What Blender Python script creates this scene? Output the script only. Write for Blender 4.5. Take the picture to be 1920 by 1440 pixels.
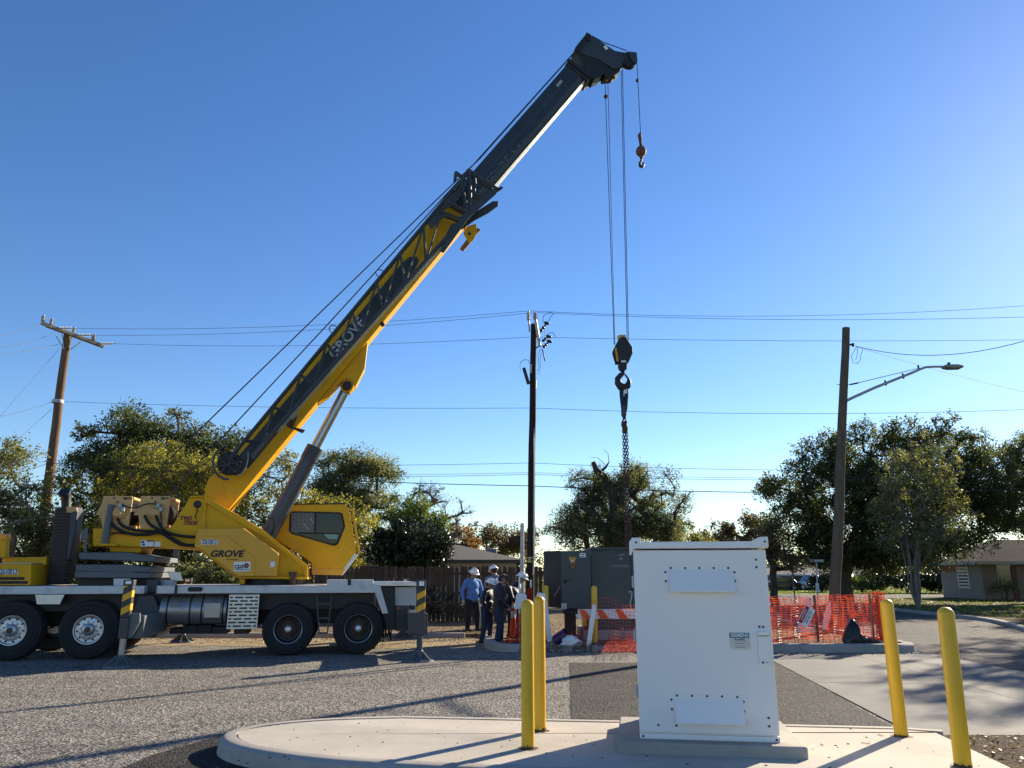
import bpy, bmesh, math, random
import numpy as np
from mathutils import Vector, Matrix, Euler

for _o in list(bpy.data.objects):
    bpy.data.objects.remove(_o)
SC = bpy.context.scene
COL = SC.collection
R = math.radians
PI = math.pi

# ------------------------------------------------------------------ camera
CAMH = 1.70
PITCH = math.atan(357.0 / 1442.0)
FPX = 1442.0
cam = bpy.data.objects.new('camera', bpy.data.cameras.new('camera'))
COL.objects.link(cam)
cam.location = (0, 0, CAMH)
cam.rotation_euler = (PI / 2 + PITCH, 0, 0)
cam.data.sensor_width = 36.0
cam.data.lens = FPX / 1920.0 * 36.0
cam.data.clip_start = 0.05
cam.data.clip_end = 3000
SC.camera = cam

# ------------------------------------------------------------------ sky, sun, exposure
SUN_AZ = R(44)      # to the right of straight ahead
SUN_EL = R(23)
world = bpy.data.worlds.new('World')
SC.world = world
world.use_nodes = True
wn = world.node_tree.nodes
wl = world.node_tree.links
for n in list(wn):
    wn.remove(n)
sky = wn.new('ShaderNodeTexSky')
sky.sky_type = 'NISHITA'
sky.sun_disc = False
sky.sun_elevation = SUN_EL
sky.sun_rotation = SUN_AZ
sky.altitude = 200
sky.air_density = 1.0
sky.dust_density = 0.10
sky.ozone_density = 3.0
bg = wn.new('ShaderNodeBackground')
bg.inputs['Strength'].default_value = 0.078
wo = wn.new('ShaderNodeOutputWorld')
hsv = wn.new('ShaderNodeHueSaturation')
hsv.inputs['Saturation'].default_value = 1.2
hsv.inputs['Hue'].default_value = 0.509
wl.new(sky.outputs['Color'], hsv.inputs['Color'])
wl.new(hsv.outputs[0], bg.inputs['Color'])
wl.new(bg.outputs[0], wo.inputs['Surface'])

sun = bpy.data.objects.new('sun', bpy.data.lights.new('sun', 'SUN'))
COL.objects.link(sun)
sun.data.energy = 5.0
sun.data.angle = R(0.53)
sun.data.color = (1.0, 0.86, 0.66)
SUND = Vector((math.sin(SUN_AZ) * math.cos(SUN_EL), math.cos(SUN_AZ) * math.cos(SUN_EL), math.sin(SUN_EL)))
sun.rotation_euler = SUND.to_track_quat('Z', 'Y').to_euler()

SC.view_settings.view_transform = 'Standard'
SC.view_settings.look = 'None'
SC.view_settings.gamma = 1.0
SC.view_settings.exposure = 1.2
SC.render.engine = 'CYCLES'
SC.cycles.max_bounces = 7
SC.cycles.transparent_max_bounces = 16

# ------------------------------------------------------------------ measuring helpers
_S, _C = math.sin(PITCH), math.cos(PITCH)
CAMP = Vector((0, 0, CAMH))


def ray(px, py):
    a = (px - 960.0) / FPX
    b = (720.0 - py) / FPX
    return Vector((a, _C - b * _S, _S + b * _C))


def at(px, py, Y):
    d = ray(px, py)
    return CAMP + d * (Y / d.y)


def gnd(px, py, z=0.0):
    d = ray(px, py)
    return CAMP + d * ((z - CAMH) / d.z)


class Frame:
    """vertical plane with origin o and heading ang: u along it, v away from the camera, w up"""
    def __init__(self, o, ang):
        self.o = Vector((o[0], o[1], 0))
        self.oz = o[2] if len(o) > 2 else 0.0
        self.ang = ang
        self.e = Vector((math.cos(ang), math.sin(ang), 0))
        self.n = Vector((-math.sin(ang), math.cos(ang), 0))

    def cp(self, px, py, v=0.0):
        d = ray(px, py)
        c = Vector((0, 0, 0)) - self.o
        t = (v - self.n.dot(c)) / self.n.dot(d)
        p = CAMP + d * t
        return (self.e.dot(p - self.o), p.z - self.oz)

    def p3(self, px, py, v=0.0):
        u, w = self.cp(px, py, v)
        return Vector((u, v, w))

    def world(self, u, v, w):
        return self.o + self.e * u + self.n * v + Vector((0, 0, w + self.oz))


# ------------------------------------------------------------------ mesh builder
class MB:
    def __init__(self):
        self.v = []
        self.f = []

    def add(self, vs, fs):
        b = len(self.v)
        self.v += [tuple(p) for p in vs]
        self.f += [tuple(i + b for i in f) for f in fs]
        return self

    def box(self, x0, x1, y0, y1, z0, z1):
        vs = [(x0, y0, z0), (x1, y0, z0), (x1, y1, z0), (x0, y1, z0), (x0, y0, z1), (x1, y0, z1), (x1, y1, z1), (x0, y1, z1)]
        return self.add(vs, [(0, 3, 2, 1), (4, 5, 6, 7), (0, 1, 5, 4), (1, 2, 6, 5), (2, 3, 7, 6), (3, 0, 4, 7)])

    def bar(self, a, b, w, h=None, up=(0, 0, 1)):
        """rectangular bar from a to b"""
        h = w if h is None else h
        a, b = Vector(a), Vector(b)
        d = (b - a).normalized()
        up = Vector(up)
        s = d.cross(up)
        if s.length < 1e-4:
            s = d.cross(Vector((1, 0, 0)))
        s.normalize()
        t = s.cross(d).normalized()
        vs = []
        for p in (a, b):
            for i, j in ((-1, -1), (1, -1), (1, 1), (-1, 1)):
                vs.append(p + s * (i * w / 2) + t * (j * h / 2))
        return self.add(vs, [(0, 1, 2, 3), (7, 6, 5, 4), (0, 4, 5, 1), (1, 5, 6, 2), (2, 6, 7, 3), (3, 7, 4, 0)])

    def tube(self, pts, r, n=8, cap=True):
        pts = [Vector(p) for p in pts]
        rs = r if isinstance(r, (list, tuple)) else [r] * len(pts)
        b = len(self.v)
        prev = None
        for i, p in enumerate(pts):
            d = (pts[min(i + 1, len(pts) - 1)] - pts[max(i - 1, 0)])
            if d.length < 1e-9:
                d = Vector((0, 0, 1))
            d.normalize()
            if prev is None:
                s = d.cross(Vector((0, 0, 1)))
                if s.length < 1e-3:
                    s = d.cross(Vector((0, 1, 0)))
            else:
                s = prev - d * prev.dot(d)
                if s.length < 1e-5:
                    s = d.cross(Vector((0, 0, 1)))
            s.normalize()
            prev = s
            t = d.cross(s)
            for k in range(n):
                a = 2 * PI * k / n
                self.v.append(tuple(p + (s * math.cos(a) + t * math.sin(a)) * rs[i]))
        for i in range(len(pts) - 1):
            for k in range(n):
                k2 = (k + 1) % n
                self.f.append((b + i * n + k, b + (i + 1) * n + k, b + (i + 1) * n + k2, b + i * n + k2))
        if cap:
            self.f.append(tuple(b + k for k in range(n)))
            self.f.append(tuple(b + (len(pts) - 1) * n + k for k in reversed(range(n))))
        return self

    def cyl(self, a, b, r, r2=None, n=16):
        return self.tube([a, b], [r, r if r2 is None else r2], n)

    def prism(self, pts, v0, v1):
        """polygon in (u,w) extruded along v"""
        n = len(pts)
        vs = [(p[0], v0, p[1]) for p in pts] + [(p[0], v1, p[1]) for p in pts]
        ar = sum(pts[i][0] * pts[(i + 1) % n][1] - pts[(i + 1) % n][0] * pts[i][1] for i in range(n))
        fs = [tuple(range(n)), tuple(reversed(range(n, 2 * n)))]
        fs += [(i, i + n, (i + 1) % n + n, (i + 1) % n) for i in range(n)]
        if ar < 0:
            fs = [tuple(reversed(f)) for f in fs]
        return self.add(vs, fs)

    def slab(self, pts, z0, z1):
        """polygon in (x,y) extruded upward"""
        n = len(pts)
        ar = sum(pts[i][0] * pts[(i + 1) % n][1] - pts[(i + 1) % n][0] * pts[i][1] for i in range(n))
        if ar < 0:
            pts = list(reversed(pts))
        vs = [(p[0], p[1], z0) for p in pts] + [(p[0], p[1], z1) for p in pts]
        fs = [tuple(reversed(range(n))), tuple(range(n, 2 * n))]
        fs += [(i, (i + 1) % n, (i + 1) % n + n, i + n) for i in range(n)]
        return self.add(vs, fs)

    def lathe(self, prof, n=32, c=(0, 0, 0), axis='z'):
        """prof: list of (radius, height) along axis"""
        b = len(self.v)
        for r, h in prof:
            for k in range(n):
                a = 2 * PI * k / n
                x, y = r * math.cos(a), r * math.sin(a)
                if axis == 'z':
                    p = (c[0] + x, c[1] + y, c[2] + h)
                elif axis == 'y':
                    p = (c[0] + x, c[1] + h, c[2] + y)
                else:
                    p = (c[0] + h, c[1] + x, c[2] + y)
                self.v.append(p)
        for i in range(len(prof) - 1):
            for k in range(n):
                k2 = (k + 1) % n
                f = (b + i * n + k, b + i * n + k2, b + (i + 1) * n + k2, b + (i + 1) * n + k)
                self.f.append(f if axis != 'y' else tuple(reversed(f)))
        return self

    def ell(self, c, r, n=12, m=8):
        prof = []
        b = len(self.v)
        for i in range(m + 1):
            th = PI * i / m
            for k in range(n):
                a = 2 * PI * k / n
                self.v.append((c[0] + r[0] * math.sin(th) * math.cos(a), c[1] + r[1] * math.sin(th) * math.sin(a), c[2] - r[2] * math.cos(th)))
        for i in range(m):
            for k in range(n):
                k2 = (k + 1) % n
                self.f.append((b + i * n + k, b + i * n + k2, b + (i + 1) * n + k2, b + (i + 1) * n + k))
        return self

    def xf(self, M):
        self.v = [tuple(M @ Vector(p)) for p in self.v]
        return self

    def build(self, name, mat, parent=None, smooth=None, bevel=0, seg=2, kind=None, label=None):
        me = bpy.data.meshes.new(name)
        me.from_pydata(self.v, [], self.f)
        bm = bmesh.new()
        bm.from_mesh(me)
        bmesh.ops.remove_doubles(bm, verts=bm.verts, dist=1e-6)
        bmesh.ops.recalc_face_normals(bm, faces=bm.faces)
        bm.to_mesh(me)
        bm.free()
        for mm in (mat if isinstance(mat, (list, tuple)) else [mat]):
            me.materials.append(mm)
        if smooth is not None:
            me.polygons.foreach_set('use_smooth', [True] * len(me.polygons))
            if smooth > 0:
                me.set_sharp_from_angle(angle=R(smooth))
        o = bpy.data.objects.new(name, me)
        COL.objects.link(o)
        if parent is not None:
            o.parent = parent
        if bevel:
            md = o.modifiers.new('bevel', 'BEVEL')
            md.width = bevel
            md.segments = seg
            md.limit_method = 'ANGLE'
            md.angle_limit = R(40)
            md.harden_normals = False
        if kind:
            o['kind'] = kind
        if label:
            o['label'] = label
        return o


def tag(o, label, cat, group=None):
    o['label'] = label
    o['category'] = cat
    if group:
        o['group'] = group
    return o


def thing(name, label, cat, loc=(0, 0, 0), rz=0, group=None):
    o = bpy.data.objects.new(name, None)
    COL.objects.link(o)
    o.location = loc
    o.rotation_euler = (0, 0, rz)
    o.empty_display_size = 0.2
    return tag(o, label, cat, group)


def copy_tree(o, parent=None):
    c = o.copy()
    COL.objects.link(c)
    c.parent = parent
    for ch in list(o.children):
        copy_tree(ch, c)
    return c


def fast_mesh(name, co, faces, k, mat, parent=None, tint=None, kind=None):
    """co n x 3, faces m x k index array"""
    me = bpy.data.meshes.new(name)
    co = np.asarray(co, dtype=np.float32)
    faces = np.asarray(faces, dtype=np.int32)
    m = len(faces)
    me.vertices.add(len(co))
    me.vertices.foreach_set('co', co.ravel())
    me.loops.add(m * k)
    me.loops.foreach_set('vertex_index', faces.ravel())
    me.polygons.add(m)
    me.polygons.foreach_set('loop_start', np.arange(0, m * k, k, dtype=np.int32))
    me.update(calc_edges=True)
    if tint is not None:
        a = me.attributes.new('tint', 'FLOAT', 'FACE')
        a.data.foreach_set('value', np.asarray(tint, dtype=np.float32))
    me.materials.append(mat)
    o = bpy.data.objects.new(name, me)
    COL.objects.link(o)
    o.parent = parent
    if kind:
        o['kind'] = kind
    return o


def lettering(txt, size, mat, parent, loc, rot, name='lettering', shear=0.0, align='CENTER', bold=0.0, depth=0.002, width=1.0):
    cu = bpy.data.curves.new('txt', 'FONT')
    cu.body = txt
    cu.size = size
    cu.shear = shear
    cu.align_x = align
    cu.align_y = 'CENTER'
    cu.extrude = depth
    cu.offset = bold
    tmp = bpy.data.objects.new('txt', cu)
    COL.objects.link(tmp)
    dg = bpy.context.evaluated_depsgraph_get()
    me = bpy.data.meshes.new_from_object(tmp.evaluated_get(dg))
    bpy.data.objects.remove(tmp)
    me.materials.clear()
    me.materials.append(mat)
    me.name = name
    o = bpy.data.objects.new(name, me)
    COL.objects.link(o)
    o.parent = parent
    o.location = loc
    o.rotation_euler = rot
    o.scale = (width, 1, 1)
    return o


# ------------------------------------------------------------------ materials
def mat(name, col, rough=0.5, metal=0.0, var=0.12, vs=3.0, bump=0.0, bs=40.0, spec=0.5, dirt=0.0, dcol=(0.06, 0.05, 0.04), coat=0.0, rv=0.08):
    m = bpy.data.materials.new(name)
    m.use_nodes = True
    nt = m.node_tree
    N, L = nt.nodes, nt.links
    b = N['Principled BSDF']
    b.inputs['Roughness'].default_value = rough
    b.inputs['Metallic'].default_value = metal
    b.inputs['Specular IOR Level'].default_value = spec
    if coat:
        b.inputs['Coat Weight'].default_value = coat
        b.inputs['Coat Roughness'].default_value = 0.12
    tc = N.new('ShaderNodeTexCoord')
    no = N.new('ShaderNodeTexNoise')
    no.inputs['Scale'].default_value = vs
    no.inputs['Detail'].default_value = 6
    no.inputs['Roughness'].default_value = 0.65
    L.new(tc.outputs['Object'], no.inputs['Vector'])
    rp = N.new('ShaderNodeMapRange')
    rp.inputs[1].default_value = 0.25
    rp.inputs[2].default_value = 0.75
    rp.inputs[3].default_value = 1 - var
    rp.inputs[4].default_value = 1 + var
    L.new(no.outputs['Fac'], rp.inputs[0])
    mx = N.new('ShaderNodeVectorMath')
    mx.operation = 'SCALE'
    mx.inputs[0].default_value = col[:3]
    L.new(rp.outputs[0], mx.inputs['Scale'])
    out = mx.outputs[0]
    if dirt > 0:
        n2 = N.new('ShaderNodeTexNoise')
        n2.inputs['Scale'].default_value = vs * 2.7
        n2.inputs['Detail'].default_value = 9
        n2.inputs['Roughness'].default_value = 0.75
        L.new(tc.outputs['Object'], n2.inputs['Vector'])
        r2 = N.new('ShaderNodeMapRange')
        r2.inputs[1].default_value = 0.52
        r2.inputs[2].default_value = 0.75
        r2.inputs[3].default_value = 0
        r2.inputs[4].default_value = dirt
        L.new(n2.outputs['Fac'], r2.inputs[0])
        mm = N.new('ShaderNodeMix')
        mm.data_type = 'RGBA'
        L.new(r2.outputs[0], mm.inputs['Factor'])
        L.new(out, mm.inputs[6])
        mm.inputs[7].default_value = (*dcol, 1)
        out = mm.outputs[2]
    L.new(out, b.inputs['Base Color'])
    rr = N.new('ShaderNodeMapRange')
    rr.inputs[3].default_value = max(0.02, rough - rv)
    rr.inputs[4].default_value = min(1, rough + rv)
    L.new(no.outputs['Fac'], rr.inputs[0])
    L.new(rr.outputs[0], b.inputs['Roughness'])
    if bump > 0:
        nb = N.new('ShaderNodeTexNoise')
        nb.inputs['Scale'].default_value = bs
        nb.inputs['Detail'].default_value = 5
        L.new(tc.outputs['Object'], nb.inputs['Vector'])
        bp = N.new('ShaderNodeBump')
        bp.inputs['Strength'].default_value = bump
        bp.inputs['Distance'].default_value = 0.02
        L.new(nb.outputs['Fac'], bp.inputs['Height'])
        L.new(bp.outputs[0], b.inputs['Normal'])
    return m


class G:
    """small node-graph helper"""
    def __init__(self, name):
        self.m = bpy.data.materials.new(name)
        self.m.use_nodes = True
        self.N = self.m.node_tree.nodes
        self.L = self.m.node_tree.links
        self.b = self.N['Principled BSDF']
        self.tc = self.N.new('ShaderNodeTexCoord').outputs['Object']

    def noise(self, s, d=6, r=0.6, vec=None, dist=0.0):
        n = self.N.new('ShaderNodeTexNoise')
        n.inputs['Scale'].default_value = s
        n.inputs['Detail'].default_value = d
        n.inputs['Roughness'].default_value = r
        n.inputs['Distortion'].default_value = dist
        self.L.new(vec or self.tc, n.inputs['Vector'])
        return n.outputs['Fac']

    def voro(self, s, feat='F1', out='Distance', vec=None):
        n = self.N.new('ShaderNodeTexVoronoi')
        n.feature = feat
        n.inputs['Scale'].default_value = s
        self.L.new(vec or self.tc, n.inputs['Vector'])
        return n.outputs[out]

    def map(self, f, a, b, c=0.0, d=1.0):
        n = self.N.new('ShaderNodeMapRange')
        self.L.new(f, n.inputs[0])
        for i, x in enumerate((a, b, c, d)):
            n.inputs[i + 1].default_value = x
        return n.outputs[0]

    def ramp(self, f, stops):
        n = self.N.new('ShaderNodeValToRGB')
        e = n.color_ramp.elements
        while len(e) < len(stops):
            e.new(0.5)
        for i, (p, c) in enumerate(stops):
            e[i].position = p
            e[i].color = (*c, 1)
        self.L.new(f, n.inputs[0])
        return n.outputs[0]

    def mix(self, f, a, b, mode='MIX'):
        n = self.N.new('ShaderNodeMix')
        n.data_type = 'RGBA'
        n.blend_type = mode
        for sock, x in ((n.inputs['Factor'], f), (n.inputs[6], a), (n.inputs[7], b)):
            if isinstance(x, (int, float)):
                sock.default_value = x
            elif isinstance(x, tuple):
                sock.default_value = (*x, 1)
            else:
                self.L.new(x, sock)
        return n.outputs[2]

    def math(self, op, a, b=0.0):
        n = self.N.new('ShaderNodeMath')
        n.operation = op
        for i, x in enumerate((a, b)):
            if isinstance(x, (int, float)):
                n.inputs[i].default_value = x
            else:
                self.L.new(x, n.inputs[i])
        return n.outputs[0]

    def scalevec(self, s):
        n = self.N.new('ShaderNodeMapping')
        n.inputs['Scale'].default_value = s
        self.L.new(self.tc, n.inputs['Vector'])
        return n.outputs[0]

    def bump(self, h, st, dist=0.01):
        n = self.N.new('ShaderNodeBump')
        n.inputs['Strength'].default_value = st
        n.inputs['Distance'].default_value = dist
        self.L.new(h, n.inputs['Height'])
        self.L.new(n.outputs[0], self.b.inputs['Normal'])
        return n.outputs[0]

    def col(self, c):
        self.L.new(c, self.b.inputs['Base Color'])
        return self

    def rough(self, r):
        if isinstance(r, (int, float)):
            self.b.inputs['Roughness'].default_value = r
        else:
            self.L.new(r, self.b.inputs['Roughness'])
        return self


def asphalt(name, lo, hi, speck, cracks=True, fine=70, tan=0.0):
    g = G(name)
    base = g.ramp(g.noise(0.35, 8, 0.62), [(0.3, lo), (0.7, hi)])
    v = g.voro(fine, out='Color')
    sp = g.N.new('ShaderNodeSeparateColor')
    g.L.new(v, sp.inputs[0])
    c = g.mix(g.map(sp.outputs[0], 0.2, 1.0, 0.0, 0.82), base, speck)
    c = g.mix(g.map(sp.outputs[1], 0.6, 0.9, 0, 0.9), c, (lo[0] * 0.18, lo[1] * 0.18, lo[2] * 0.18))
    c = g.mix(g.map(g.noise(1.7, 8, 0.7), 0.5, 0.72, 0, 0.4), c, tuple(x * 0.55 for x in lo))
    c = g.mix(g.map(g.noise(1.0, 6, 0.7, vec=g.scalevec((0.25, 1.6, 1))), 0.45, 0.75, 0, 0.45), c, tuple(x * 0.6 for x in lo))
    if tan:
        c = g.mix(g.map(g.noise(0.5, 6, 0.7), 0.42, 0.7, 0, tan), c, (0.34, 0.27, 0.18))
    d = g.voro(fine, out='Distance')
    h = d
    if cracks:
        ve = g.noise(3, 4)
        vm = g.N.new('ShaderNodeVectorMath')
        vm.operation = 'ADD'
        cm = g.N.new('ShaderNodeCombineXYZ')
        g.L.new(ve, cm.inputs[0])
        g.L.new(ve, cm.inputs[1])
        g.L.new(g.tc, vm.inputs[0])
        g.L.new(cm.outputs[0], vm.inputs[1])
        cr = g.voro(0.42, 'DISTANCE_TO_EDGE', vec=vm.outputs[0])
        k = g.math('MULTIPLY', g.map(cr, 0.0, 0.010, 1, 0), g.map(g.noise(0.4, 3), 0.48, 0.6, 0, 0.9))
        c = g.mix(k, c, (0.02, 0.019, 0.018))
    g.col(c).rough(0.88)
    g.b.inputs['Specular IOR Level'].default_value = 0.25
    g.bump(g.math('ADD', h, g.math('MULTIPLY', g.noise(120, 3), 0.6)), 1.0, 0.03)
    return g.m


def concrete(name, lo, hi, stain=(0.16, 0.14, 0.11), st=0.4, broom=True):
    g = G(name)
    c = g.ramp(g.noise(1.1, 9, 0.68), [(0.3, lo), (0.7, hi)])
    c = g.mix(g.map(g.noise(5.5, 8, 0.7), 0.55, 0.75, 0, st), c, stain)
    c = g.mix(g.map(g.noise(60, 3, 0.6), 0.6, 0.72, 0, 0.25), c, tuple(x * 0.5 for x in lo))
    g.col(c).rough(0.85)
    g.b.inputs['Specular IOR Level'].default_value = 0.3
    h = g.noise(120, 4, 0.7)
    if broom:
        h = g.math('ADD', h, g.math('MULTIPLY', g.noise(1, 3, 0.6, vec=g.scalevec((6, 160, 6))), 1.0))
    g.bump(h, 0.35, 0.006)
    return g.m


def dirtmat(name, a, b, c3, scale=1.0, litter=(0.30, 0.20, 0.09)):
    g = G(name)
    c = g.ramp(g.noise(1.5 * scale, 8, 0.7), [(0.3, a), (0.5, b), (0.72, c3)])
    v = g.voro(22 * scale, out='Color')
    sp = g.N.new('ShaderNodeSeparateColor')
    g.L.new(v, sp.inputs[0])
    c = g.mix(g.map(sp.outputs[0], 0.55, 1, 0, 0.8), c, litter)
    c = g.mix(g.map(sp.outputs[2], 0.6, 1, 0, 0.7), c, tuple(x * 0.35 for x in a))
    g.col(c).rough(0.95)
    g.b.inputs['Specular IOR Level'].default_value = 0.085
    g.bump(g.math('ADD', g.voro(22 * scale), g.noise(50, 4)), 0.9, 0.03)
    return g.m


def leafmat(name, stops, trans=0.45, rough=0.55):
    m = bpy.data.materials.new(name)
    m.use_nodes = True
    N, L = m.node_tree.nodes, m.node_tree.links
    b = N['Principled BSDF']
    a = N.new('ShaderNodeAttribute')
    a.attribute_name = 'tint'
    cr = N.new('ShaderNodeValToRGB')
    e = cr.color_ramp.elements
    while len(e) < len(stops):
        e.new(0.5)
    for i, (p, c) in enumerate(stops):
        e[i].position = p
        e[i].color = (*c, 1)
    L.new(a.outputs['Fac'], cr.inputs[0])
    L.new(cr.outputs[0], b.inputs['Base Color'])
    b.inputs['Roughness'].default_value = rough
    b.inputs['Specular IOR Level'].default_value = 0.35
    t = N.new('ShaderNodeBsdfTranslucent')
    hs = N.new('ShaderNodeMix')
    hs.data_type = 'RGBA'
    hs.blend_type = 'MULTIPLY'
    hs.inputs['Factor'].default_value = 1.0
    L.new(cr.outputs[0], hs.inputs[6])
    hs.inputs[7].default_value = (1.42, 1.42, 0.82, 1)
    L.new(hs.outputs[2], t.inputs['Color'])
    mx = N.new('ShaderNodeMixShader')
    mx.inputs[0].default_value = trans
    L.new(b.outputs[0], mx.inputs[1])
    L.new(t.outputs[0], mx.inputs[2])
    L.new(mx.outputs[0], N['Material Output'].inputs['Surface'])
    return m


def woodmat(name, lo, hi, stretch=(14, 14, 0.7), bump=0.5):
    g = G(name)
    n = g.noise(1.0, 7, 0.7, vec=g.scalevec(stretch))
    c = g.ramp(n, [(0.3, lo), (0.68, hi)])
    c = g.mix(g.map(g.noise(1.3, 6, 0.7), 0.5, 0.75, 0, 0.5), c, tuple(x * 0.45 for x in lo))
    g.col(c).rough(0.85)
    g.b.inputs['Specular IOR Level'].default_value = 0.2
    g.bump(n, bump, 0.02)
    return g.m


def plate(name, col):
    """aluminium tread plate: raised lozenges"""
    g = G(name)
    mp = g.N.new('ShaderNodeMapping')
    mp.inputs['Rotation'].default_value = (0, R(45), R(0))
    g.L.new(g.tc, mp.inputs['Vector'])
    w1 = g.N.new('ShaderNodeTexWave')
    w1.inputs['Scale'].default_value = 9
    g.L.new(mp.outputs[0], w1.inputs['Vector'])
    w2 = g.N.new('ShaderNodeTexWave')
    w2.inputs['Scale'].default_value = 9
    w2.bands_direction = 'Z'
    g.L.new(mp.outputs[0], w2.inputs['Vector'])
    h = g.map(g.math('MULTIPLY', w1.outputs['Fac'], w2.outputs['Fac']), 0.3, 0.8)
    c = g.mix(h, tuple(x * 0.7 for x in col), col)
    c = g.mix(g.map(g.noise(2.2, 8, 0.7), 0.5, 0.72, 0, 0.5), c, (0.12, 0.115, 0.10))
    g.col(c).rough(0.5)
    g.b.inputs['Metallic'].default_value = 0.3
    g.bump(h, 0.8, 0.006)
    return g.m


def stripes(name, c1, c2, scale, ang, axis='xz', duty=0.5):
    """painted diagonal bands in the object's own coordinates"""
    g = G(name)
    sx = g.N.new('ShaderNodeSeparateXYZ')
    g.L.new(g.tc, sx.inputs[0])
    a = g.math('MULTIPLY', sx.outputs[0 if axis[0] == 'x' else 1], math.cos(ang) * scale)
    b = g.math('MULTIPLY', sx.outputs[2], math.sin(ang) * scale)
    f = g.math('FRACT', g.math('ADD', g.math('ADD', a, b), 100.0))
    k = g.math('GREATER_THAN', f, duty)
    c = g.mix(k, c1, c2)
    c = g.mix(g.map(g.noise(6, 7, 0.7), 0.55, 0.75, 0, 0.35), c, (0.08, 0.07, 0.05))
    g.col(c).rough(0.5)
    return g.m


YEL = mat('crane_yellow', (0.72, 0.375, 0.010), 0.5, var=0.10, vs=1.2, dirt=0.35, dcol=(0.30, 0.17, 0.03), spec=0.22)
ORG = mat('cover_yellow', (0.72, 0.36, 0.03), 0.55, var=0.10, vs=1.5, dirt=0.25, dcol=(0.35, 0.23, 0.10))
TAN = mat('faded_tan_yellow', (0.60, 0.36, 0.13), 0.6, var=0.15, vs=3, dirt=0.4, dcol=(0.16, 0.10, 0.05))
CGR = mat('crane_dark_grey', (0.035, 0.043, 0.052), 0.5, var=0.2, vs=2, dirt=0.2, dcol=(0.10, 0.09, 0.08))
CGL = mat('counterweight_grey', (0.10, 0.115, 0.125), 0.55, var=0.15, vs=2, dirt=0.25)
BLK = mat('black_steel', (0.013, 0.013, 0.014), 0.55, var=0.3, vs=4, dirt=0.15, dcol=(0.07, 0.06, 0.05))
RUB = mat('rubber', (0.013, 0.013, 0.014), 0.8, var=0.35, vs=5, dirt=0.3, dcol=(0.055, 0.05, 0.042), bump=0.15)
ALU = mat('aluminium', (0.55, 0.55, 0.54), 0.38, 0.8, var=0.15, vs=8, dirt=0.4)
CHR = mat('chrome', (0.42, 0.42, 0.44), 0.24, 0.85, var=0.05)
TNK = mat('tank_steel', (0.34, 0.33, 0.315), 0.36, 0.6, var=0.2, vs=3, dirt=0.3)
RST = mat('rusty_steel', (0.10, 0.055, 0.03), 0.8, 0.2, var=0.4, vs=9, bump=0.3)
GAL = mat('galvanised', (0.38, 0.39, 0.40), 0.5, 0.5, var=0.15, vs=6)
CABLE = mat('wire_rope', (0.03, 0.03, 0.032), 0.6, 0.2, var=0.2)
WHT = mat('white_paint', (0.86, 0.83, 0.785), 0.30, var=0.012, vs=0.8, spec=0.45, rv=0.015)
DECW = mat('decal_white', (0.78, 0.78, 0.78), 0.5, var=0.05)
DECB = mat('decal_navy', (0.02, 0.03, 0.10), 0.5, var=0.05)
DECK = mat('decal_black', (0.015, 0.013, 0.013), 0.5, var=0.05)
DECR = mat('decal_maroon', (0.16, 0.01, 0.015), 0.5, var=0.05)
DECT = mat('decal_teal', (0.0, 0.16, 0.18), 0.4, var=0.05)
BOLY = mat('bollard_yellow', (0.74, 0.43, 0.012), 0.38, var=0.06, vs=2.5, dirt=0.12, dcol=(0.30, 0.19, 0.03), bump=0.05, bs=80)
GRN = mat('transformer_green_grey', (0.038, 0.054, 0.060), 0.45, var=0.1, vs=1.5, dirt=0.15, dcol=(0.16, 0.16, 0.14))
PLATE = plate('tread_plate', (0.82, 0.82, 0.80))
STRP = stripes('hazard_stripes', (0.70, 0.38, 0.01), (0.03, 0.03, 0.035), 4.6, R(118))
GLASS = mat('dark_glass', (0.02, 0.028, 0.03), 0.06, var=0.02, spec=0.9)
ASPH = asphalt('aged_asphalt', (0.150, 0.139, 0.122), (0.240, 0.223, 0.197), (0.48, 0.445, 0.385), fine=34)
ASPN = asphalt('newer_asphalt', (0.036, 0.034, 0.031), (0.060, 0.057, 0.052), (0.15, 0.14, 0.125), False, 40)
ASPD = asphalt('fresh_asphalt', (0.016, 0.016, 0.016), (0.03, 0.029, 0.028), (0.06, 0.058, 0.055), False, 60)
ASPM = asphalt('strip_asphalt', (0.030, 0.028, 0.026), (0.05, 0.047, 0.043), (0.11, 0.10, 0.09), False, 48)
ASPS = asphalt('street_asphalt', (0.10, 0.098, 0.095), (0.15, 0.145, 0.14), (0.24, 0.23, 0.22), True, 70)
CONC = concrete('pale_concrete', (0.40, 0.362, 0.30), (0.53, 0.485, 0.405), (0.27, 0.235, 0.18), 0.35)
CONK = concrete('kerb_concrete', (0.30, 0.28, 0.24), (0.42, 0.39, 0.345), (0.2, 0.18, 0.15), 0.45, False)
CONO = concrete('old_concrete', (0.25, 0.235, 0.21), (0.38, 0.36, 0.32), (0.12, 0.11, 0.09), 0.5, False)
COND = concrete('driveway_concrete', (0.118, 0.116, 0.106), (0.175, 0.170, 0.156), (0.2, 0.19, 0.17), 0.3)
DIRT = dirtmat('dirt_and_leaves', (0.14, 0.105, 0.07), (0.22, 0.17, 0.11), (0.30, 0.24, 0.16))
GRAV = dirtmat('gravel_on_road', (0.25, 0.20, 0.14), (0.36, 0.29, 0.19), (0.44, 0.36, 0.25), 1.4, (0.5, 0.38, 0.2))
MULCH = dirtmat('mulch', (0.03, 0.024, 0.018), (0.06, 0.045, 0.03), (0.10, 0.075, 0.05), 1.6, (0.22, 0.15, 0.08))
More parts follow.
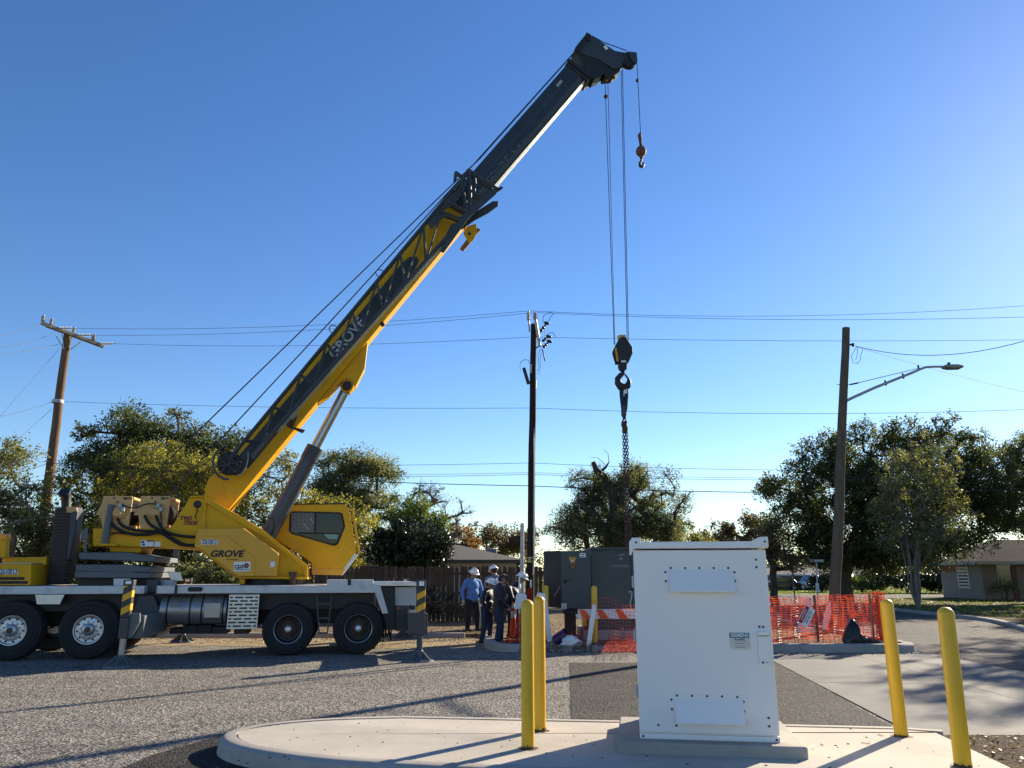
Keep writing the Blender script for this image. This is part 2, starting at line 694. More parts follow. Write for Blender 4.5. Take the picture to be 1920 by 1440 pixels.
LAWN = dirtmat('lawn', (0.10, 0.14, 0.015), (0.17, 0.22, 0.02), (0.25, 0.27, 0.035), 0.7, (0.28, 0.27, 0.05))
BARK = woodmat('bark', (0.03, 0.025, 0.02), (0.10, 0.085, 0.065), (9, 9, 2.5), 0.9)
BARKL = woodmat('pale_bark', (0.10, 0.085, 0.07), (0.24, 0.21, 0.17), (8, 8, 1.5), 0.7)
POLEW = woodmat('pole_wood', (0.085, 0.050, 0.030), (0.20, 0.125, 0.075))
POLED = woodmat('tarred_pole', (0.012, 0.010, 0.009), (0.035, 0.028, 0.022))
POLEB = woodmat('weathered_pole', (0.075, 0.058, 0.042), (0.16, 0.125, 0.09))
ARMW = woodmat('crossarm_wood', (0.20, 0.17, 0.13), (0.36, 0.31, 0.24), (0.8, 12, 12))
FENW = woodmat('fence_wood', (0.045, 0.032, 0.024), (0.125, 0.088, 0.06), (20, 20, 0.9))
INSU = mat('insulator_grey', (0.36, 0.37, 0.38), 0.3, var=0.08)

# ================================================================== the ground
rng = random.Random(7)


def struct(name, mb, m, **k):
    return mb.build(name, m, kind='structure', **k)


def crv(pts, n=6, closed=False):
    """Catmull-Rom through 2D points"""
    out = []
    N = len(pts)
    rngi = range(N) if closed else range(N - 1)
    for i in rngi:
        p0 = pts[(i - 1) % N] if (closed or i > 0) else pts[0]
        p1, p2 = pts[i], pts[(i + 1) % N]
        p3 = pts[(i + 2) % N] if (closed or i + 2 < N) else pts[-1]
        for k in range(n):
            t = k / n
            out.append(tuple(0.5 * (2 * p1[j] + (p2[j] - p0[j]) * t + (2 * p0[j] - 5 * p1[j] + 4 * p2[j] - p3[j]) * t * t
                                    + (3 * p1[j] - p0[j] - 3 * p2[j] + p3[j]) * t ** 3) for j in range(2)))
    if not closed:
        out.append(tuple(pts[-1]))
    return out


def offset(pts, d):
    """shift an open/closed polyline sideways (to its left)"""
    out = []
    for i, p in enumerate(pts):
        a = Vector(pts[max(i - 1, 0)])
        b = Vector(pts[min(i + 1, len(pts) - 1)])
        t = (b - a).normalized()
        out.append((p[0] - t.y * d, p[1] + t.x * d))
    return out


def sheet(name, pts, z, m):
    return struct(name, MB().add([(p[0], p[1], z) for p in pts], [tuple(range(len(pts)))]), m)


def kerb(name, line, w, z0, z1, m, inward=1, seg_gap=None):
    """kerb with a rounded nose along an open polyline; inward = +1: body lies to the left of the line"""
    prof = [(0.0, z0), (0.02, z1 - 0.035), (0.05, z1 - 0.008), (0.08, z1), (w, z1), (w, z0)]
    mb = MB()
    rows = [offset(line, inward * a) for a, _ in prof]
    n = len(line)
    vs = [(rows[k][i][0], rows[k][i][1], prof[k][1]) for i in range(n) for k in range(len(prof))]
    K = len(prof)
    fs = []
    for i in range(n - 1):
        for k in range(K - 1):
            fs.append((i * K + k, (i + 1) * K + k, (i + 1) * K + k + 1, i * K + k + 1))
    fs += [tuple(range(K)), tuple(reversed(range((n - 1) * K, n * K)))]
    mb.add(vs, fs)
    return struct(name, mb, m, smooth=35)


def rough_edge(pts, amp=0.08, step=0.25, seed=1):
    r = random.Random(seed)
    out = []
    n = len(pts)
    for i in range(n):
        a, b = Vector(pts[i]), Vector(pts[(i + 1) % n])
        k = max(1, int((b - a).length / step))
        for j in range(k):
            p = a.lerp(b, j / k)
            out.append((p.x + r.uniform(-amp, amp), p.y + r.uniform(-amp, amp)))
    return out


sheet('ground', [(-1500, -1500), (1500, -1500), (1500, 2500), (-1500, 2500)], -0.03, LAWN)
sheet('parking_lot', [(-60, -30), (9, -30), (9.2, 18.6), (-0.2, 19.2), (-0.7, 22.4), (-60, 22.4)], 0.0, ASPH)
st_left = [(9.1, -30), (9.1, 14.5), (9.3, 19), (9.6, 30), (10, 45), (12, 60), (17, 71), (30, 69.5), (60, 68)]
st_right = [(60, 60), (40, 59.5), (28, 56), (21.5, 50), (19, 44), (18.2, 37), (17.6, 30), (15.6, 24.5), (13.5, 20), (12.6, 10), (12.6, -30)]
sheet('street', st_left + st_right, 0.004, ASPS)
sheet('driveway', [(4.42, 9.35), (4.3, 8.75), (9.1, 8.75), (9.1, 14.5), (9.25, 18.1), (5.45, 18.1), (5.2, 15.9)], 0.012, COND)
# expansion joints of the driveway
mb = MB()
for a, b in (((4.9, 13.2), (9.12, 12.7)), ((6.9, 8.8), (7.4, 18.0))):
    mb.bar((a[0], a[1], 0.0125), (b[0], b[1], 0.0125), 0.014, 0.003)
struct('driveway_joint', mb, mat('joint_filler', (0.09, 0.085, 0.08), 0.9))
q = [gnd(1068, 1243), gnd(1462, 1243), gnd(1672, 1363), gnd(1672, 1380), gnd(1072, 1360)]
sheet('asphalt_patch', rough_edge([(p.x, p.y) for p in q], 0.012, 0.05, 3), 0.006, ASPN)
q = [gnd(190, 1455), gnd(300, 1412), gnd(420, 1378), gnd(540, 1357), gnd(640, 1346), gnd(700, 1347), gnd(560, 1372), gnd(430, 1400), gnd(450, 1455)]
sheet('fresh_asphalt_strip', rough_edge([(p.x, p.y) for p in q], 0.02, 0.1, 4), 0.0065, ASPM)
q = [gnd(320, 1455), gnd(350, 1428), gnd(395, 1404), gnd(440, 1385), gnd(560, 1372), gnd(520, 1455)]
sheet('tar_edge_strip', rough_edge([(p.x, p.y) for p in q], 0.02, 0.1, 5), 0.009, ASPD)
sheet('gravel_drift', rough_edge([(-16, 22.35), (-16, 20.4), (-9, 19.9), (-5, 19.6), (-2.4, 19.2), (-0.5, 19.7), (-0.75, 22.35)], 0.25, 0.3, 6), 0.005, GRAV)
# raised verge behind the kerb, running into the corner where the transformers stand
vf = [(-60, 22.42), (-1.0, 22.42), (-0.55, 21.6), (-0.45, 19.6), (-0.15, 18.75), (0.6, 18.5), (3.0, 18.45), (6.0, 18.3), (8.4, 18.25), (9.15, 18.5), (9.3, 19.2), (9.6, 30), (10, 46), (-60, 46)]
struct('verge', MB().slab(vf, -0.02, 0.10), DIRT)
kl = [(-60, 22.2), (-30, 22.2), (-8, 22.22), (-1.3, 22.2)]
kerb('kerb_behind_crane', kl, 0.22, 0.0, 0.13, CONO, 1)
kl = crv([(-0.75, 21.4), (-0.68, 19.6), (-0.42, 18.55), (0.15, 18.22)], 5)
kerb('kerb_by_workers', kl, 0.24, 0.0, 0.16, CONO, 1)
kl = crv([(3.0, 18.18), (6.0, 18.05), (8.0, 17.95), (8.85, 18.05), (9.2, 18.5), (9.25, 19.3), (9.4, 24), (9.6, 30)], 6)
kerb('kerb_around_net', kl, 0.26, 0.0, 0.19, CONO, 1)
rl = list(reversed(st_right))[2:]
rl = [(13.4, 19.0)] + rl[1:]
kerb('kerb_across_street', crv(rl, 4), 0.2, 0.0, 0.13, CONO, -1)
ro = offset(crv(rl, 4), -0.19)
sheet('lawn_across_street', ro + [(200, 60), (200, 12), (13.6, 12)], 0.11, dirtmat('dry_lawn', (0.05, 0.055, 0.02), (0.085, 0.085, 0.03), (0.14, 0.12, 0.06), 0.7, (0.22, 0.16, 0.07)))
sheet('mulch_bed', [(4.28, 8.7), (9.1, 8.7), (9.1, 2), (3.5, 2)], 0.07, MULCH)

# ------------------------------------------------------------------ the concrete island in front
isl = [(4.42, 8.55), (4.0, 8.72), (1.5, 9.05), (-1.2, 9.36)] + crv([(-1.2, 9.36), (-2.05, 9.22), (-2.68, 8.88), (-2.93, 8.42), (-2.78, 7.95), (-2.36, 7.55), (-1.6, 7.17), (-0.6, 6.92)], 6)[1:] + [(1.5, 6.55), (4.0, 6.1)]
kerb('island_kerb', isl, 0.17, 0.0, 0.158, CONK, 1)
inner = offset(isl, 0.19)
inner = inner[:-1] + [(3.9, 6.3), (4.12, 6.95), (4.28, 8.42)]
struct('island_slab', MB().slab(inner, 0.02, 0.15), CONC)
mb = MB()
i2 = offset(isl, 0.16)
mb.slab(i2[:-1] + [(3.9, 6.3), (4.13, 6.95), (4.29, 8.45)], 0.0, 0.135)
struct('island_joint', mb, mat('dark_joint', (0.05, 0.045, 0.04), 0.9))

# ================================================================== white cabinet on its pad
PADZ = 0.25
a_, b_ = gnd(1200, 1384, PADZ), gnd(1463, 1392, PADZ)
CF = Frame((a_.x, a_.y, PADZ), math.atan2(b_.y - a_.y, b_.x - a_.x))
CW = (b_ - a_).length
CD = 0.95
pad = MB().box(-0.20, CW + 0.20, -0.17, CD + 0.14, 0.0, PADZ)
po = struct('cabinet_pad', pad, concrete('pad_concrete', (0.27, 0.25, 0.215), (0.40, 0.37, 0.32), (0.13, 0.11, 0.085), 0.5), bevel=0.018, seg=3)
po.location = (a_.x, a_.y, 0.0)
po.rotation_euler = (0, 0, CF.ang)

cab = thing('electrical_cabinet', 'tall white steel electrical cabinet standing on a concrete pad in the island', 'cabinet', (a_.x, a_.y, PADZ), CF.ang)
_, CH = CF.cp(1300, 1031, 0)          # underside of the cap


def cq(zx, zy, v=0.0):                # point seen in the enlarged view of the cabinet
    return CF.cp(1140 + zx / 3.13, 980 + zy / 3.13, v)


DV = -0.03
body = MB().box(0.012, CW - 0.012, 0.0, CD, 0.03, CH).build('body', WHT, cab, bevel=0.006)
MB().box(0, CW, -0.02, CD, 0.0, 0.045).build('plinth', WHT, cab, bevel=0.005)
door = MB().box(0.0, CW - 0.004, DV, -0.004, 0.058, CH - 0.004).build('door', WHT, cab, bevel=0.006, seg=3)
capm = MB()
capm.box(-0.03, CW + 0.015, -0.06, CD + 0.05, CH + 0.012, CH + 0.075)
capm.build('cap', WHT, cab, bevel=0.006)
MB().prism([(-0.035, CH - 0.05), (-0.035, CH + 0.075), (-0.005, CH + 0.115), (0.075, CH + 0.115), (0.075, CH + 0.02), (0.0, CH + 0.01), (-0.02, CH - 0.05)], -0.068, -0.058).build('corner_bracket', WHT, cab, bevel=0.003)
MB().prism([(CW - 0.13, CH + 0.078), (CW - 0.05, CH + 0.115), (CW + 0.02, CH + 0.115), (CW + 0.02, CH + 0.02), (CW - 0.13, CH + 0.02)], -0.068, -0.058).build('corner_bracket', WHT, cab, bevel=0.003)
for zz in (0.35, CH * 0.5, CH - 0.35):
    MB().cyl((-0.012, -0.012, zz), (-0.012, -0.012, zz + 0.11), 0.012).build('hinge', GAL, cab, smooth=40)


def hood(x0, z0, x1, z1):
    u0, wt = cq(x0, z0, DV)
    u1, wb = cq(x1, z1, DV)
    m = MB().prism([(0, 0), (0.085, 0), (0.085, -0.016), (0.002, wt - wb)], 0, u1 - u0)
    # profile is (out, up): turn it to face out of the door
    m.v = [(u0 + v, DV - p, wb + w) for (p, v, w) in m.v]
    h = m.build('vent_hood', WHT, cab, bevel=0.003)
    MB().box(u0 - 0.045, u1 + 0.04, DV - 0.004, DV - 0.0005, wb + 0.09, wt + 0.03).build('flange', WHT, h, bevel=0.0015)
    return h


hood(352, 272, 742, 397)
hood(388, 1025, 802, 1170)
riv = mat('dark_rivet', (0.03, 0.035, 0.06), 0.4)
rv = [(368, 266), (452, 266), (536, 266), (620, 266), (705, 266), (336, 290), (339, 342), (742, 291), (745, 343),
      (405, 1014), (493, 1016), (581, 1018), (669, 1020), (758, 1023), (372, 1038), (375, 1094), (796, 1050), (800, 1107),
      (868, 217), (871, 261), (888, 611), (910, 611), (296, 1187), (402, 1190), (943, 1146), (946, 1195)]
rme = None
for i, (zx, zy) in enumerate(rv):
    u, w = cq(zx, zy, DV)
    if rme is None:
        o = MB().lathe([(0.0105, 0.0), (0.0095, -0.004), (0.005, -0.006), (0.0, -0.0065)], 14, axis='y').build('rivet', riv, cab, smooth=50)
        rme = o.data
    else:
        o = bpy.data.objects.new('rivet', rme)
        COL.objects.link(o)
        o.parent = cab
    o.location = (u, DV - 0.0045, w)
for u, w, v in ((0.03, 0.022, -0.02), (CW - 0.03, 0.022, -0.02), (0.03, CH + 0.07, -0.068), (CW - 0.01, CH + 0.07, -0.068)):
    o = bpy.data.objects.new('rivet', rme)
    COL.objects.link(o)
    o.parent = cab
    o.location = (u, v - 0.0005, w)
# name plate
u0, w1 = cq(711, 645, DV)
u1, w0 = cq(836, 738, DV)
plt_ = MB().box(u0, u1, DV - 0.004, DV - 0.0005, w0, w1).build('name_plate', mat('plate_silver', (0.60, 0.59, 0.56), 0.4, 0.3), cab)
wm = w1 - (w1 - w0) * 0.34
MB().box(u0, u1 - 0.004, DV - 0.006, DV - 0.0042, wm, w1).build('header', DECT, plt_)
FR = (PI / 2, 0, 0)
uc = (u0 + u1) / 2
lettering('SIEMENS', 0.046, DECW, plt_, (uc, DV - 0.0065, (wm + w1) / 2), FR, bold=0.0009, depth=0.0008, width=0.92)
lettering('RapidSEs', 0.026, DECK, plt_, (uc, DV - 0.0045, wm - 0.013), FR, bold=0.0006, depth=0.0008)
mb = MB()
for k in range(5):
    zz = wm - 0.034 - k * 0.016
    mb.box(u0 + 0.012 + (0.03 if k % 2 else 0), u1 - 0.012 - (0.035 if k % 2 else 0), DV - 0.0052, DV - 0.0042, zz, zz + (0.004 if k % 2 else 0.0016))
mb.build('small_print_lettering', DECK, plt_)
# handle cover
u0, w1 = cq(874, 640, DV)
u1, w0 = cq(957, 835, DV)
u1 = min(u1, CW - 0.012)
hc = MB().box(u0, u1, DV - 0.02, DV - 0.0005, w0, w1 - 0.03).build('handle_cover', WHT, cab, bevel=0.005)
MB().box(u0 - 0.008, u1 + 0.003, DV - 0.032, DV - 0.021, w1 - 0.03, w1 + 0.004).build('latch', WHT, hc, bevel=0.005)
mb = MB()
mb.bar((u0 - 0.004, DV - 0.028, w1 - 0.034), (u1, DV - 0.028, w1 - 0.034), 0.004)
mb.build('latch_edge', riv, hc)
lettering('OPEN', 0.012, DECK, hc, (u1 - 0.035, DV - 0.0206, w0 + 0.022), FR, depth=0.0005)
o = bpy.data.objects.new('rivet', rme)
COL.objects.link(o)
o.parent = hc
o.location = (u0 + 0.03, DV - 0.0205, w0 + 0.022)

# ================================================================== yellow bollards
def bollard(label, bx, by, tx, ty, z, rad, Yd=None):
    b = gnd(bx, by, z) if Yd is None else Vector((at(bx, by, Yd).x, Yd, z))
    t = at(tx, ty, b.y)
    t = Vector((t.x, b.y + 0.01, t.z))
    H = (t - b).length
    ax = (t - b).normalized()
    prof = [(rad, 0), (rad, H - rad * 0.9)] + [(rad * math.cos(a), H - rad * 0.9 + rad * 0.9 * math.sin(a)) for a in [R(x) for x in (15, 30, 45, 60, 75, 90)]]
    m = MB().lathe(prof, 28).build('bollard', BOLY, smooth=50)
    m.location = b
    m.rotation_euler = ax.to_track_quat('Z', 'Y').to_euler()
    tag(m, label, 'bollard', 'yellow guard bollards')
    rs = random.Random(int(bx))
    n = 28
    vs, fs = [], []
    for k in range(n):
        a = 2 * PI * k / n
        hh = 0.012 + 0.03 * rs.random() ** 2
        c, s = math.cos(a), math.sin(a)
        vs += [((rad + 0.0015) * c, (rad + 0.0015) * s, 0.0), ((rad + 0.0015) * c, (rad + 0.0015) * s, hh), ((rad + 0.02 + 0.03 * rs.random()) * c, (rad + 0.02 + 0.03 * rs.random()) * s, 0.0015)]
    for k in range(n):
        j = (k + 1) % n
        fs += [(3 * k, 3 * j, 3 * j + 1, 3 * k + 1), (3 * k, 3 * k + 2, 3 * j + 2, 3 * j)]
    MB().add(vs, fs).build('rust_ring', RST, m)
    return m


bollard('nearest yellow bollard of the overlapping pair on the concrete island', 990, 1403, 988.5, 1124, 0.15, 0.060)
bollard('yellow bollard half hidden behind its twin on the concrete island', 1012.5, 1370, 1010.5, 1117, 0.15, 0.062)
bollard('yellow bollard close beyond the white cabinet side on the island slab', 1690, 1380, 1662, 1123, 0.15, 0.064)
bollard('tallest looking yellow bollard at the corner of slab and mulch bed', 1806, 1437, 1773, 1138, 0.15, 0.068)
bollard('small yellow bollard in front of the open grey switchgear door', 1023, 1180, 1023.5, 1097, 0.10, 0.070, 20.1)
bollard('small yellow bollard behind the striped barricade by the grey transformer', 1116, 1215, 1114, 1098, 0.10, 0.070, 19.2)

# ================================================================== the truck crane
g0 = gnd(158, 1237)
KF = Frame((g0.x, g0.y), R(11))
K = KF.cp
crane = thing('truck_crane', 'yellow and dark grey mobile truck crane with raised telescopic boom parked on the asphalt', 'crane', (g0.x, g0.y, 0), R(11))


def poly(pts, v0, v1=None, vref=None):
    vr = v0 if vref is None else vref
    return [K(x, y, vr) for x, y in pts]


def pr(name, pts, v0, v1, m, parent=None, bevel=0.008, vref=None, **k):
    return MB().prism(poly(pts, v0, vref=vref), v0, v1).build(name, m, crane if parent is None else parent, bevel=bevel, **k)


def p3(x, y, v):
    u, w = K(x, y, v)
    return Vector((u, v, w))


VW = 2.5            # vehicle width; near side at v = 0
VC = 1.25
# ------------------------------------------------------------------ carrier
DT = K(158, 1098.5, -0.02)[1]
DB = K(158, 1114, -0.02)[1]
ux = lambda x, y=1100, v=-0.02: K(x, y, v)[0]
MB().box(-3.6, ux(700), 0.78, 1.72, 0.62, DB - 0.003).build('chassis_frame', BLK, crane, bevel=0.02)
MB().box(-3.6, ux(700), 0.28, 2.2, 0.95, DB - 0.005).build('underbody', BLK, crane)
MB().box(-3.6, ux(271), -0.02, VW + 0.02, DB, DT).build('deck', PLATE, crane, bevel=0.012)
MB().box(ux(294), ux(709), -0.02, VW + 0.02, DB, DT).build('deck', PLATE, crane, bevel=0.012)
pr('mudguard', [(704, 1098.5), (713, 1098.5), (728, 1150), (717, 1151), (704, 1115)], -0.022, 0.62, PLATE, vref=-0.02)
pr('mud_flap', [(66, 1115), (121, 1115), (112, 1133), (69, 1133)], 0.0, 0.02, ALU, bevel=0.002)
pr('exhaust_shield', [(0, 1115), (66, 1115), (66, 1123), (0, 1123)], 0.3, 0.34, mat('brown_shield', (0.10, 0.075, 0.05), 0.5), bevel=0)
# toolbox on deck, oval hand hold
pr('toolbox', [(613, 1087), (700, 1087), (700, 1099), (613, 1099)], 0.0, 0.62, PLATE, bevel=0.01)
pr('toolbox_strap', [(652, 1086.5), (658, 1086.5), (658, 1101), (652, 1101)], -0.006, 0.0, BLK, bevel=0)
u, w = K(366, 1105, -0.025)
MB().prism([(u + 0.14 * (1 if math.cos(a) > 0 else -1) * 0.75 + 0.05 * math.cos(a), w + 0.05 * math.sin(a)) for a in [2 * PI * (k + 0.5) / 16 for k in range(16)]], -0.0235, -0.021).build('hand_hold', BLK, crane)
MB().box(ux(328), ux(333), -0.026, -0.021, DB - 0.02, DT + 0.01).build('deck_strap', BLK, crane)
# rear body
pr('rear_body', [(706, 1101), (781, 1101), (781, 1150), (765, 1183), (722, 1183), (716, 1150)], 0.30, 2.25, CGR, vref=0.05, bevel=0.02)
pr('rear_panel', [(741, 1101), (781, 1101), (781, 1136), (741, 1136)], 0.22, 0.31, GAL, vref=0.05, bevel=0.004)
pr('rear_deck', [(700, 1091.5), (782, 1091.5), (782, 1099), (700, 1099)], 0.05, 2.45, ALU, bevel=0.01)
pr('tail_panel', [(742, 1136), (768, 1136), (768, 1184), (742, 1184)], 0.16, 0.30, CGR, vref=0.05, bevel=0.006)
u, w = K(748, 1141, 0.155)
MB().lathe([(0.0, -0.02), (0.04, -0.015), (0.045, 0.0)], 16, (u, 0.155, w), 'y').build('tail_light', mat('red_lens', (0.35, 0.01, 0.015), 0.25), crane, smooth=40)
pr('wheel_arch_skin', [(700, 1101), (738, 1101), (741, 1120), (741, 1180), (728, 1183)], 0.12, 0.30, BLK, vref=0.05, bevel=0)
# front outrigger housing
pr('outrigger_box', [(262, 1116), (288, 1116), (302, 1150), (302, 1180), (290, 1195), (240, 1195), (236, 1190), (250, 1148)], 0.12, 2.4, CGR, bevel=0.015)
pr('hydraulic_pot', [(274, 1085), (297, 1085), (297, 1112), (274, 1112)], 0.25, 0.5, CGR, bevel=0.03)
# fuel tank
ua, wt_ = K(305, 1117.5, 0.3)
ub, wb_ = K(428, 1170, 0.3)
rc = (wt_ - wb_) / 2
wc = (wt_ + wb_) / 2
tank = MB().lathe([(0.0, 0.0), (rc * 0.8, 0.004), (rc * 0.97, 0.03), (rc, 0.07), (rc, ub - ua - 0.07), (rc * 0.97, ub - ua - 0.03), (0.0, ub - ua)], 40, (ua, 0.32, wc), 'x').build('fuel_tank', TNK, crane, smooth=40)
for f in (0.12, 0.45, 0.62, 0.93):
    MB().lathe([(rc + 0.002, -0.015), (rc + 0.008, -0.015), (rc + 0.008, 0.015), (rc + 0.002, 0.015)], 40, (ua + (ub - ua) * f, 0.32, wc), 'x').build('strap', BLK, tank, smooth=40)
MB().box(ua + (ub - ua) * 0.66, ua + (ub - ua) * 0.9, 0.32 - rc - 0.05, 0.32 - rc * 0.4, wc - 0.16, wc + 0.17).build('step_box', TNK, tank, bevel=0.02)
MB().box(ua + 0.22, ua + 0.42, 0.32 - rc * 0.96 - 0.004, 0.32 - rc * 0.9, wc + 0.07, wc + 0.15).build('placard', mat('grey_placard', (0.2, 0.2, 0.2), 0.5), tank)
# slotted step guard
gp0 = K(430, 1117, 0.02)
gp1 = K(482, 1177, 0.02)
guard = MB().box(gp0[0] + 0.01, gp1[0] - 0.01, 0.06, 0.60, gp1[1] + 0.02, gp0[1] - 0.01).build('battery_box', BLK, crane)
mb = MB()
nr = 9
for k in range(nr + 1):
    zz = gp1[1] + (gp0[1] - gp1[1]) * k / nr
    mb.box(gp0[0], gp1[0], 0.015, 0.032, zz - 0.021, zz + 0.021)
rh = (gp0[1] - gp1[1]) / nr
for k in range(nr):
    z0 = gp1[1] + rh * k
    W = gp1[0] - gp0[0]
    for f in ([0, 0.33, 0.66, 1.0] if k % 2 else [0, 0.16, 0.5, 0.83, 1.0]):
        x = gp0[0] + W * f
        mb.box(max(gp0[0], x - 0.022), min(gp1[0], x + 0.022), 0.016, 0.031, z0, z0 + rh)
mb.build('slotted_grille', ALU, guard)
# ladder between the rear wheels
la = MB()
for x in (594, 622):
    la.bar(p3(x, 1116, 0.08), p3(x + (4 if x == 594 else -8), 1186, 0.08), 0.03)
for y in (1132, 1159, 1187):
    la.bar(p3(595, y, 0.08), p3(620 - max(0, (y - 1160) * 0.2), y, 0.08), 0.035)
la.build('step_ladder', CGR, crane)
hs = MB()
rr = random.Random(3)
for k in range(16):
    x = 715 + rr.random() * 18
    y0 = 1152 + rr.random() * 12
    hs.tube([p3(x, y0, 0.5), p3(x + rr.uniform(-4, 4), y0 + 14, 0.46), p3(x + rr.uniform(-7, 7), y0 + 30 + rr.random() * 12, 0.5)], 0.012, 6)
hs.build('hose_bundle', RUB, crane, smooth=60)
dl = MB()
for x0 in (320, 345, 372, 400, 440):
    dl.box(*sorted((K(x0, 1180, 0.5)[0], K(x0 + 26, 1180, 0.5)[0])), 0.4, 1.0, K(x0, 1188, 0.5)[1], K(x0, 1172 + (x0 % 3) * 3, 0.5)[1])
dl.build('drive_line', BLK, crane)

# ------------------------------------------------------------------ wheels
def wheel(kind):
    rad, wid = (0.590, 0.36) if kind == 'front' else (0.545, 0.56)
    rr_ = 0.29
    t = MB()
    e = 0.03
    t.lathe([(rr_ + 0.005, 0.03), (rr_ + 0.03, 0.006), (rr_ + 0.07, -0.002), (rad * 0.78, 0.0), (rad * 0.9, 0.008), (rad * 0.955, 0.02), (rad * 0.985, 0.05), (rad, 0.09),
             (rad, wid - 0.09), (rad * 0.985, wid - 0.04), (rad * 0.9, wid), (rr_ + 0.02, wid)], 64, axis='y')
    tyre = t.build('wheel', RUB, crane, smooth=30)
    # tread grooves and sidewall ridges
    g = MB()
    for rr2 in (rad * 0.70, rad * 0.83):
        g.lathe([(rr2 - 0.006, 0.001), (rr2, -0.006), (rr2 + 0.006, 0.001)], 64, axis='y')
    g.build('sidewall_rib', RUB, tyre, smooth=40)
    g = MB()
    for k in range(44):
        a = 2 * PI * k / 44
        for j, y0 in enumerate((0.10, 0.10 + (wid - 0.2) * 0.36, 0.10 + (wid - 0.2) * 0.72)):
            b = a + j * 0.05
            m4 = Matrix.Rotation(-b, 4, 'Y')
            bb = MB().box(rad - 0.004, rad + 0.010, y0, y0 + (wid - 0.2) * 0.26, -0.028, 0.028).xf(m4)
            g.add(bb.v, bb.f)
    g.build('tread_rib', RUB, tyre)
    r = MB()
    if kind == 'front':
        r.lathe([(rr_ + 0.012, 0.02), (rr_ + 0.004, 0.004), (rr_ - 0.012, 0.006), (rr_ - 0.03, 0.035), (0.235, 0.045), (0.20, 0.04), (0.16, 0.03), (0.135, 0.03), (0.0, 0.03)], 48, axis='y')
        rim = r.build('rim', ALU, tyre, smooth=35)
        MB().lathe([(0.128, 0.03), (0.122, -0.02), (0.10, -0.045), (0.065, -0.055), (0.062, -0.05), (0.0, -0.05)], 32, axis='y').build('hub', ALU, tyre, smooth=35)
        MB().lathe([(0.06, -0.052), (0.055, -0.058), (0.0, -0.06)], 20, axis='y').build('hub_cap', mat('hub_brown', (0.07, 0.035, 0.025), 0.5), tyre, smooth=35)
        hr, nr_ = 0.225, 0.155
    else:
        r.lathe([(rr_ + 0.012, 0.02), (rr_ + 0.004, 0.004), (rr_ - 0.010, 0.006), (rr_ - 0.025, 0.04), (rr_ - 0.035, 0.13), (0.20, 0.15), (0.16, 0.15), (0.0, 0.15)], 48, axis='y')
        rim = r.build('rim', BLK, tyre, smooth=35)
        MB().lathe([(0.165, 0.15), (0.16, 0.10), (0.10, 0.095), (0.0, 0.09)], 32, axis='y').build('hub', RST, tyre, smooth=35)
        MB().lathe([(0.085, 0.10), (0.08, 0.0), (0.055, -0.03), (0.0, -0.045)], 24, axis='y').build('hub_cap', ALU, tyre, smooth=35)
        hr, nr_ = 0.215, 0.128
        MB().lathe([(rr_ + 0.014, 0.012), (rr_ + 0.010, -0.002), (rr_ + 0.0, 0.004)], 48, axis='y').build('rim_edge', ALU, tyre, smooth=30)
    h = MB()
    for k in range(10):
        a = 2 * PI * (k + 0.25) / 10
        yy = 0.038 if kind == 'front' else 0.148
        bb = MB().lathe([(0.019, 0.0), (0.019, -0.004), (0.0, -0.0045)], 12, (hr * math.cos(a), yy, hr * math.sin(a)), 'y')
        h.add(bb.v, bb.f)
    h.build('vent_dot', mat('hole_black', (0.004, 0.004, 0.004), 0.9), tyre)
    h = MB()
    for k in range(10):
        a = 2 * PI * (k + 0.75) / 10
        y0 = 0.03 if kind == 'front' else 0.10
        bb = MB().lathe([(0.019, y0), (0.017, y0 - 0.028), (0.010, y0 - 0.034), (0.0, y0 - 0.035)], 8, (nr_ * math.cos(a), 0, nr_ * math.sin(a)), 'y')
        h.add(bb.v, bb.f)
    h.build('lug_nut', ALU if kind == 'front' else RST, tyre)  # the wheel nuts around the hub, joined in one mesh
    tyre.location.z = rad
    return tyre


wf = wheel('front')
wr = wheel('rear')
wr2u = K(672, 1180, 0.0)[0]
wr1u = K(540, 1180, 0.0)[0]
wf1u = K(20, 1180, 0.0)[0]
for base, rad, us in ((wf, 0.590, (0.0, wf1u)), (wr, 0.545, (wr1u, wr2u))):
    first = True
    for uu in us:
        for side in (0, 1):
            o = base if first else copy_tree(base, crane)
            first = False
            o.location = (uu, 0.0 if side == 0 else VW, rad)
            o.rotation_euler = (0, 0.3 * uu, 0 if side == 0 else PI)
axm = MB()
for uu, rd in ((0, 0.59), (wf1u, 0.59), (wr1u, 0.545), (wr2u, 0.545)):
    axm = MB()
    axm.cyl((uu, 0.3, rd), (uu, VW - 0.3, rd), 0.10)
    axm.ell((uu, VC, rd), (0.25, 0.25, 0.25))
    axm.build('axle', BLK, crane, smooth=40)

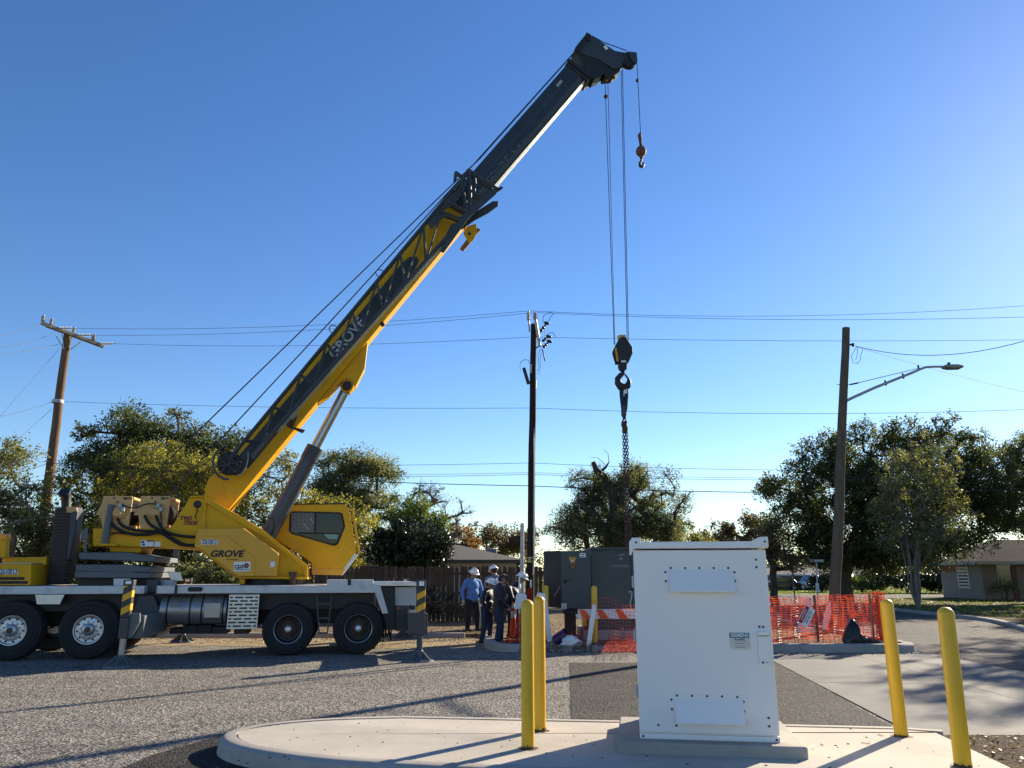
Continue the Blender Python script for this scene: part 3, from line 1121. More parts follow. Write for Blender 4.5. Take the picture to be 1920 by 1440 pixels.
# ------------------------------------------------------------------ outriggers
def outrigger(bx, by, topy, stripe0, stripe1, sleeve1, v):
    ub_, _ = K(bx, by, v)
    zt = K(bx, topy, v)[1]
    zs0, zs1, zl = K(bx, stripe0, v)[1], K(bx, stripe1, v)[1], K(bx, sleeve1, v)[1]
    s = 0.085
    j = MB().box(-s, s, -s, s, zl, zs1).build('outrigger_jack', CGR, crane, bevel=0.02, seg=3)
    j.location = (ub_, v, 0)
    MB().box(-s - 0.001, s + 0.001, -s - 0.001, s + 0.001, zs1, zs0).build('striped_sleeve', STRP, j, bevel=0.02, seg=3)
    MB().box(-s - 0.01, s + 0.01, -s - 0.01, s + 0.01, zs0, zt).build('jack_cap', CGR, j, bevel=0.012)
    MB().box(-s * 0.6, s * 0.6, -s - 0.016, -s - 0.012, zs0 + 0.03, zt - 0.02).build('warning_placard', DECW, j)
    MB().cyl((0, 0, 0.2), (0, 0, zl), 0.062, n=20).build('jack_rod', CGR if by < 1245 else TNK, j, smooth=40)
    pd = MB().lathe([(0.0, 0.24), (0.05, 0.24), (0.07, 0.2), (0.09, 0.11), (0.24, 0.035), (0.29, 0.03), (0.295, 0.0), (0.0, 0.0)], 28).build('float_pad', CGL, j, smooth=25)
    for k in range(8):
        a = 2 * PI * k / 8
        rb = MB().prism([(0.06, 0.20), (0.09, 0.20), (0.285, 0.045), (0.285, 0.025), (0.06, 0.03)], -0.007, 0.007).xf(Matrix.Rotation(a, 4, 'Z'))
        rb.build('pad_rib', CGL, pd)
    return j, ub_, zl


V_OUT = KF.n.dot(gnd(225, 1250) - KF.o)
V_OUT2 = KF.n.dot(gnd(785, 1240) - KF.o)
j1, uj1, zl1 = outrigger(225, 1252, 1087, 1098, 1157, 1197, V_OUT)
j2, uj2, zl2 = outrigger(786, 1239, 1088, 1101, 1152, 1192, V_OUT2)
for uj, v0, zl in ((uj1, V_OUT, zl1), (uj2, V_OUT2, zl2)):
    bw = 0.20
    MB().box(uj - 0.16 + 0.16 * (uj < 3), uj + 0.16 + 0.16 * (uj < 3), v0 + 0.0855, 0.6, 0.50, 0.92).build('outrigger_beam', CGL if uj < 3 else CGR, crane, bevel=0.012)
    vf_ = VW - v0
    jj = copy_tree(j1 if uj < 3 else j2, crane)
    jj.location = (uj, vf_, 0)
    MB().box(uj - 0.16, uj + 0.16, VW - 0.6, vf_ - 0.0855, 0.50, 0.92).build('outrigger_beam', CGR, crane, bevel=0.012)
pr('jack_bracket', [(237, 1150), (262, 1150), (262, 1166), (246, 1196), (240, 1196)], V_OUT - 0.03, V_OUT + 0.05, CGL, bevel=0.004)
pr('jack_bracket', [(764, 1149), (797, 1149), (797, 1191), (766, 1186)], V_OUT2 - 0.09, V_OUT2 + 0.2, CGR, bevel=0.006)

# ------------------------------------------------------------------ engine hood, silencer and carrier cab at the front
hv = 0.12
hood_ = pr('engine_hood', [(-120, 1057), (59, 1057), (57, 1097.5), (-120, 1097.5)], hv, 2.2, YEL, bevel=0.012)
mb = MB()
for row, (y0, y1) in enumerate(((1082, 1087.5), (1089.2, 1094.8))):
    for k in range(-6, 5):
        x0 = -6.3 + 13.3 * k + (6.4 if row else 0)
        if x0 + 12 < 54:
            a0, b0 = K(x0, y0, hv), K(x0 + 12, y1, hv)
            mb.box(a0[0], b0[0], hv - 0.004, hv - 0.001, b0[1], a0[1])
mb.build('louver', mat('vent_black', (0.01, 0.009, 0.012), 0.6), hood_)
pr('top_strip', [(-120, 1055.5), (59, 1055.5), (59, 1057.2), (-120, 1057.2)], hv - 0.03, 2.2, GAL, hood_, 0)
pr('hood_decal', [(-6, 1068), (33, 1067.5), (33, 1077), (-6, 1077)], hv - 0.005, hv - 0.001, DECW, hood_, 0)
u, w = K(14, 1072.3, hv)
lettering('32610013', 0.15, DECB, hood_, (u, hv - 0.0065, w), FR, bold=0.003, width=0.62)
pr('rear_cowl', [(5, 1045), (87, 1044.5), (86, 1060), (5, 1060)], 0.75, 1.9, YEL, bevel=0.01)
pr('carrier_cab', [(-260, 1000), (-110, 1003), (-110, 1098), (-300, 1098), (-300, 1050)], 0.05, 1.4, YEL, bevel=0.04)
pr('beacon_post', [(-2, 1012), (12, 1012), (10, 1046), (0, 1046)], 0.5, 0.7, YEL, bevel=0.02)
pr('beacon', [(-2, 1000), (14, 1001), (13, 1013), (-2, 1013)], 0.48, 0.72, mat('amber', (0.75, 0.30, 0.01), 0.3), bevel=0.03)
sil = pr('silencer', [(104, 951), (141, 949), (134, 1004), (120, 1096), (88, 1096), (95, 1010)], 0.85, 1.45, BLK, bevel=0.06, seg=3)
sg = MB()
for k in range(24):
    y = 955 + k * 5.9
    xl = 104 - (y - 951) * 0.105
    sg.bar(p3(xl, y, 0.842), p3(xl + 36, y - 0.6, 0.842), 0.008, 0.024)
for k in range(7):
    sg.bar(p3(105 + k * 5.8, 953, 0.84), p3(89 + k * 5.0, 1094, 0.84), 0.012)
sg.build('guard_mesh', mat('rust_brown', (0.075, 0.04, 0.032), 0.7), sil)
MB().tube([p3(124, 955, 1.1), p3(124, 935, 1.1), p3(123, 928, 1.06), p3(120, 922, 0.98)], [0.10, 0.10, 0.11, 0.125], 20).build('exhaust_pipe', BLK, sil, smooth=50)
pr('bracket', [(124, 950), (144, 951), (144, 961), (125, 961)], 0.80, 0.84, TAN, sil, 0.004)
pr('air_duct', [(133, 960), (146, 957), (140, 1005), (130, 1050), (124, 1050)], 0.78, 1.2, CGR, sil, 0.03)
mir = pr('mirror', [(152, 1000), (161, 988), (165, 990), (162, 1035), (157, 1035), (158, 1010), (150, 1018)], 0.5, 0.53, CGL, bevel=0.01)

# ------------------------------------------------------------------ counterweight slabs on the deck
cw = pr('counterweight', [(147, 1036), (237, 1035.5), (262, 1040), (291, 1043.5), (291, 1053.5), (148, 1048.5)], 0.15, 2.35, CGL, bevel=0.015)
pr('counterweight', [(142, 1058.5), (241, 1058.5), (256, 1061), (283, 1063), (282, 1073), (142, 1070.5)], 0.10, 2.4, CGL, bevel=0.012)
pr('counterweight', [(140, 1071.2), (241, 1071.2), (255, 1073.4), (281, 1073.8), (280, 1084), (140, 1083)], 0.10, 2.4, CGL, bevel=0.012)
pr('counterweight_cradle', [(146, 1084), (276, 1084.5), (276, 1098), (146, 1098)], 0.4, 2.1, BLK, bevel=0.01)
pr('cradle_plate', [(213, 1085), (244, 1085), (244, 1098), (213, 1098)], 0.10, 0.12, PLATE, bevel=0)
pr('load_chart_board', [(313, 1071), (338, 1073), (343, 1089), (321, 1089)], 0.62, 0.64, ALU, bevel=0.003)
pr('deck_box', [(300, 1087), (326, 1087), (326, 1098), (300, 1098)], 0.5, 0.8, GAL, bevel=0.006)

# ------------------------------------------------------------------ turntable and superstructure
uT = K(512, 1090, VC)[0]
MB().lathe([(0.0, DT), (0.72, DT), (0.72, DT + 0.10), (0.66, DT + 0.10), (0.66, DT + 0.16), (0.0, DT + 0.16)], 48, (uT, VC, 0)).build('turntable_ring', BLK, crane, smooth=30)
mb = MB()
for k in range(60):
    a = 2 * PI * k / 60
    bb = MB().box(0.715, 0.735, -0.02, 0.02, DT + 0.01, DT + 0.09).xf(Matrix.Translation((uT, VC, 0)) @ Matrix.Rotation(a, 4, 'Z'))
    mb.add(bb.v, bb.f)
mb.build('ring_tooth', BLK, crane)
pr('turntable_deck', [(448, 1081), (576, 1081.5), (577, 1086), (448, 1085)], 0.50, 2.0, YEL, bevel=0.006)
pr('yellow_block', [(449, 1086), (459, 1086), (458, 1095), (449, 1095)], 0.55, 0.9, YEL, bevel=0.01)
lock = pr('swing_lock', [(540, 1072), (556, 1072), (554, 1084), (551, 1096), (546, 1096), (544, 1084)], 0.40, 0.5, RST, bevel=0.01)
# two side plates
SPn = [(357, 931.5), (386, 930), (440, 963), (500, 998), (540, 1032), (574, 1060), (574, 1083), (442, 1083), (370, 1030), (320, 991)]
pr('side_plate', SPn, 0.60, 0.66, YEL, bevel=0.004)
pr('side_plate', SPn, 1.84, 1.90, YEL, bevel=0.004, vref=0.60)
rib = MB()
rib.prism(poly([(384, 929.5), (388, 931), (441, 964), (501, 999), (541, 1033), (577, 1061), (577, 1084), (571, 1084), (571, 1066), (536, 1037), (495, 1006), (436, 972), (384, 941)], 0.52), 0.52, 0.60)
rib.build('edge_rib', YEL, crane, bevel=0.004)
pr('stiffener', [(382, 930), (387, 931), (384, 991), (379, 991)], 0.55, 0.60, YEL, bevel=0.003)
pr('top_lip', [(355, 930), (388, 928.8), (388, 931), (356, 932.4)], 0.52, 0.72, YEL, bevel=0.003)
pr('centre_web', [(386, 990), (520, 1040), (560, 1075), (440, 1080)], 1.0, 1.5, YEL, bevel=0.01)
u, w = K(370, 945.5, 0.59)
pv = MB().lathe([(0.0, -0.02), (0.075, -0.02), (0.085, 0.0), (0.085, 0.02)], 24, (u, 0.59, w), 'y').build('boom_pivot_pin', BLK, crane, smooth=35)
MB().tube([(u, 0.56, w - 0.05), (u + 0.02, 0.555, w - 0.16), (u - 0.01, 0.555, w - 0.26), (u + 0.01, 0.555, w - 0.34)], 0.012, 6).build('hose_tail', RUB, crane, smooth=60)
for txt, x, y, mm, sz in (('TMS', 348, 971.8, DECR, 0.125), ('700E', 356.5, 980.8, DECR, 0.135)):
    u, w = K(x, y, 0.6)
    lettering(txt, sz, mm, crane, (u, 0.596, w), FR, bold=0.005, shear=0.2, width=1.15)
# plastic cover in front of the side plate
cv = pr('swing_motor_cover', [(372, 991), (457, 990), (523, 1038), (519, 1081), (443, 1081), (376, 1030), (364, 1028), (366, 1008)], 0.36, 0.56, ORG, bevel=0.03, seg=3)
pr('raised_panel', [(370, 1005), (425, 1004), (478, 1045), (477, 1081), (446, 1081), (378, 1030), (367, 1027)], 0.325, 0.37, ORG, cv, 0.028, seg=3)
u, w = K(398, 1016.5, 0.32)
pr('number_decal', [(377, 1012), (408, 1011.5), (408, 1020.5), (377, 1021)], 0.3215, 0.3245, DECW, cv, 0)
lettering('32610013', 0.135, DECB, cv, (K(392.5, 1016.3, 0.32)[0], 0.3195, K(392.5, 1016.3, 0.32)[1]), FR, bold=0.003, width=0.58)
u, w = K(425, 1038.7, 0.32)
lettering('GROVE', 0.19, DECK, cv, (u, 0.3225, w), FR, bold=0.009, shear=0.2, width=1.12)
u, w = K(436, 1048.7, 0.32)
lettering('a Company', 0.05, DECK, cv, (u, 0.3225, w), FR, bold=0.001, width=1.1).data.materials[0] = DECK
d = pr('utility_decal', [(438.5, 1053.5), (469.5, 1053), (469, 1071), (438, 1071.5)], 0.320, 0.3235, DECW, cv, 0)
u, w = K(448.5, 1061.3, 0.319)
lettering('cps', 0.15, DECK, cv, (u, 0.3185, w), FR, bold=0.003)
u, w = K(453.5, 1067.8, 0.319)
lettering('SAN ANTONIO, TEXAS', 0.042, DECK, cv, (u, 0.3185, w), FR, bold=0.0008, width=0.72)
u, w = K(462, 1060.5, 0.319)
fl = MB()
for k in range(6):
    a = 2 * PI * k / 6
    bb = MB().lathe([(0.026, 0.0), (0.025, -0.002), (0.0, -0.002)], 12, (u + 0.034 * math.cos(a), 0.3195, w + 0.034 * math.sin(a)), 'y')
    fl.add(bb.v, bb.f)
fl.build('flower_logo', DECR, cv)
MB().lathe([(0.02, 0.0), (0.019, -0.002), (0.0, -0.002)], 16, (u, 0.3175, w), 'y').build('flower_logo_centre', mat('logo_orange', (0.55, 0.25, 0.06), 0.5), cv)
pr('warning_decal', [(507, 1053.5), (515.5, 1053), (515, 1063), (507, 1063.5)], 0.353, 0.3575, DECW, cv, 0)

# counterweight arm with decals
arm = pr('rear_beam', [(174, 991), (367, 990), (366, 1029), (300, 1026), (250, 1025), (174, 1024)], 0.62, 1.88, YEL, bevel=0.012)
pr('beam_foot', [(206, 1024), (268, 1025.5), (262, 1036), (206, 1034)], 0.75, 1.75, YEL, bevel=0.01)
pr('danger_decal', [(263.5, 1013.2), (288, 1012.8), (287.5, 1024.5), (263, 1024.6)], 0.6145, 0.6185, DECW, arm, 0)
pr('danger_decal', [(290.5, 1016), (301, 1016), (300.5, 1024.5), (290, 1024.6)], 0.6145, 0.6185, DECW, arm, 0)
pr('decal_band', [(275, 1013), (288, 1012.9), (288, 1015.5), (275, 1015.5)], 0.612, 0.6143, DECR, arm, 0)
mb = MB()
for x, y in ((267.5, 1016), (269, 1021)):
    u, w = K(x, y, 0.613)
    mb.box(u - 0.03, u + 0.03, 0.612, 0.6143, w - 0.02, w + 0.02)
mb.build('decal_print', DECB, arm)
post = MB().tube([p3(196, 1021, 0.56), p3(209, 946, 0.56)], [0.075, 0.07], 20).build('mast_post', CGL, crane, smooth=40)
pr('post_flange', [(184, 1019), (220, 1020.5), (218, 1024), (186, 1022.5)], 0.44, 0.72, YEL, bevel=0.004)

# winches
def winch(dx, first):
    P = lambda pts: [(x + dx, y) for x, y in pts]
    pl = [(191, 935), (194, 929.5), (252, 930), (258, 933), (240, 990), (200, 991), (197, 970), (181, 966), (181, 960), (188, 950)]
    h = pr('winch', P([(194, 930), (247, 930), (249, 933), (241, 987), (236, 991), (192, 991), (188, 966), (179, 966), (190, 946)]), 0.62, 0.66, TAN, bevel=0.006)
    pr('winch_side_plate', P([(194, 930), (247, 930), (249, 933), (241, 987), (236, 991), (192, 991), (188, 966), (179, 966), (190, 946)]), 1.5, 1.54, TAN, h, 0.006, vref=0.62)
    a = K(222 + dx, 962, 0.62)
    MB().cyl((a[0], 0.67, a[1]), (a[0], 1.49, a[1]), 0.26, n=28).build('drum', BLK, h, smooth=40)
    g = MB()
    for k in range(22):
        y = 0.70 + k * 0.034
        g.lathe([(0.258, -0.014), (0.272, 0.0), (0.258, 0.014)], 28, (a[0], y, a[1]), 'y')
    g.build('rope_groove', CABLE, h, smooth=60)
    MB().lathe([(0.15, 0.0), (0.15, -0.05), (0.10, -0.09), (0.08, -0.13), (0.0, -0.13)], 20, (a[0], 0.62, a[1]), 'y').build('winch_motor', TAN, h, smooth=40)
    tb = K(249 + dx, 934, 0.62)
    MB().cyl((tb[0] - 0.02, 0.66, tb[1]), (tb[0] - 0.02, 1.5, tb[1]), 0.04).build('tie_bar', TAN, h, smooth=40)
    MB().bar((tb[0] - 0.09, 0.66, a[1] - 0.27), (tb[0] - 0.09, 1.5, a[1] - 0.27), 0.06).build('tie_bar', TAN, h)
    pr('badge', P([(231, 932.5), (239, 932.5), (239, 936.5), (231, 936.5)]), 0.6135, 0.6175, DECK, h, 0)
    for sx, sy in ((214, 934), (220, 941), (224, 944), (243, 934)):
        q = K(sx + dx, sy, 0.62)
        MB().lathe([(0.022, 0), (0.02, -0.012), (0.0, -0.013)], 10, (q[0], 0.62, q[1]), 'y').build('bolt', RST, h)
    ft = MB()
    for sx, sy in ((219, 958), (231, 955), (226, 948)):
        q = K(sx + dx, sy, 0.55)
        ft.box(q[0] - 0.035, q[0] + 0.035, 0.50, 0.62, q[1] - 0.05, q[1] + 0.05)
    ft.build('valve_block', GAL, h, bevel=0.01)
    return h


winch(0, True)
winch(71, False)


def hose(pts, r=0.026, v=0.56, name='hydraulic_hose'):
    q = [p3(x, y, v if len(p) < 1 else p[0]) for x, y, *p in pts]
    # smooth the path
    out = []
    n = len(q)
    for i in range(n - 1):
        a0, a1, a2, a3 = q[max(i - 1, 0)], q[i], q[i + 1], q[min(i + 2, n - 1)]
        for k in range(6):
            t = k / 6
            out.append(0.5 * (2 * a1 + (a2 - a0) * t + (2 * a0 - 5 * a1 + 4 * a2 - a3) * t * t + (3 * a1 - a0 - 3 * a2 + a3) * t ** 3))
    out.append(q[-1])
    return MB().tube(out, r, 8).build(name, RUB, crane, smooth=60)


hose([(220, 967), (224, 980), (238, 990), (262, 995), (300, 997), (340, 1005), (366, 1007)], 0.03)
hose([(208, 980), (220, 992), (245, 1001), (275, 1002), (300, 999), (320, 1010), (340, 1021), (366, 1023)], 0.034, 0.54)
hose([(292, 966), (300, 985), (312, 997), (335, 1004), (366, 1007)], 0.03, 0.5)
hose([(271, 966), (280, 982), (295, 992), (320, 1008), (345, 1021), (366, 1022)], 0.032, 0.52)
hose([(301, 948), (302, 965), (303, 985), (305, 992)], 0.014, 0.54)
hose([(226, 946), (246, 952), (258, 951), (274, 945), (292, 945), (300, 948)], 0.014, 0.54)
hose([(208, 1003), (215, 999), (240, 1001), (270, 1001)], 0.018, 0.55)

# ------------------------------------------------------------------ boom
BV0, BV1 = 0.95, 1.55
A = Vector(K(472, 900, BV0))
B = Vector(K(866, 425, BV0))
bd = (B - A).normalized()
bn = Vector((-bd.y, bd.x))                      # upward normal in (u, w)
T_ = Vector(K(390, 900, BV0))
HB = abs((T_ - A).dot(bn))                       # depth of the base section
foot = Vector(K(370, 945.5, BV0))
s0 = (foot - A).dot(bd)
sB = (B - A).dot(bd) + 0.35


def bp(s, h):
    q = A + bd * s + bn * h
    return (q.x, q.y)


base = MB()
base.prism([bp(s0 + 0.25, -0.02), bp(sB, 0), bp(sB, HB), bp(s0 + 0.55, HB), bp(s0 - 0.12, HB * 0.55), bp(s0 - 0.16, HB * 0.3)], BV0, BV1)
boom = base.build('boom', YEL, crane, bevel=0.03, seg=3)
# bottom plate seams, side stiffener, dark stripe with lettering
sw0 = (Vector(K(455, 872, BV0)) - A).dot(bd)
sw1 = (Vector(K(775, 478, BV0)) - A).dot(bd)
str_ = [bp(sw0, HB * 0.30), bp(sw1 - 0.3, HB * 0.30), bp(sw1 - 0.05, HB * 0.36), bp(sw1 + 0.02, HB * 0.52), bp(sw1 - 0.1, HB * 0.70), bp(sw1 - 0.35, HB * 0.76), bp(sw0, HB * 0.76)]
MB().prism(str_, BV0 - 0.006, BV0 - 0.0015).build('dark_stripe', CGR, boom)
ang = math.atan2(bd.y, bd.x)
u, w = K(651, 634, BV0)
lettering('GROVE', 0.36, mat('letter_grey', (0.5, 0.52, 0.55), 0.5), boom, (u, BV0 - 0.010, w), (PI / 2, -ang, 0), bold=0.008, width=1.1).rotation_mode = 'XYZ'
lo = boom.children[-1]
lo.matrix_local = Matrix.Translation((u, BV0 - 0.010, w)) @ Matrix.Rotation(-ang, 4, 'Y') @ Matrix.Rotation(PI / 2, 4, 'X') @ Matrix.Diagonal((1.05, 1, 1, 1))
# cylinder bracket under the boom
pr('cylinder_bracket', [(596, 755), (690, 640), (684, 690), (668, 722), (655, 735), (640, 715), (618, 740)], BV0 + 0.1, BV1 - 0.1, YEL, boom, 0.015)
pr('rope_guide_bracket', [(669, 690), (678, 676), (684, 680), (680, 693), (673, 697)], BV0 + 0.15, BV0 + 0.3, RST, boom, 0.004)
pr('boom_rest_lug', [(539, 773), (556, 777), (556, 783), (549, 800), (572, 806), (567, 812), (540, 800), (532, 788)], BV0 - 0.06, BV0 + 0.0, RST, boom, 0.005)
pr('junction_box', [(541, 773), (549, 771), (557, 777), (549, 787), (540, 781)], BV0 - 0.14, BV0 - 0.02, GAL, boom, 0.008)
pr('work_lamp', [(712, 606), (718, 602), (722, 609), (716, 613)], BV0 - 0.06, BV0 - 0.005, BLK, boom, 0.006)
# collar at the end of the base section and hanging nose bracket
MB().prism([bp(sB - 0.12, -0.03), bp(sB + 0.02, -0.03), bp(sB + 0.02, HB + 0.03), bp(sB - 0.12, HB + 0.03)], BV0 - 0.03, BV1 + 0.03).build('collar', YEL, boom, bevel=0.012)
nb = pr('nose_bracket', [(876, 424), (893, 419), (895, 436), (888, 450), (880, 457), (869, 437)], BV0 - 0.02, BV0 + 0.03, YEL, boom, 0.005)
pr('bracket_arm', [(875, 449), (883, 454), (870, 469), (863, 465)], BV0 - 0.01, BV0 + 0.10, mat('brown_yellow', (0.30, 0.12, 0.015), 0.6), boom, 0.004)
pr('bracket_arm', [(888, 433), (896, 427), (901, 431), (892, 441)], BV0 - 0.01, BV0 + 0.10, mat('brown_yellow2', (0.30, 0.12, 0.015), 0.6), boom, 0.004)
u, w = K(880.5, 438, BV0 - 0.03)
MB().lathe([(0.045, 0), (0.04, -0.004), (0, -0.004)], 16, (u, BV0 - 0.021, w), 'y').build('bracket_hole', BLK, boom)

# extended inner section
IV0, IV1 = 1.02, 1.48
A2 = Vector(K(980, 288, IV0))
B2 = Vector(K(1100, 148, IV0))
T2 = Vector(K(980, 215, IV0))
b2 = (B2 - A2).normalized()
n2 = Vector((-b2.y, b2.x))
H2 = abs((T2 - A2).dot(n2))
s2a = (Vector(K(868, 420, IV0)) - A2).dot(b2) - 1.0
s2b = (B2 - A2).dot(b2) + 0.12


def ip(s, h):
    q = A2 + b2 * s + n2 * h
    return Vector((q.x, q.y))


# rounded-bottom box profile swept along the section
prof = [(IV0, H2), (IV0, H2 * 0.28), (IV0 + 0.05, H2 * 0.10), (IV0 + 0.14, 0.0), (IV1 - 0.14, 0.0), (IV1 - 0.05, H2 * 0.10), (IV1, H2 * 0.28), (IV1, H2)]
mb = MB()
vs = []
for s in (s2a, s2b):
    for v, h in prof:
        q = ip(s, h)
        vs.append((q.x, v, q.y))
n = len(prof)
mb.add(vs, [tuple(range(n)), tuple(reversed(range(n, 2 * n)))] + [(i, (i + 1) % n, (i + 1) % n + n, i + n) for i in range(n)])
CGB = mat('boom_grey', (0.030, 0.036, 0.044), 0.32, var=0.15, vs=1.4, dirt=0.15, dcol=(0.09, 0.09, 0.09))
sec = mb.build('boom_section', CGB, crane, bevel=0.02, seg=2)
mb = MB()
mb.bar((*ip(s2a + 1, H2 * 0.60)[:1], IV0 - 0.004, ip(s2a + 1, H2 * 0.60)[1]), (ip(s2b - 0.9, H2 * 0.60)[0], IV0 - 0.004, ip(s2b - 0.9, H2 * 0.60)[1]), 0.008, 0.012)
mb.build('weld_seam', mat('seam_grey', (0.09, 0.10, 0.11), 0.5), sec)
mb = MB()
rr = random.Random(5)
for k in range(46):
    s = s2a + 1.3 + rr.random() * 3.0
    h = H2 * (0.30 + 0.06 * rr.randrange(3))
    q, q2 = ip(s, h), ip(s + rr.uniform(0.03, 0.13), h)
    mb.bar((q.x, IV0 - 0.003, q.y), (q2.x, IV0 - 0.003, q2.y), 0.004, 0.010)
mb.build('scuff_stitch', mat('scuff', (0.30, 0.31, 0.33), 0.5), sec)
q0, q1 = ip(s2b - 0.95, H2 * 0.72), ip(s2b - 0.72, H2 * 0.80)
mb = MB().prism([tuple(ip(s2b - 0.95, H2 * 0.66)), tuple(ip(s2b - 0.70, H2 * 0.66)), tuple(ip(s2b - 0.70, H2 * 0.78)), tuple(ip(s2b - 0.95, H2 * 0.78))], IV0 - 0.005, IV0 - 0.001)
mb.build('decal', mat('worn_decal', (0.35, 0.35, 0.33), 0.6), sec)
# thin plate of paler grey along the underside of the inner section
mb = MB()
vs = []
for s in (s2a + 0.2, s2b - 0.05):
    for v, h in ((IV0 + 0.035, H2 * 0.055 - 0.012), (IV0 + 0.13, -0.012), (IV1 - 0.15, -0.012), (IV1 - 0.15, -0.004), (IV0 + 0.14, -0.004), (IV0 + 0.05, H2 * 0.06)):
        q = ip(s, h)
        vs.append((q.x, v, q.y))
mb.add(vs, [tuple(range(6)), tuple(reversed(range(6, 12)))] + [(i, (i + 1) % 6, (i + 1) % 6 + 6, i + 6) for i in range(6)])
mb.build('underside_plate', mat('underside_pale_grey', (0.55, 0.54, 0.50), 0.45, 0.2, var=0.3, vs=6), sec)
# collars at the head end
for ds, ex in ((-0.12, 0.03), (0.0, 0.05)):
    MB().prism([tuple(ip(s2b + ds - 0.05, -0.04 - ex)), tuple(ip(s2b + ds + 0.05, -0.04 - ex)), tuple(ip(s2b + ds + 0.05, H2 + ex)), tuple(ip(s2b + ds - 0.05, H2 + ex))], IV0 - ex, IV1 + ex).build('collar', BLK, sec, bevel=0.015)
# boom head
HV0, HV1 = 1.0, 1.5
head = pr('boom_head', [(1096, 67), (1101, 61), (1111, 67), (1173, 108), (1162, 126), (1152, 129), (1126, 113), (1080, 96), (1079, 88), (1090, 74)], HV0, HV1, CGR, bevel=0.012)
pr('head_neck', [(1077, 94), (1090, 76), (1100, 74), (1140, 108), (1138, 132), (1128, 142), (1114, 149), (1104, 140), (1092, 118)], HV0 + 0.03, HV1 - 0.03, BLK, head, 0.02)
pr('head_skirt', [(1131, 112), (1170, 118), (1163, 133), (1152, 141), (1134, 143)], HV0 + 0.05, HV1 - 0.05, BLK, head, 0.01)
pr('head_lug', [(1096, 68), (1100, 60), (1110, 66), (1104, 76)], HV0 - 0.06, HV0, BLK, head, 0.006)
pr('rope_guard', [(1078, 92), (1092, 74), (1100, 79), (1086, 97)], HV0 - 0.03, HV1 + 0.03, BLK, head, 0.01)
pr('head_placard', [(1131, 87), (1136, 84.5), (1141, 91), (1136, 93.5)], HV0 - 0.006, HV0 - 0.001, DECW, head, 0)
pr('sheave_arm', [(1153, 95), (1170, 98), (1182, 101), (1182, 114), (1168, 118), (1158, 116)], HV0 + 0.12, HV1 - 0.12, CGR, head, 0.008)
u, w = K(1181.7, 108, HV0)
rs_ = abs(K(1181.7, 94.5, HV0)[1] - w)
MB().lathe([(0.03, 0.08), (rs_ * 0.55, 0.09), (rs_, 0.08), (rs_, 0.11), (rs_ - 0.04, 0.16), (rs_, 0.21), (rs_, 0.24), (rs_ * 0.55, 0.23), (0.03, 0.24), (0.03, 0.08)], 36, (u, HV0, w), 'y').build('nose_sheave', BLK, head, smooth=35)
pr('sheave_plate', [(1176, 96), (1194, 98), (1195.5, 116), (1190, 119), (1184, 112)], HV0 + 0.05, HV0 + 0.075, CGR, head, 0.004)
for px, py in ((1107, 80), (1152, 124)):
    u, w = K(px, py, HV0)
    MB().lathe([(0.16, 0.1), (0.18, 0.12), (0.14, 0.25), (0.18, 0.38), (0.16, 0.4)], 28, (u, HV0, w), 'y').build('head_sheave', BLK, head, smooth=35)
for px, py in ((1128, 140), (1151, 144), (1136, 148)):
    u, w = K(px, py, 1.2)
    MB().ell((u, 1.2, w), (0.05, 0.05, 0.09)).build('limit_weight', RST, head, smooth=60)

# ------------------------------------------------------------------ lift cylinder
cb, ct = p3(498, 1013, VC), p3(590, 838, VC)
rt_ = p3(651, 726, VC)
ax = (rt_ - cb).normalized()
ct = cb + ax * (ct - cb).dot(ax)
cyl = MB().cyl(cb, ct, 0.19, n=32).build('lift_cylinder', mat('cylinder_grey', (0.055, 0.06, 0.07), 0.34, var=0.1, dirt=0.15), crane, smooth=40)
MB().cyl(ct - ax * 0.35, ct, 0.205, n=32).build('cylinder_gland', CGR, cyl, smooth=40)
MB().cyl(ct, rt_ - ax * 0.05, 0.115, n=32).build('chrome_rod', CHR, cyl, smooth=40)
MB().cyl(rt_ + Vector((0, -0.24, 0)), rt_ + Vector((0, 0.24, 0)), 0.11, n=24).build('rod_pin', BLK, cyl, smooth=40)
pe = MB().lathe([(0.16, -0.25), (0.17, -0.22), (0.17, -0.14), (0.10, -0.14)], 24, tuple(rt_), 'y')
pe.build('rod_eye', YEL, cyl, smooth=40)
hose([(502, 970), (512, 975), (513, 990), (508, 1008)], 0.01, 1.03)

# ------------------------------------------------------------------ operator cab on the far side
OV = 1.62
ocab = pr('operator_cab', [(548, 949), (556, 945), (646, 944), (651, 950), (666, 1037), (642, 1077), (584, 1076), (584, 1055), (556, 1036), (510, 1006), (522, 985)], OV, 2.5, YEL, bevel=0.02, seg=3)
pr('lower_skirt', [(585, 1067), (648, 1066.5), (641, 1078.5), (585, 1077.5)], OV - 0.012, OV, ORG, ocab, 0.004)
pr('roof_strip', [(549, 944.2), (648, 943), (649, 945.5), (549, 946.2)], OV - 0.015, 2.5, BLK, ocab, 0.004)
win = [(545, 960), (549, 958.5), (637, 960.5), (642, 963), (647, 986), (645, 993), (634, 1020), (628, 1023.5), (620, 1022), (547, 1001), (541.5, 996), (543, 965)]
cx_ = sum(p[0] for p in win) / len(win)
cy_ = sum(p[1] for p in win) / len(win)
wfm = pr('window_frame', win, OV - 0.014, OV - 0.001, RUB, ocab, 0.004)
wg = [(cx_ + (x - cx_) * 0.93, cy_ + (y - cy_) * 0.90) for x, y in win]
gm = bpy.data.materials.new('cab_glass')
gm.use_nodes = True
gb = gm.node_tree.nodes['Principled BSDF']
gb.inputs['Base Color'].default_value = (0.008, 0.012, 0.012, 1)
gb.inputs['Roughness'].default_value = 0.05
gb.inputs['Specular IOR Level'].default_value = 0.4
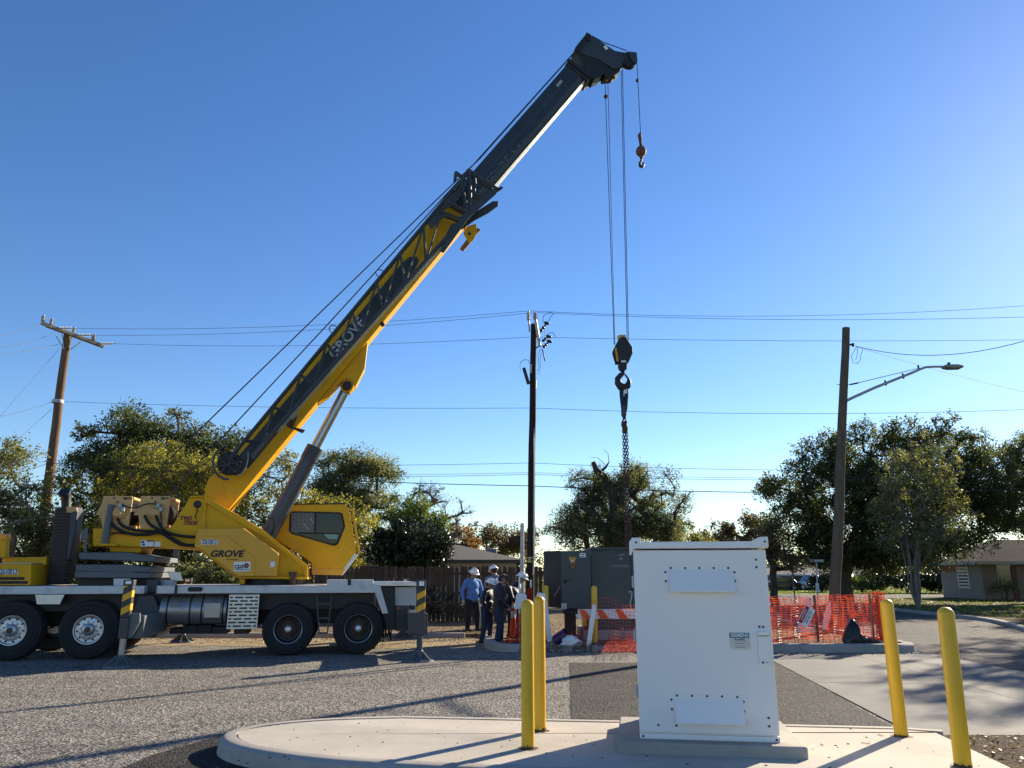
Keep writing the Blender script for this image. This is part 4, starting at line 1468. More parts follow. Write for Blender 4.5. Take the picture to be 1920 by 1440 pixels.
pr('window_glass', wg, OV - 0.018, OV - 0.0145, gm, wfm, 0)
pr('window_bar', [(590.5, 961), (593.5, 961), (592, 999), (589, 999)], OV - 0.024, OV - 0.0185, RUB, wfm, 0)
pr('window_bar', [(560, 998), (637, 999.5), (637, 1002), (560, 1000.5)], OV - 0.0235, OV - 0.0185, RUB, wfm, 0)
gmh = MB()
for k in range(17):
    x = 547 + k * 2.5
    gmh.bar(p3(x, 961, OV - 0.02), p3(x - 0.6, 998, OV - 0.02), 0.012)
for k in range(14):
    y = 963 + k * 2.6
    gmh.bar(p3(546, y, OV - 0.0205), p3(589, y + 0.3, OV - 0.0205), 0.012)
gmh.build('guard_mesh', mat('guard_grey', (0.16, 0.17, 0.17), 0.6), wfm)
pr('reflection_sheet', [(607, 1001), (634, 1001), (632, 1011), (616, 1011)], OV - 0.022, OV - 0.019, mat('green_reflection_sheet', (0.16, 0.28, 0.26), 0.3), wfm, 0)  # green reflection painted as a thin sheet in front of the glass
pr('seat_arm', [(580, 972), (583, 971), (590, 980), (588, 982)], OV - 0.0225, OV - 0.0192, GAL, wfm, 0)
pr('seat_arm', [(567, 981), (570, 980), (581, 993), (578, 994)], OV - 0.0225, OV - 0.0192, GAL, wfm, 0)
wsg = MB()
for dx in (3.5, 12.5):
    wsg.bar(p3(648 + dx, 951, OV + 0.03), p3(664 + dx * 0.75, 1036, OV + 0.03), 0.035, 0.05)
for k in range(9):
    y = 956 + k * 9.5
    x = 652 + (y - 951) * 0.185
    wsg.bar(p3(x, y, OV + 0.03), p3(x + 8, y + 1.5, OV + 0.03), 0.02)
wsg.build('windscreen_guard', YEL, ocab, bevel=0.004)
MB().box(*sorted((K(651, 950, OV)[0], K(656, 950, OV)[0])), OV + 0.03, OV + 0.2, K(651, 953, OV)[1], K(651, 946, OV)[1]).build('cab_lamp', BLK, ocab, bevel=0.01)
pr('front_sill', [(665, 1037.5), (671, 1040), (650, 1068), (641, 1079), (640, 1072)], OV - 0.005, 2.45, ALU, ocab, 0.006)
for k, (x, y) in enumerate(((562, 955), (587, 955.5), (612, 956), (651, 991), (644, 1007), (634, 1028), (647, 1034), (627, 1046), (656, 1013), (618, 1065))):
    u, w = K(x, y, OV)
    MB().lathe([(0.02, 0), (0.016, -0.008), (0, -0.009)], 10, (u, OV, w), 'y').build('rivet', TAN, ocab)

# ------------------------------------------------------------------ swing-away lattice jib stowed along the boom
JV0, JV1 = 0.46, 0.66
jt0, jt1 = Vector(K(428, 862, JV0)), Vector(K(868, 332, JV0))
jb0, jb1 = Vector(K(470, 856, JV0)), Vector(K(866, 412, JV0))
jd = (jt1 - jt0).normalized()
jn = Vector((-jd.y, jd.x))
c = lambda p, v: (p.x, v, p.y)
mb = MB()
JG = CGR
mb.tube([c(jt0, JV0), c(jt1, JV0)], 0.036, 10)
jib = mb.build('jib', JG, crane, smooth=40)
for a0, a1, v, r in ((jt0 + jn * 0.02, jt1, JV1, 0.034), (jb0, jb1, JV0, 0.044), (jb0, jb1, JV1, 0.036)):
    MB().tube([c(a0, v), c(a1, v)], r, 10).build('chord', JG, jib, smooth=40)
NB = 8
lerp = lambda a, b, t: a + (b - a) * t


def brace(p, q, r=0.022):
    MB().tube([p, q], r, 7).build('brace', JG, jib, smooth=40)


for k in range(NB):
    t0 = 0.06 + 0.86 * k / NB
    t1 = 0.06 + 0.86 * (k + 0.5) / NB
    t2 = 0.06 + 0.86 * (k + 1) / NB
    for v in (JV0, JV1):
        brace(c(lerp(jt0, jt1, t0), v), c(lerp(jb0, jb1, t1 - 0.055), v))
        brace(c(lerp(jb0, jb1, t1 - 0.055), v), c(lerp(jt0, jt1, t2), v))
    brace(c(lerp(jt0, jt1, t0), JV0), c(lerp(jt0, jt1, t0), JV1))
    brace(c(lerp(jt0, jt1, t0), JV0), c(lerp(jt0, jt1, t2), JV1), 0.018)
    brace(c(lerp(jb0, jb1, t1 - 0.055), JV0), c(lerp(jb0, jb1, t1 - 0.055), JV1))
    brace(c(lerp(jb0, jb1, t1 - 0.055), JV1), c(lerp(jb0, jb1, min(1, t2 + 0.01)), JV0), 0.018)
    for v, off in ((JV0, 0.055),):
        # stowed pendant running under the lower chord
        pass
pend = MB()
for off in (0.065, 0.10):
    a0, a1 = lerp(jb0, jb1, 0.1), lerp(jb0, jb1, 0.99)
    pend.tube([c(a0 - jn * off, JV0 + 0.02), c(a1 - jn * off, JV0 + 0.02)], 0.010, 6)
pend.build('pendant_bar', GAL, jib, smooth=40)
for k in range(12):
    q = lerp(jb0, jb1, 0.12 + 0.075 * k)
    MB().bar(c(q - jn * 0.05, JV0 + 0.02), c(q - jn * 0.11, JV0 + 0.02), 0.016).build('pendant_clip', GAL, jib)
# loops on the upper chord
for tt in (0.42, 0.62):
    q = lerp(jt0, jt1, tt)
    pts = [c(q + jd * (0.10 * math.cos(a)) + jn * (0.14 * math.sin(a) + 0.03), JV0) for a in [PI * i / 8 for i in range(9)]]
    MB().tube(pts, 0.012, 6).build('rope_loop', JG, jib, smooth=60)
# heavy root end: tapered fork plates and open portal frame
for v in (JV0 - 0.02, JV1):
    pr('fork_plate', [(824, 470), (866, 402), (878, 396), (918, 356), (934, 350), (934, 358), (930, 364), (880, 408), (868, 424), (832, 474)], v, v + 0.03, JG, jib, 0.004)
    pr('fork_pin', [(931, 353), (942, 349), (943, 353), (933, 360)], v + 0.002, v + 0.028, BLK, jib, 0)
pr('fork_plate', [(858, 426), (884, 402), (924, 377), (934, 377), (934, 386), (916, 399), (890, 413), (866, 430)], JV1 + 0.1, JV1 + 0.14, JG, jib, 0.004)
for a0, a1, r in (((868, 336), (878, 318), 0.04), ((878, 318), (932, 354), 0.045), ((880, 320), (883, 396), 0.04), ((866, 345), (878, 396), 0.03), ((846, 380), (880, 400), 0.045),
                  ((825, 395), (868, 412), 0.04), ((868, 340), (850, 378), 0.03), ((880, 355), (910, 372), 0.03), ((890, 326), (892, 352), 0.03), ((848, 358), (872, 330), 0.06)):
    MB().tube([p3(*a0, JV0), p3(*a1, JV0)], r, 8).build('portal_tube', JG, jib, smooth=40)
    MB().tube([p3(*a0, JV0) + Vector((0, 0.2, 0)), p3(*a1, JV0) + Vector((0, 0.2, 0))], r, 8).build('portal_tube', JG, jib, smooth=40)
pr('root_plate', [(800, 415), (842, 366), (872, 336), (878, 340), (852, 384), (826, 396), (836, 404), (808, 430)], JV0 + 0.02, JV0 + 0.05, JG, jib, 0.004)
pr('guide_arm', [(852, 322), (856, 320), (868, 329), (866, 333), (858, 329), (855, 340), (850, 339)], JV0, JV0 + 0.06, JG, jib, 0.004)
pr('gusset_plate', [(828, 470), (868, 414), (846, 420), (832, 448)], JV0 + 0.03, JV0 + 0.05, JG, jib, 0.002)
# tip end: sheave, guard plate
u, w = K(429, 868, JV0)
MB().lathe([(0.03, 0.05), (0.18, 0.05), (0.25, 0.03), (0.27, 0.05), (0.24, 0.10), (0.27, 0.15), (0.25, 0.17), (0.03, 0.16)], 36, (u, JV0, w), 'y').build('tip_sheave', BLK, jib, smooth=35)
MB().tube([p3(428 + 29 * math.cos(a), 868 - 31 * math.sin(a), JV0 - 0.02) for a in [R(95 + 20 * i) for i in range(10)]], 0.025, 8).build('tip_guard', JG, jib, smooth=60)
for a0, a1 in (((408, 855), (440, 884)), ((418, 848), (446, 872)), ((404, 876), (452, 866)), ((412, 888), (447, 846)), ((452, 858), (470, 838))):
    MB().tube([p3(*a0, JV0 - 0.02), p3(*a1, JV0 - 0.02)], 0.02, 7).build('brace', JG, jib, smooth=40)
pr('guard_plate', [(447, 864), (461, 846), (465, 850), (464, 870), (458, 884), (446, 892), (436, 890), (430, 880)], JV0 + 0.2, JV0 + 0.24, JG, jib, 0.006)
MB().tube([p3(*q, JV0 + 0.19) for q in ((465, 847), (465, 862), (461, 877), (452, 889), (440, 893))], 0.016, 6).build('guard_edge', GAL, jib, smooth=60)

# ------------------------------------------------------------------ hoist ropes and load lines
def rope(name, pts, r=0.014):
    return MB().tube(pts, r, 6).build(name, CABLE, crane, smooth=60)


ra = [(243, 933, 0.95), (851, 343, 1.05), (900, 297, 1.1), (1079, 96, 1.15)]
rope('hoist_rope', [p3(x, y, v) for x, y, v in ra], 0.016)
rbp = [(314, 931, 1.0), (622, 600, 1.15), (880, 317, 1.25), (1082, 92, 1.35)]
rope('hoist_rope', [p3(x, y, v) for x, y, v in rbp], 0.016)
rope('hoist_rope', [p3(1108, 66, 1.2), p3(1131, 79, 1.2), p3(1175, 95, 1.16)], 0.014)

# ================================================================== hook block, ball and slings hanging from the boom head
tipw = lambda x, y, v: KF.world(*((lambda q: (q[0], v, q[1]))(K(x, y, v))))
HY = tipw(1160, 130, 1.25).y


def hp(x, y, dy=0.0):
    return at(x, y, HY + dy)


def wtube(name, pts, r, m, parent=None, n=6):
    return MB().tube(pts, r, n).build(name, m, parent, smooth=60)


def local(o, mb_pts):
    return [p - o.location for p in mb_pts]


hb0 = hp(1166.5, 632)
hook = thing('hook_block', 'black hook block with large crane hook hanging from the boom head', 'hook block', hb0)
L = lambda x, y, dy=0.0: hp(x, y, dy) - hb0


def fl(pts, d0, d1):
    """outline in the picture plane at the hook's distance, given real thickness"""
    m = MB()
    q = [L(x, y) for x, y in pts]
    m.prism([(p.x, p.z) for p in q], d0, d1)
    return m


for d in (-0.17, 0.13):
    fl([(1150, 655), (1158, 640), (1165, 634), (1173, 636), (1184, 654), (1185, 664), (1178, 681), (1155, 681), (1149, 660)], d, d + 0.04).build('cheek_plate', BLK, hook, bevel=0.012)
q = L(1167, 657)
MB().lathe([(0.03, -0.11), (0.18, -0.11), (0.215, -0.10), (0.18, -0.05), (0.215, 0.0), (0.18, 0.05), (0.215, 0.10), (0.03, 0.11)], 32, tuple(q), 'y').build('sheave', CGR, hook, smooth=35)
fl([(1158, 630), (1172, 629), (1174, 640), (1160, 641)], -0.1, 0.1).build('block_cap', TAN, hook, bevel=0.01)
for d in (-0.185, 0.172):
    fl([(1151, 656), (1154, 655), (1158, 681), (1155, 681)], d, d + 0.012).build('edge_weight', YEL, hook)
fl([(1159, 680), (1176, 680), (1175, 692), (1170, 697), (1163, 696), (1159, 690)], -0.09, 0.09).build('swivel', BLK, hook, bevel=0.03)
fl([(1163, 679), (1172, 679), (1172, 682.5), (1163, 682.5)], -0.175, -0.171).build('placard', DECW, hook)
hk = [(1168, 694), (1168, 700), (1164, 703), (1158.5, 710), (1159, 718), (1164, 725), (1171, 727), (1177, 723), (1179.5, 715), (1178, 709)]
hr_ = [0.055, 0.06, 0.07, 0.085, 0.10, 0.115, 0.11, 0.09, 0.06, 0.03]
MB().tube([L(*p) for p in hk], hr_, 12).build('hook', BLK, hook, smooth=60)
MB().bar(L(1172, 702), L(1179, 712), 0.03, 0.05).build('latch', CGR, hook, bevel=0.005)
# load lines belong to the crane
for x0, y0, x1, y1, d in ((1134, 141, 1151.5, 646, -0.12), (1139.5, 141, 1153, 646, 0.12), (1164.5, 124, 1176, 640, -0.1), (1167, 124, 1178.5, 646, 0.12)):
    a, b = hp(x0, y0, d * 0.6), hp(x1, y1, d * 0.6)
    li = MB().tube([crane.matrix_basis.inverted() @ a, crane.matrix_basis.inverted() @ b], 0.0105, 6).build('load_line', CABLE, crane, smooth=60)
a, b = hp(1194, 112, -0.02), hp(1201, 250, -0.02)
MB().tube([crane.matrix_basis.inverted() @ a, crane.matrix_basis.inverted() @ b], 0.0105, 6).build('load_line', CABLE, crane, smooth=60)
q = hp(1195, 151)
o = MB().ell((0, 0, 0), (0.05, 0.05, 0.065)).build('limit_weight', RST, crane, smooth=60)
o.location = crane.matrix_basis.inverted() @ q
q = hp(1136, 181)
o = MB().ell((0, 0, 0), (0.07, 0.06, 0.06)).build('limit_weight', RST, crane, smooth=60)
o.location = crane.matrix_basis.inverted() @ q

hb0 = hp(1201, 250)
ball = thing('headache_ball', 'rusty round weight ball with a small hook on the single line', 'ball hook', hb0)
MB().tube([L(1201, 249), L(1199, 254), L(1200.5, 262), L(1201.5, 272)], [0.03, 0.055, 0.05, 0.04], 10).build('socket', RST, ball, smooth=60)
q = L(1202, 284.5)
MB().lathe([(0.03, 0.20), (0.07, 0.17), (0.12, 0.12), (0.15, 0.04), (0.152, 0.0), (0.14, -0.06), (0.09, -0.13), (0.05, -0.16), (0.045, -0.22), (0.0, -0.22)], 28, tuple(q)).build('weight', mat('ball_rust', (0.13, 0.055, 0.025), 0.7, var=0.4, vs=8, bump=0.2), ball, smooth=50)
MB().tube([L(1203, 298), L(1202, 302), L(1199.5, 306), L(1200.5, 312), L(1204.5, 313), L(1207, 309), L(1205, 303.5)], [0.035, 0.035, 0.04, 0.045, 0.045, 0.035, 0.02], 10).build('hook', BLK, ball, smooth=60)

# textile sling and the four-leg chain
hb0 = hp(1170, 728)
sl = thing('sling', 'dark blue textile sling looped over the crane hook', 'sling', hb0)
SLM = mat('sling_blue', (0.015, 0.03, 0.06), 0.85, var=0.3, vs=20)
MB().tube([L(1165, 720), L(1165.5, 740), L(1168, 765), L(1170, 786)], [0.05, 0.06, 0.055, 0.03], 8).build('strap', SLM, sl, smooth=60)
MB().tube([L(1174, 720), L(1174.5, 740), L(1173, 765), L(1171, 786)], [0.05, 0.06, 0.055, 0.03], 8).build('strap', SLM, sl, smooth=60)
fl([(1164.5, 760), (1174, 760), (1174, 776), (1168, 784), (1165, 778)], -0.06, 0.06).build('wear_sleeve', CGR, sl, bevel=0.02)
fl([(1169, 729), (1175, 729), (1175, 739), (1169, 739)], -0.075, -0.07).build('care_tag', DECW, sl)

hb0 = hp(1171, 786)
ch = thing('chain_sling', 'rust brown multi leg lifting chain hanging from the blue sling', 'chain', hb0)
CHM = mat('chain_steel', (0.075, 0.045, 0.035), 0.55, 0.4, var=0.3, vs=10)
MB().tube([L(1171 + 3.5 * math.sin(a), 791 - 6 * math.cos(a)) for a in [2 * PI * i / 14 for i in range(15)]], 0.022, 8).build('master_link', CHM, ch, smooth=60)


def chain(p0, p1, parent, pitch=0.085, r=0.011):
    d = p1 - p0
    n = int(d.length / pitch)
    d.normalize()
    s0 = d.cross(Vector((0, 1, 0))).normalized()
    t0 = d.cross(s0).normalized()
    m = MB()
    for i in range(n):
        c = p0 + d * (pitch * (i + 0.5))
        ax_ = s0 if i % 2 else t0
        pts = []
        for k in range(11):
            a = 2 * PI * k / 10
            pts.append(c + d * (math.cos(a) * (pitch * 0.5 + r * 1.2)) + ax_ * (math.sin(a) * 0.030))
        m.tube(pts, r, 5, cap=False)
    return m.build('chain_leg', CHM, parent, smooth=60)


for k, (x0, x1, d0, d1) in enumerate(((1168.5, 1174, -0.05, -0.35), (1170, 1176, 0.03, 0.25), (1173.5, 1181, -0.04, -0.3), (1175, 1184, 0.04, 0.3))):
    chain(L(x0, 800 + (k % 2) * 6, d0), L(x1, 1030, d1), ch)
for k in range(4):
    MB().ell(tuple(L(1168 + k * 2, 796 + (k % 2) * 8, (-1) ** k * 0.05)), (0.05, 0.045, 0.11), 10, 6).build('shortening_hook', RST, ch, smooth=60)

# ================================================================== transformer and switchgear behind the cabinet
def px_box(name, x0, x1, y0, y1, Y, depth, m, parent, bevel=0.01, org=None):
    a, b = at(x0, y1, Y), at(x1, y0, Y)
    o = org if org is not None else Vector((0, 0, 0))
    return MB().box(a.x - o.x, b.x - o.x, Y - o.y, Y + depth - o.y, a.z - o.z, b.z - o.z).build(name, m, parent, bevel=bevel)


GY = 20.6
g1 = at(1108, 1182, GY)
tr = thing('pad_transformer', 'large grey green pad mounted transformer partly behind the white cabinet', 'transformer', (g1.x, GY, 0.10))
OT = Vector((g1.x, GY, 0.10))
px_box('tank', 1109, 1262, 1031, 1183, GY, 1.5, GRN, tr, org=OT)
px_box('lid', 1106.5, 1265, 1026.5, 1031, GY - 0.06, 1.62, GRN, tr, org=OT)
px_box('door', 1111, 1183, 1036, 1178, GY - 0.025, 0.024, GRN, tr, 0.006, OT)
px_box('door', 1186, 1259, 1036, 1178, GY - 0.025, 0.024, GRN, tr, 0.006, OT)
SCR = mat('chalk_mark', (0.35, 0.37, 0.38), 0.8)
q = at(1163, 1061.5, GY - 0.03) - OT
lettering('CHOMA873', 0.10, SCR, tr, tuple(q), FR, bold=-0.002, depth=0.0005)
mb = MB()
for x0, y0, x1, y1 in ((1160, 1041, 1171, 1039), (1162, 1045, 1165, 1045), (1161, 1048.5, 1168, 1047.5)):
    mb.bar(at(x0, y0, GY - 0.028) - OT, at(x1, y1, GY - 0.028) - OT, 0.004, 0.015)
mb.build('scratch_mark_stitch', SCR, tr)
hk_ = MB().tube([at(x, y, GY - 0.10) - OT for x, y in ((1180, 1112), (1179, 1110), (1181, 1108.5), (1184.5, 1109.5), (1184, 1120), (1181, 1132), (1183.5, 1141))], 0.022, 8)
hk_.build('lifting_bail', GAL, tr, smooth=60)
bs_ = MB()
a, b = at(1094, 1204, GY - 0.25), at(1275, 1182, GY - 0.25)
cb_ = MB().box(a.x, b.x, GY - 0.3, GY + 1.7, 0.05, b.z).build('transformer_base', CONO, kind='structure', bevel=0.02)

g1 = at(1052, 1143, GY - 0.35)
sg_ = thing('switchgear', 'grey switchgear cabinet with dark open door and orange number label', 'switchgear', (g1.x, GY - 0.35, 0.10))
OS = Vector((g1.x, GY - 0.35, 0.10))
SY = GY - 0.35
px_box('housing', 1053, 1107, 1033, 1142, SY, 1.3, GRN, sg_, 0.008, OS)
px_box('front_door', 1054.5, 1106.5, 1035, 1141, SY - 0.03, 0.028, GRN, sg_, 0.008, OS)
DRK = mat('dark_interior', (0.022, 0.027, 0.032), 0.6)
# opened side door, swung towards the left
a, b = at(1052.5, 1140, SY + 0.1), at(1019, 1034, SY + 0.9)
m = MB()
m.add([Vector((a.x, SY + 0.1, a.z)) - OS, Vector((b.x, SY + 0.75, a.z)) - OS, Vector((b.x, SY + 0.75, b.z)) - OS, Vector((a.x, SY + 0.1, b.z)) - OS,
       Vector((a.x, SY + 0.14, a.z)) - OS, Vector((b.x, SY + 0.79, a.z)) - OS, Vector((b.x, SY + 0.79, b.z)) - OS, Vector((a.x, SY + 0.14, b.z)) - OS],
      [(0, 1, 2, 3), (4, 5, 6, 7), (0, 1, 5, 4), (1, 2, 6, 5), (2, 3, 7, 6), (3, 0, 4, 7)])
sd = m.build('open_door', DRK, sg_, bevel=0.006)
MB().bar(at(1039, 1118, SY + 0.2) - OS, at(1050, 1101, SY + 0.08) - OS, 0.015).build('door_stay', GAL, sg_)
px_box('white_sticker', 1087, 1098, 1037, 1045, SY - 0.034, 0.003, DECW, sg_, 0, OS)
mb = MB()
for y in (1039, 1042.5):
    a, b = at(1088.5, y + 1.4, SY - 0.037), at(1096, y, SY - 0.037)
    mb.box(a.x - OS.x, b.x - OS.x, SY - 0.036 - OS.y, SY - 0.0345 - OS.y, a.z - OS.z, b.z - OS.z)
mb.build('sticker_print', DECK, sg_)
ORL = mat('label_orange', (0.55, 0.24, 0.03), 0.6)
px_box('orange_label', 1067, 1080, 1044.5, 1050, SY - 0.034, 0.003, ORL, sg_, 0, OS)
px_box('orange_label', 1070, 1077.5, 1050, 1054.5, SY - 0.034, 0.003, ORL, sg_, 0, OS)
for txt, y, mm in (('KY', 1052.2, DECW), ('7175', 1057.8, ORL), ('750', 1063.8, ORL)):
    q = at(1073.5, y, SY - 0.036) - OS
    lettering(txt, 0.095, mm, sg_, tuple(q), FR, bold=0.001, depth=0.0006, width=0.85)
px_box('number_backing', 1066.5, 1080.5, 1054.7, 1067, SY - 0.0325, 0.002, DECK, sg_, 0, OS)
mb = MB()
mb.bar(at(1057, 1090, SY - 0.07) - OS, at(1071, 1087, SY - 0.07) - OS, 0.03)
mb.bar(at(1060, 1089, SY - 0.03) - OS, at(1060, 1091, SY - 0.09) - OS, 0.05)
mb.build('door_handle', BLK, sg_)
px_box('corner_vent', 1052.5, 1062.5, 1131, 1142.5, SY - 0.05, 0.02, GAL, sg_, 0.003, OS)
px_box('pedestal', 1058, 1112, 1142, 1152, SY + 0.15, 1.0, BLK, sg_, 0, OS)
px_box('pedestal_leg', 1061, 1080, 1152, 1196, SY + 0.2, 0.5, mat('oxide_red', (0.06, 0.022, 0.016), 0.8), sg_, 0.02, OS)
px_box('pedestal_leg', 1098, 1112, 1152, 1194, SY + 0.5, 0.5, BLK, sg_, 0.02, OS)

# ================================================================== striped barricade in front of the transformer
BRY = 19.0
OR = mat('safety_orange', (0.85, 0.10, 0.008), 0.45, var=0.08)
RW = mat('barricade_white', (0.78, 0.76, 0.75), 0.5, var=0.06, dirt=0.2, dcol=(0.4, 0.36, 0.32))
g1 = at(1085, 1161, BRY)
bar_ = thing('barricade', 'orange and white diagonally striped barricade board with a yellow warning lamp', 'barricade', (g1.x, BRY, 0.1))
OB = Vector((g1.x, BRY, 0.1))
px_box('board', 1084, 1200, 1142, 1160.5, BRY, 0.03, RW, bar_, 0.004, OB)
zt, zb = at(1084, 1142.6, BRY).z - OB.z, at(1084, 1160, BRY).z - OB.z
for x in (1085, 1118, 1154, 1190):
    pts = []
    for xx, z in ((x, zt), (x + 11, zt), (x + 24, zb), (x + 7, zb)):
        pts.append((at(xx, 1150, BRY).x - OB.x, z))
    MB().prism(pts, -0.005, -0.001).build('stripe', OR, bar_)
px_box('warning_lamp', 1091.5, 1100, 1160.5, 1174, BRY - 0.05, 0.1, mat('lamp_amber', (0.65, 0.33, 0.01), 0.3), bar_, 0.012, OB)
for x in (1106, 1195):
    MB().bar(at(x, 1161, BRY + 0.05) - OB, Vector((at(x, 1161, BRY).x, BRY + 0.3, 0.1)) - OB, 0.05).build('leg', RW, bar_)

# white plastic stands of the barriers
def leg_piece(name, label, pts, Y, dep, m, group=None, lean=0.0):
    q = [at(x, y, Y) for x, y in pts]
    o = Vector((q[0].x, Y, min(p.z for p in q)))
    ob = MB().prism([(p.x - o.x, p.z - o.z) for p in q], 0, dep).build(name, m, bevel=0.012)
    ob.location = o
    tag(ob, label, 'barrier', group)
    return ob


leg_piece('plastic_barrier', 'slim white plastic barrier leg leaning in front of the striped board', [(1112, 1132), (1118, 1136), (1117, 1150), (1105, 1231), (1096, 1231), (1101, 1200), (1109, 1145)], 18.6, 0.10, RW)
leg_piece('plastic_barrier', 'white plastic barrier frame standing just beyond the cone', [(968, 1115), (971, 1113), (985, 1113), (988, 1118), (989, 1140), (972, 1142), (964, 1142)], 19.4, 0.12, RW)
leg_piece('plastic_barrier', 'white plastic barrier leg behind the overlapping front bollards', [(1008, 1111), (1021, 1112), (1024, 1118), (1030, 1160), (1036, 1203), (1026, 1205), (1022, 1170), (1010, 1130), (1005, 1120)], 19.2, 0.12, RW)

# traffic cone
cy = 20.9
g1 = at(962, 1186, cy)
cone = thing('traffic_cone', 'orange traffic cone with two white bands beside the jacket wearing worker', 'cone', (g1.x, cy, 0.10))
H = at(960, 1125, cy).z - 0.1
cp_ = lambda f: 0.022 + 0.085 * (1 - f)
MB().lathe([(cp_(0), 0.03), (cp_(1), H), (0.0, H)], 24).build('cone_body', OR, cone, smooth=40)
for f0, f1 in ((0.52, 0.70), (0.78, 0.90)):
    MB().lathe([(cp_(f0) + 0.003, 0.03 + (H - 0.03) * f0), (cp_(f1) + 0.003, 0.03 + (H - 0.03) * f1)], 24).build('band', RW, cone, smooth=40)
MB().box(-0.14, 0.14, -0.14, 0.14, 0, 0.035).build('foot', OR, cone, bevel=0.01)

# bucket, crumpled bag, tarp
g1 = at(1043, 1212, 18.9)
bk = MB().lathe([(0.0, 0.0), (0.135, 0.0), (0.165, 0.30), (0.172, 0.30), (0.172, 0.32), (0.155, 0.32), (0.13, 0.02), (0.0, 0.02)], 28).build('bucket', mat('bucket_purple', (0.045, 0.012, 0.08), 0.4), smooth=35)
bk.location = (at(1041, 1200, 19.1).x, 19.1, 0.17)
bk.rotation_euler = (R(12), R(62), 0)
tag(bk, 'dark purple plastic bucket lying on its side by the dirt', 'bucket')


def crumple(name, label, cat, x, Y, z, sx, sy, sz, m, seed, sub=4, amp=0.35):
    bm = bmesh.new()
    bmesh.ops.create_icosphere(bm, subdivisions=sub, radius=1.0)
    from mathutils import noise
    for v in bm.verts:
        n_ = noise.noise(v.co * 2.2 + Vector((seed, 0, 0))) + 0.5 * noise.noise(v.co * 5.5 + Vector((0, seed, 0)))
        v.co *= 1 + amp * n_
        v.co = Vector((v.co.x * sx, v.co.y * sy, max(-0.25, v.co.z) * sz))
    me = bpy.data.meshes.new(name)
    bm.to_mesh(me)
    bm.free()
    me.materials.append(m)
    o = bpy.data.objects.new(name, me)
    COL.objects.link(o)
    o.location = (at(x, 1200, Y).x, Y, z)
    return tag(o, label, cat)


crumple('plastic_bag', 'crumpled white plastic sheet lying on the rubble under the net', 'bag', 1070, 18.75, 0.14, 0.22, 0.18, 0.17, RW, 3.1)

# rubble where the kerb is broken
rr = random.Random(11)
rk = [mat('rubble_grey', (0.23, 0.205, 0.175), 0.9, var=0.3, bump=0.4), mat('rubble_brown', (0.16, 0.12, 0.09), 0.95, var=0.3, bump=0.4)]
mb = MB()
for k in range(260):
    x = rr.uniform(0.2, 3.1)
    y = 18.15 + rr.random() ** 1.5 * 1.1
    s = rr.uniform(0.015, 0.05) if k > 24 else rr.uniform(0.06, 0.14)
    m = MB().ell((0, 0, 0), (s, s * rr.uniform(0.6, 1), s * rr.uniform(0.4, 0.8)), 6, 4)
    m.v = [(a * rr.uniform(0.75, 1.2), b * rr.uniform(0.75, 1.2), c * rr.uniform(0.75, 1.2)) for a, b, c in m.v]
    m.xf(Matrix.Translation((x, y, (0.09 if y > 18.5 else 0.02) + s * 0.2)) @ Euler((rr.random() * 3, rr.random() * 3, rr.random() * 6)).to_matrix().to_4x4())
    mb.add(m.v, m.f)
for k in range(400):
    x, y = rr.uniform(5.4, 9.6), 17.92 - abs(rr.gauss(0, 0.16))
    s = rr.uniform(0.008, 0.022)
    m = MB().ell((x, y, 0.02), (s, s, s * 0.7), 5, 3)
    mb.add(m.v, m.f)
rb_ = mb.build('rubble', rk[0], kind='stuff')
tag(rb_, 'broken concrete rubble and pebbles where the kerb is torn up', 'rubble')
mb = MB()
for k in range(130):
    x, y = rr.uniform(-2.6, 4.3), rr.uniform(6.6, 9.0)
    s = rr.uniform(0.003, 0.009)
    m = MB().ell((x, y, 0.152), (s * rr.uniform(1, 2), s, s * 0.6), 5, 3)
    mb.add(m.v, m.f)
for k in range(6):
    x, y = rr.uniform(2.3, 4.0), rr.uniform(7.2, 8.4)
    a = rr.random() * 6
    mb.bar((x, y, 0.155), (x + 0.08 * math.cos(a), y + 0.08 * math.sin(a), 0.157), 0.004)
o = mb.build('twig_litter', MULCH, kind='stuff')
tag(o, 'tiny dark twigs and crumbs scattered on the pale slab', 'litter')
# leaf litter on mulch, verge and lawn edge
N = 9000
rg = np.random.default_rng(5)
P = np.zeros((N, 3))
n1 = 1500
P[:n1, 0] = rg.uniform(4.4, 9, n1)
P[:n1, 1] = rg.uniform(5.5, 8.7, n1)
P[:n1, 2] = 0.085
n2_ = 5500
P[n1:n1 + n2_, 0] = rg.uniform(-12, 9, n2_)
P[n1:n1 + n2_, 1] = 22.5 + rg.random(n2_) ** 1.3 * 5.5
P[n1:n1 + n2_, 2] = 0.115
n3 = N - n1 - n2_
P[n1 + n2_:, 0] = rg.uniform(-12, -0.8, n3)
P[n1 + n2_:, 1] = 22.1 - np.abs(rg.normal(0, 1.0, n3))
P[n1 + n2_:, 2] = 0.02


def leaf_quads(P, size, rg, flat=0.0, jitter=0.4):
    n = len(P)
    d = rg.normal(size=(n, 3))
    if flat:
        d[:, 2] *= (1 - flat)
    d /= np.linalg.norm(d, axis=1)[:, None] + 1e-9
    e = rg.normal(size=(n, 3))
    if flat:
        e[:, 2] *= (1 - flat)
    e -= (e * d).sum(1)[:, None] * d
    e /= np.linalg.norm(e, axis=1)[:, None] + 1e-9
    s = size * (1 + jitter * rg.uniform(-1, 1, n))[:, None]
    co = np.empty((n, 4, 3))
    co[:, 0] = P - d * s
    co[:, 1] = P + e * s * 0.5
    co[:, 2] = P + d * s
    co[:, 3] = P - e * s * 0.5
    return co.reshape(-1, 3), np.arange(n * 4).reshape(-1, 4)


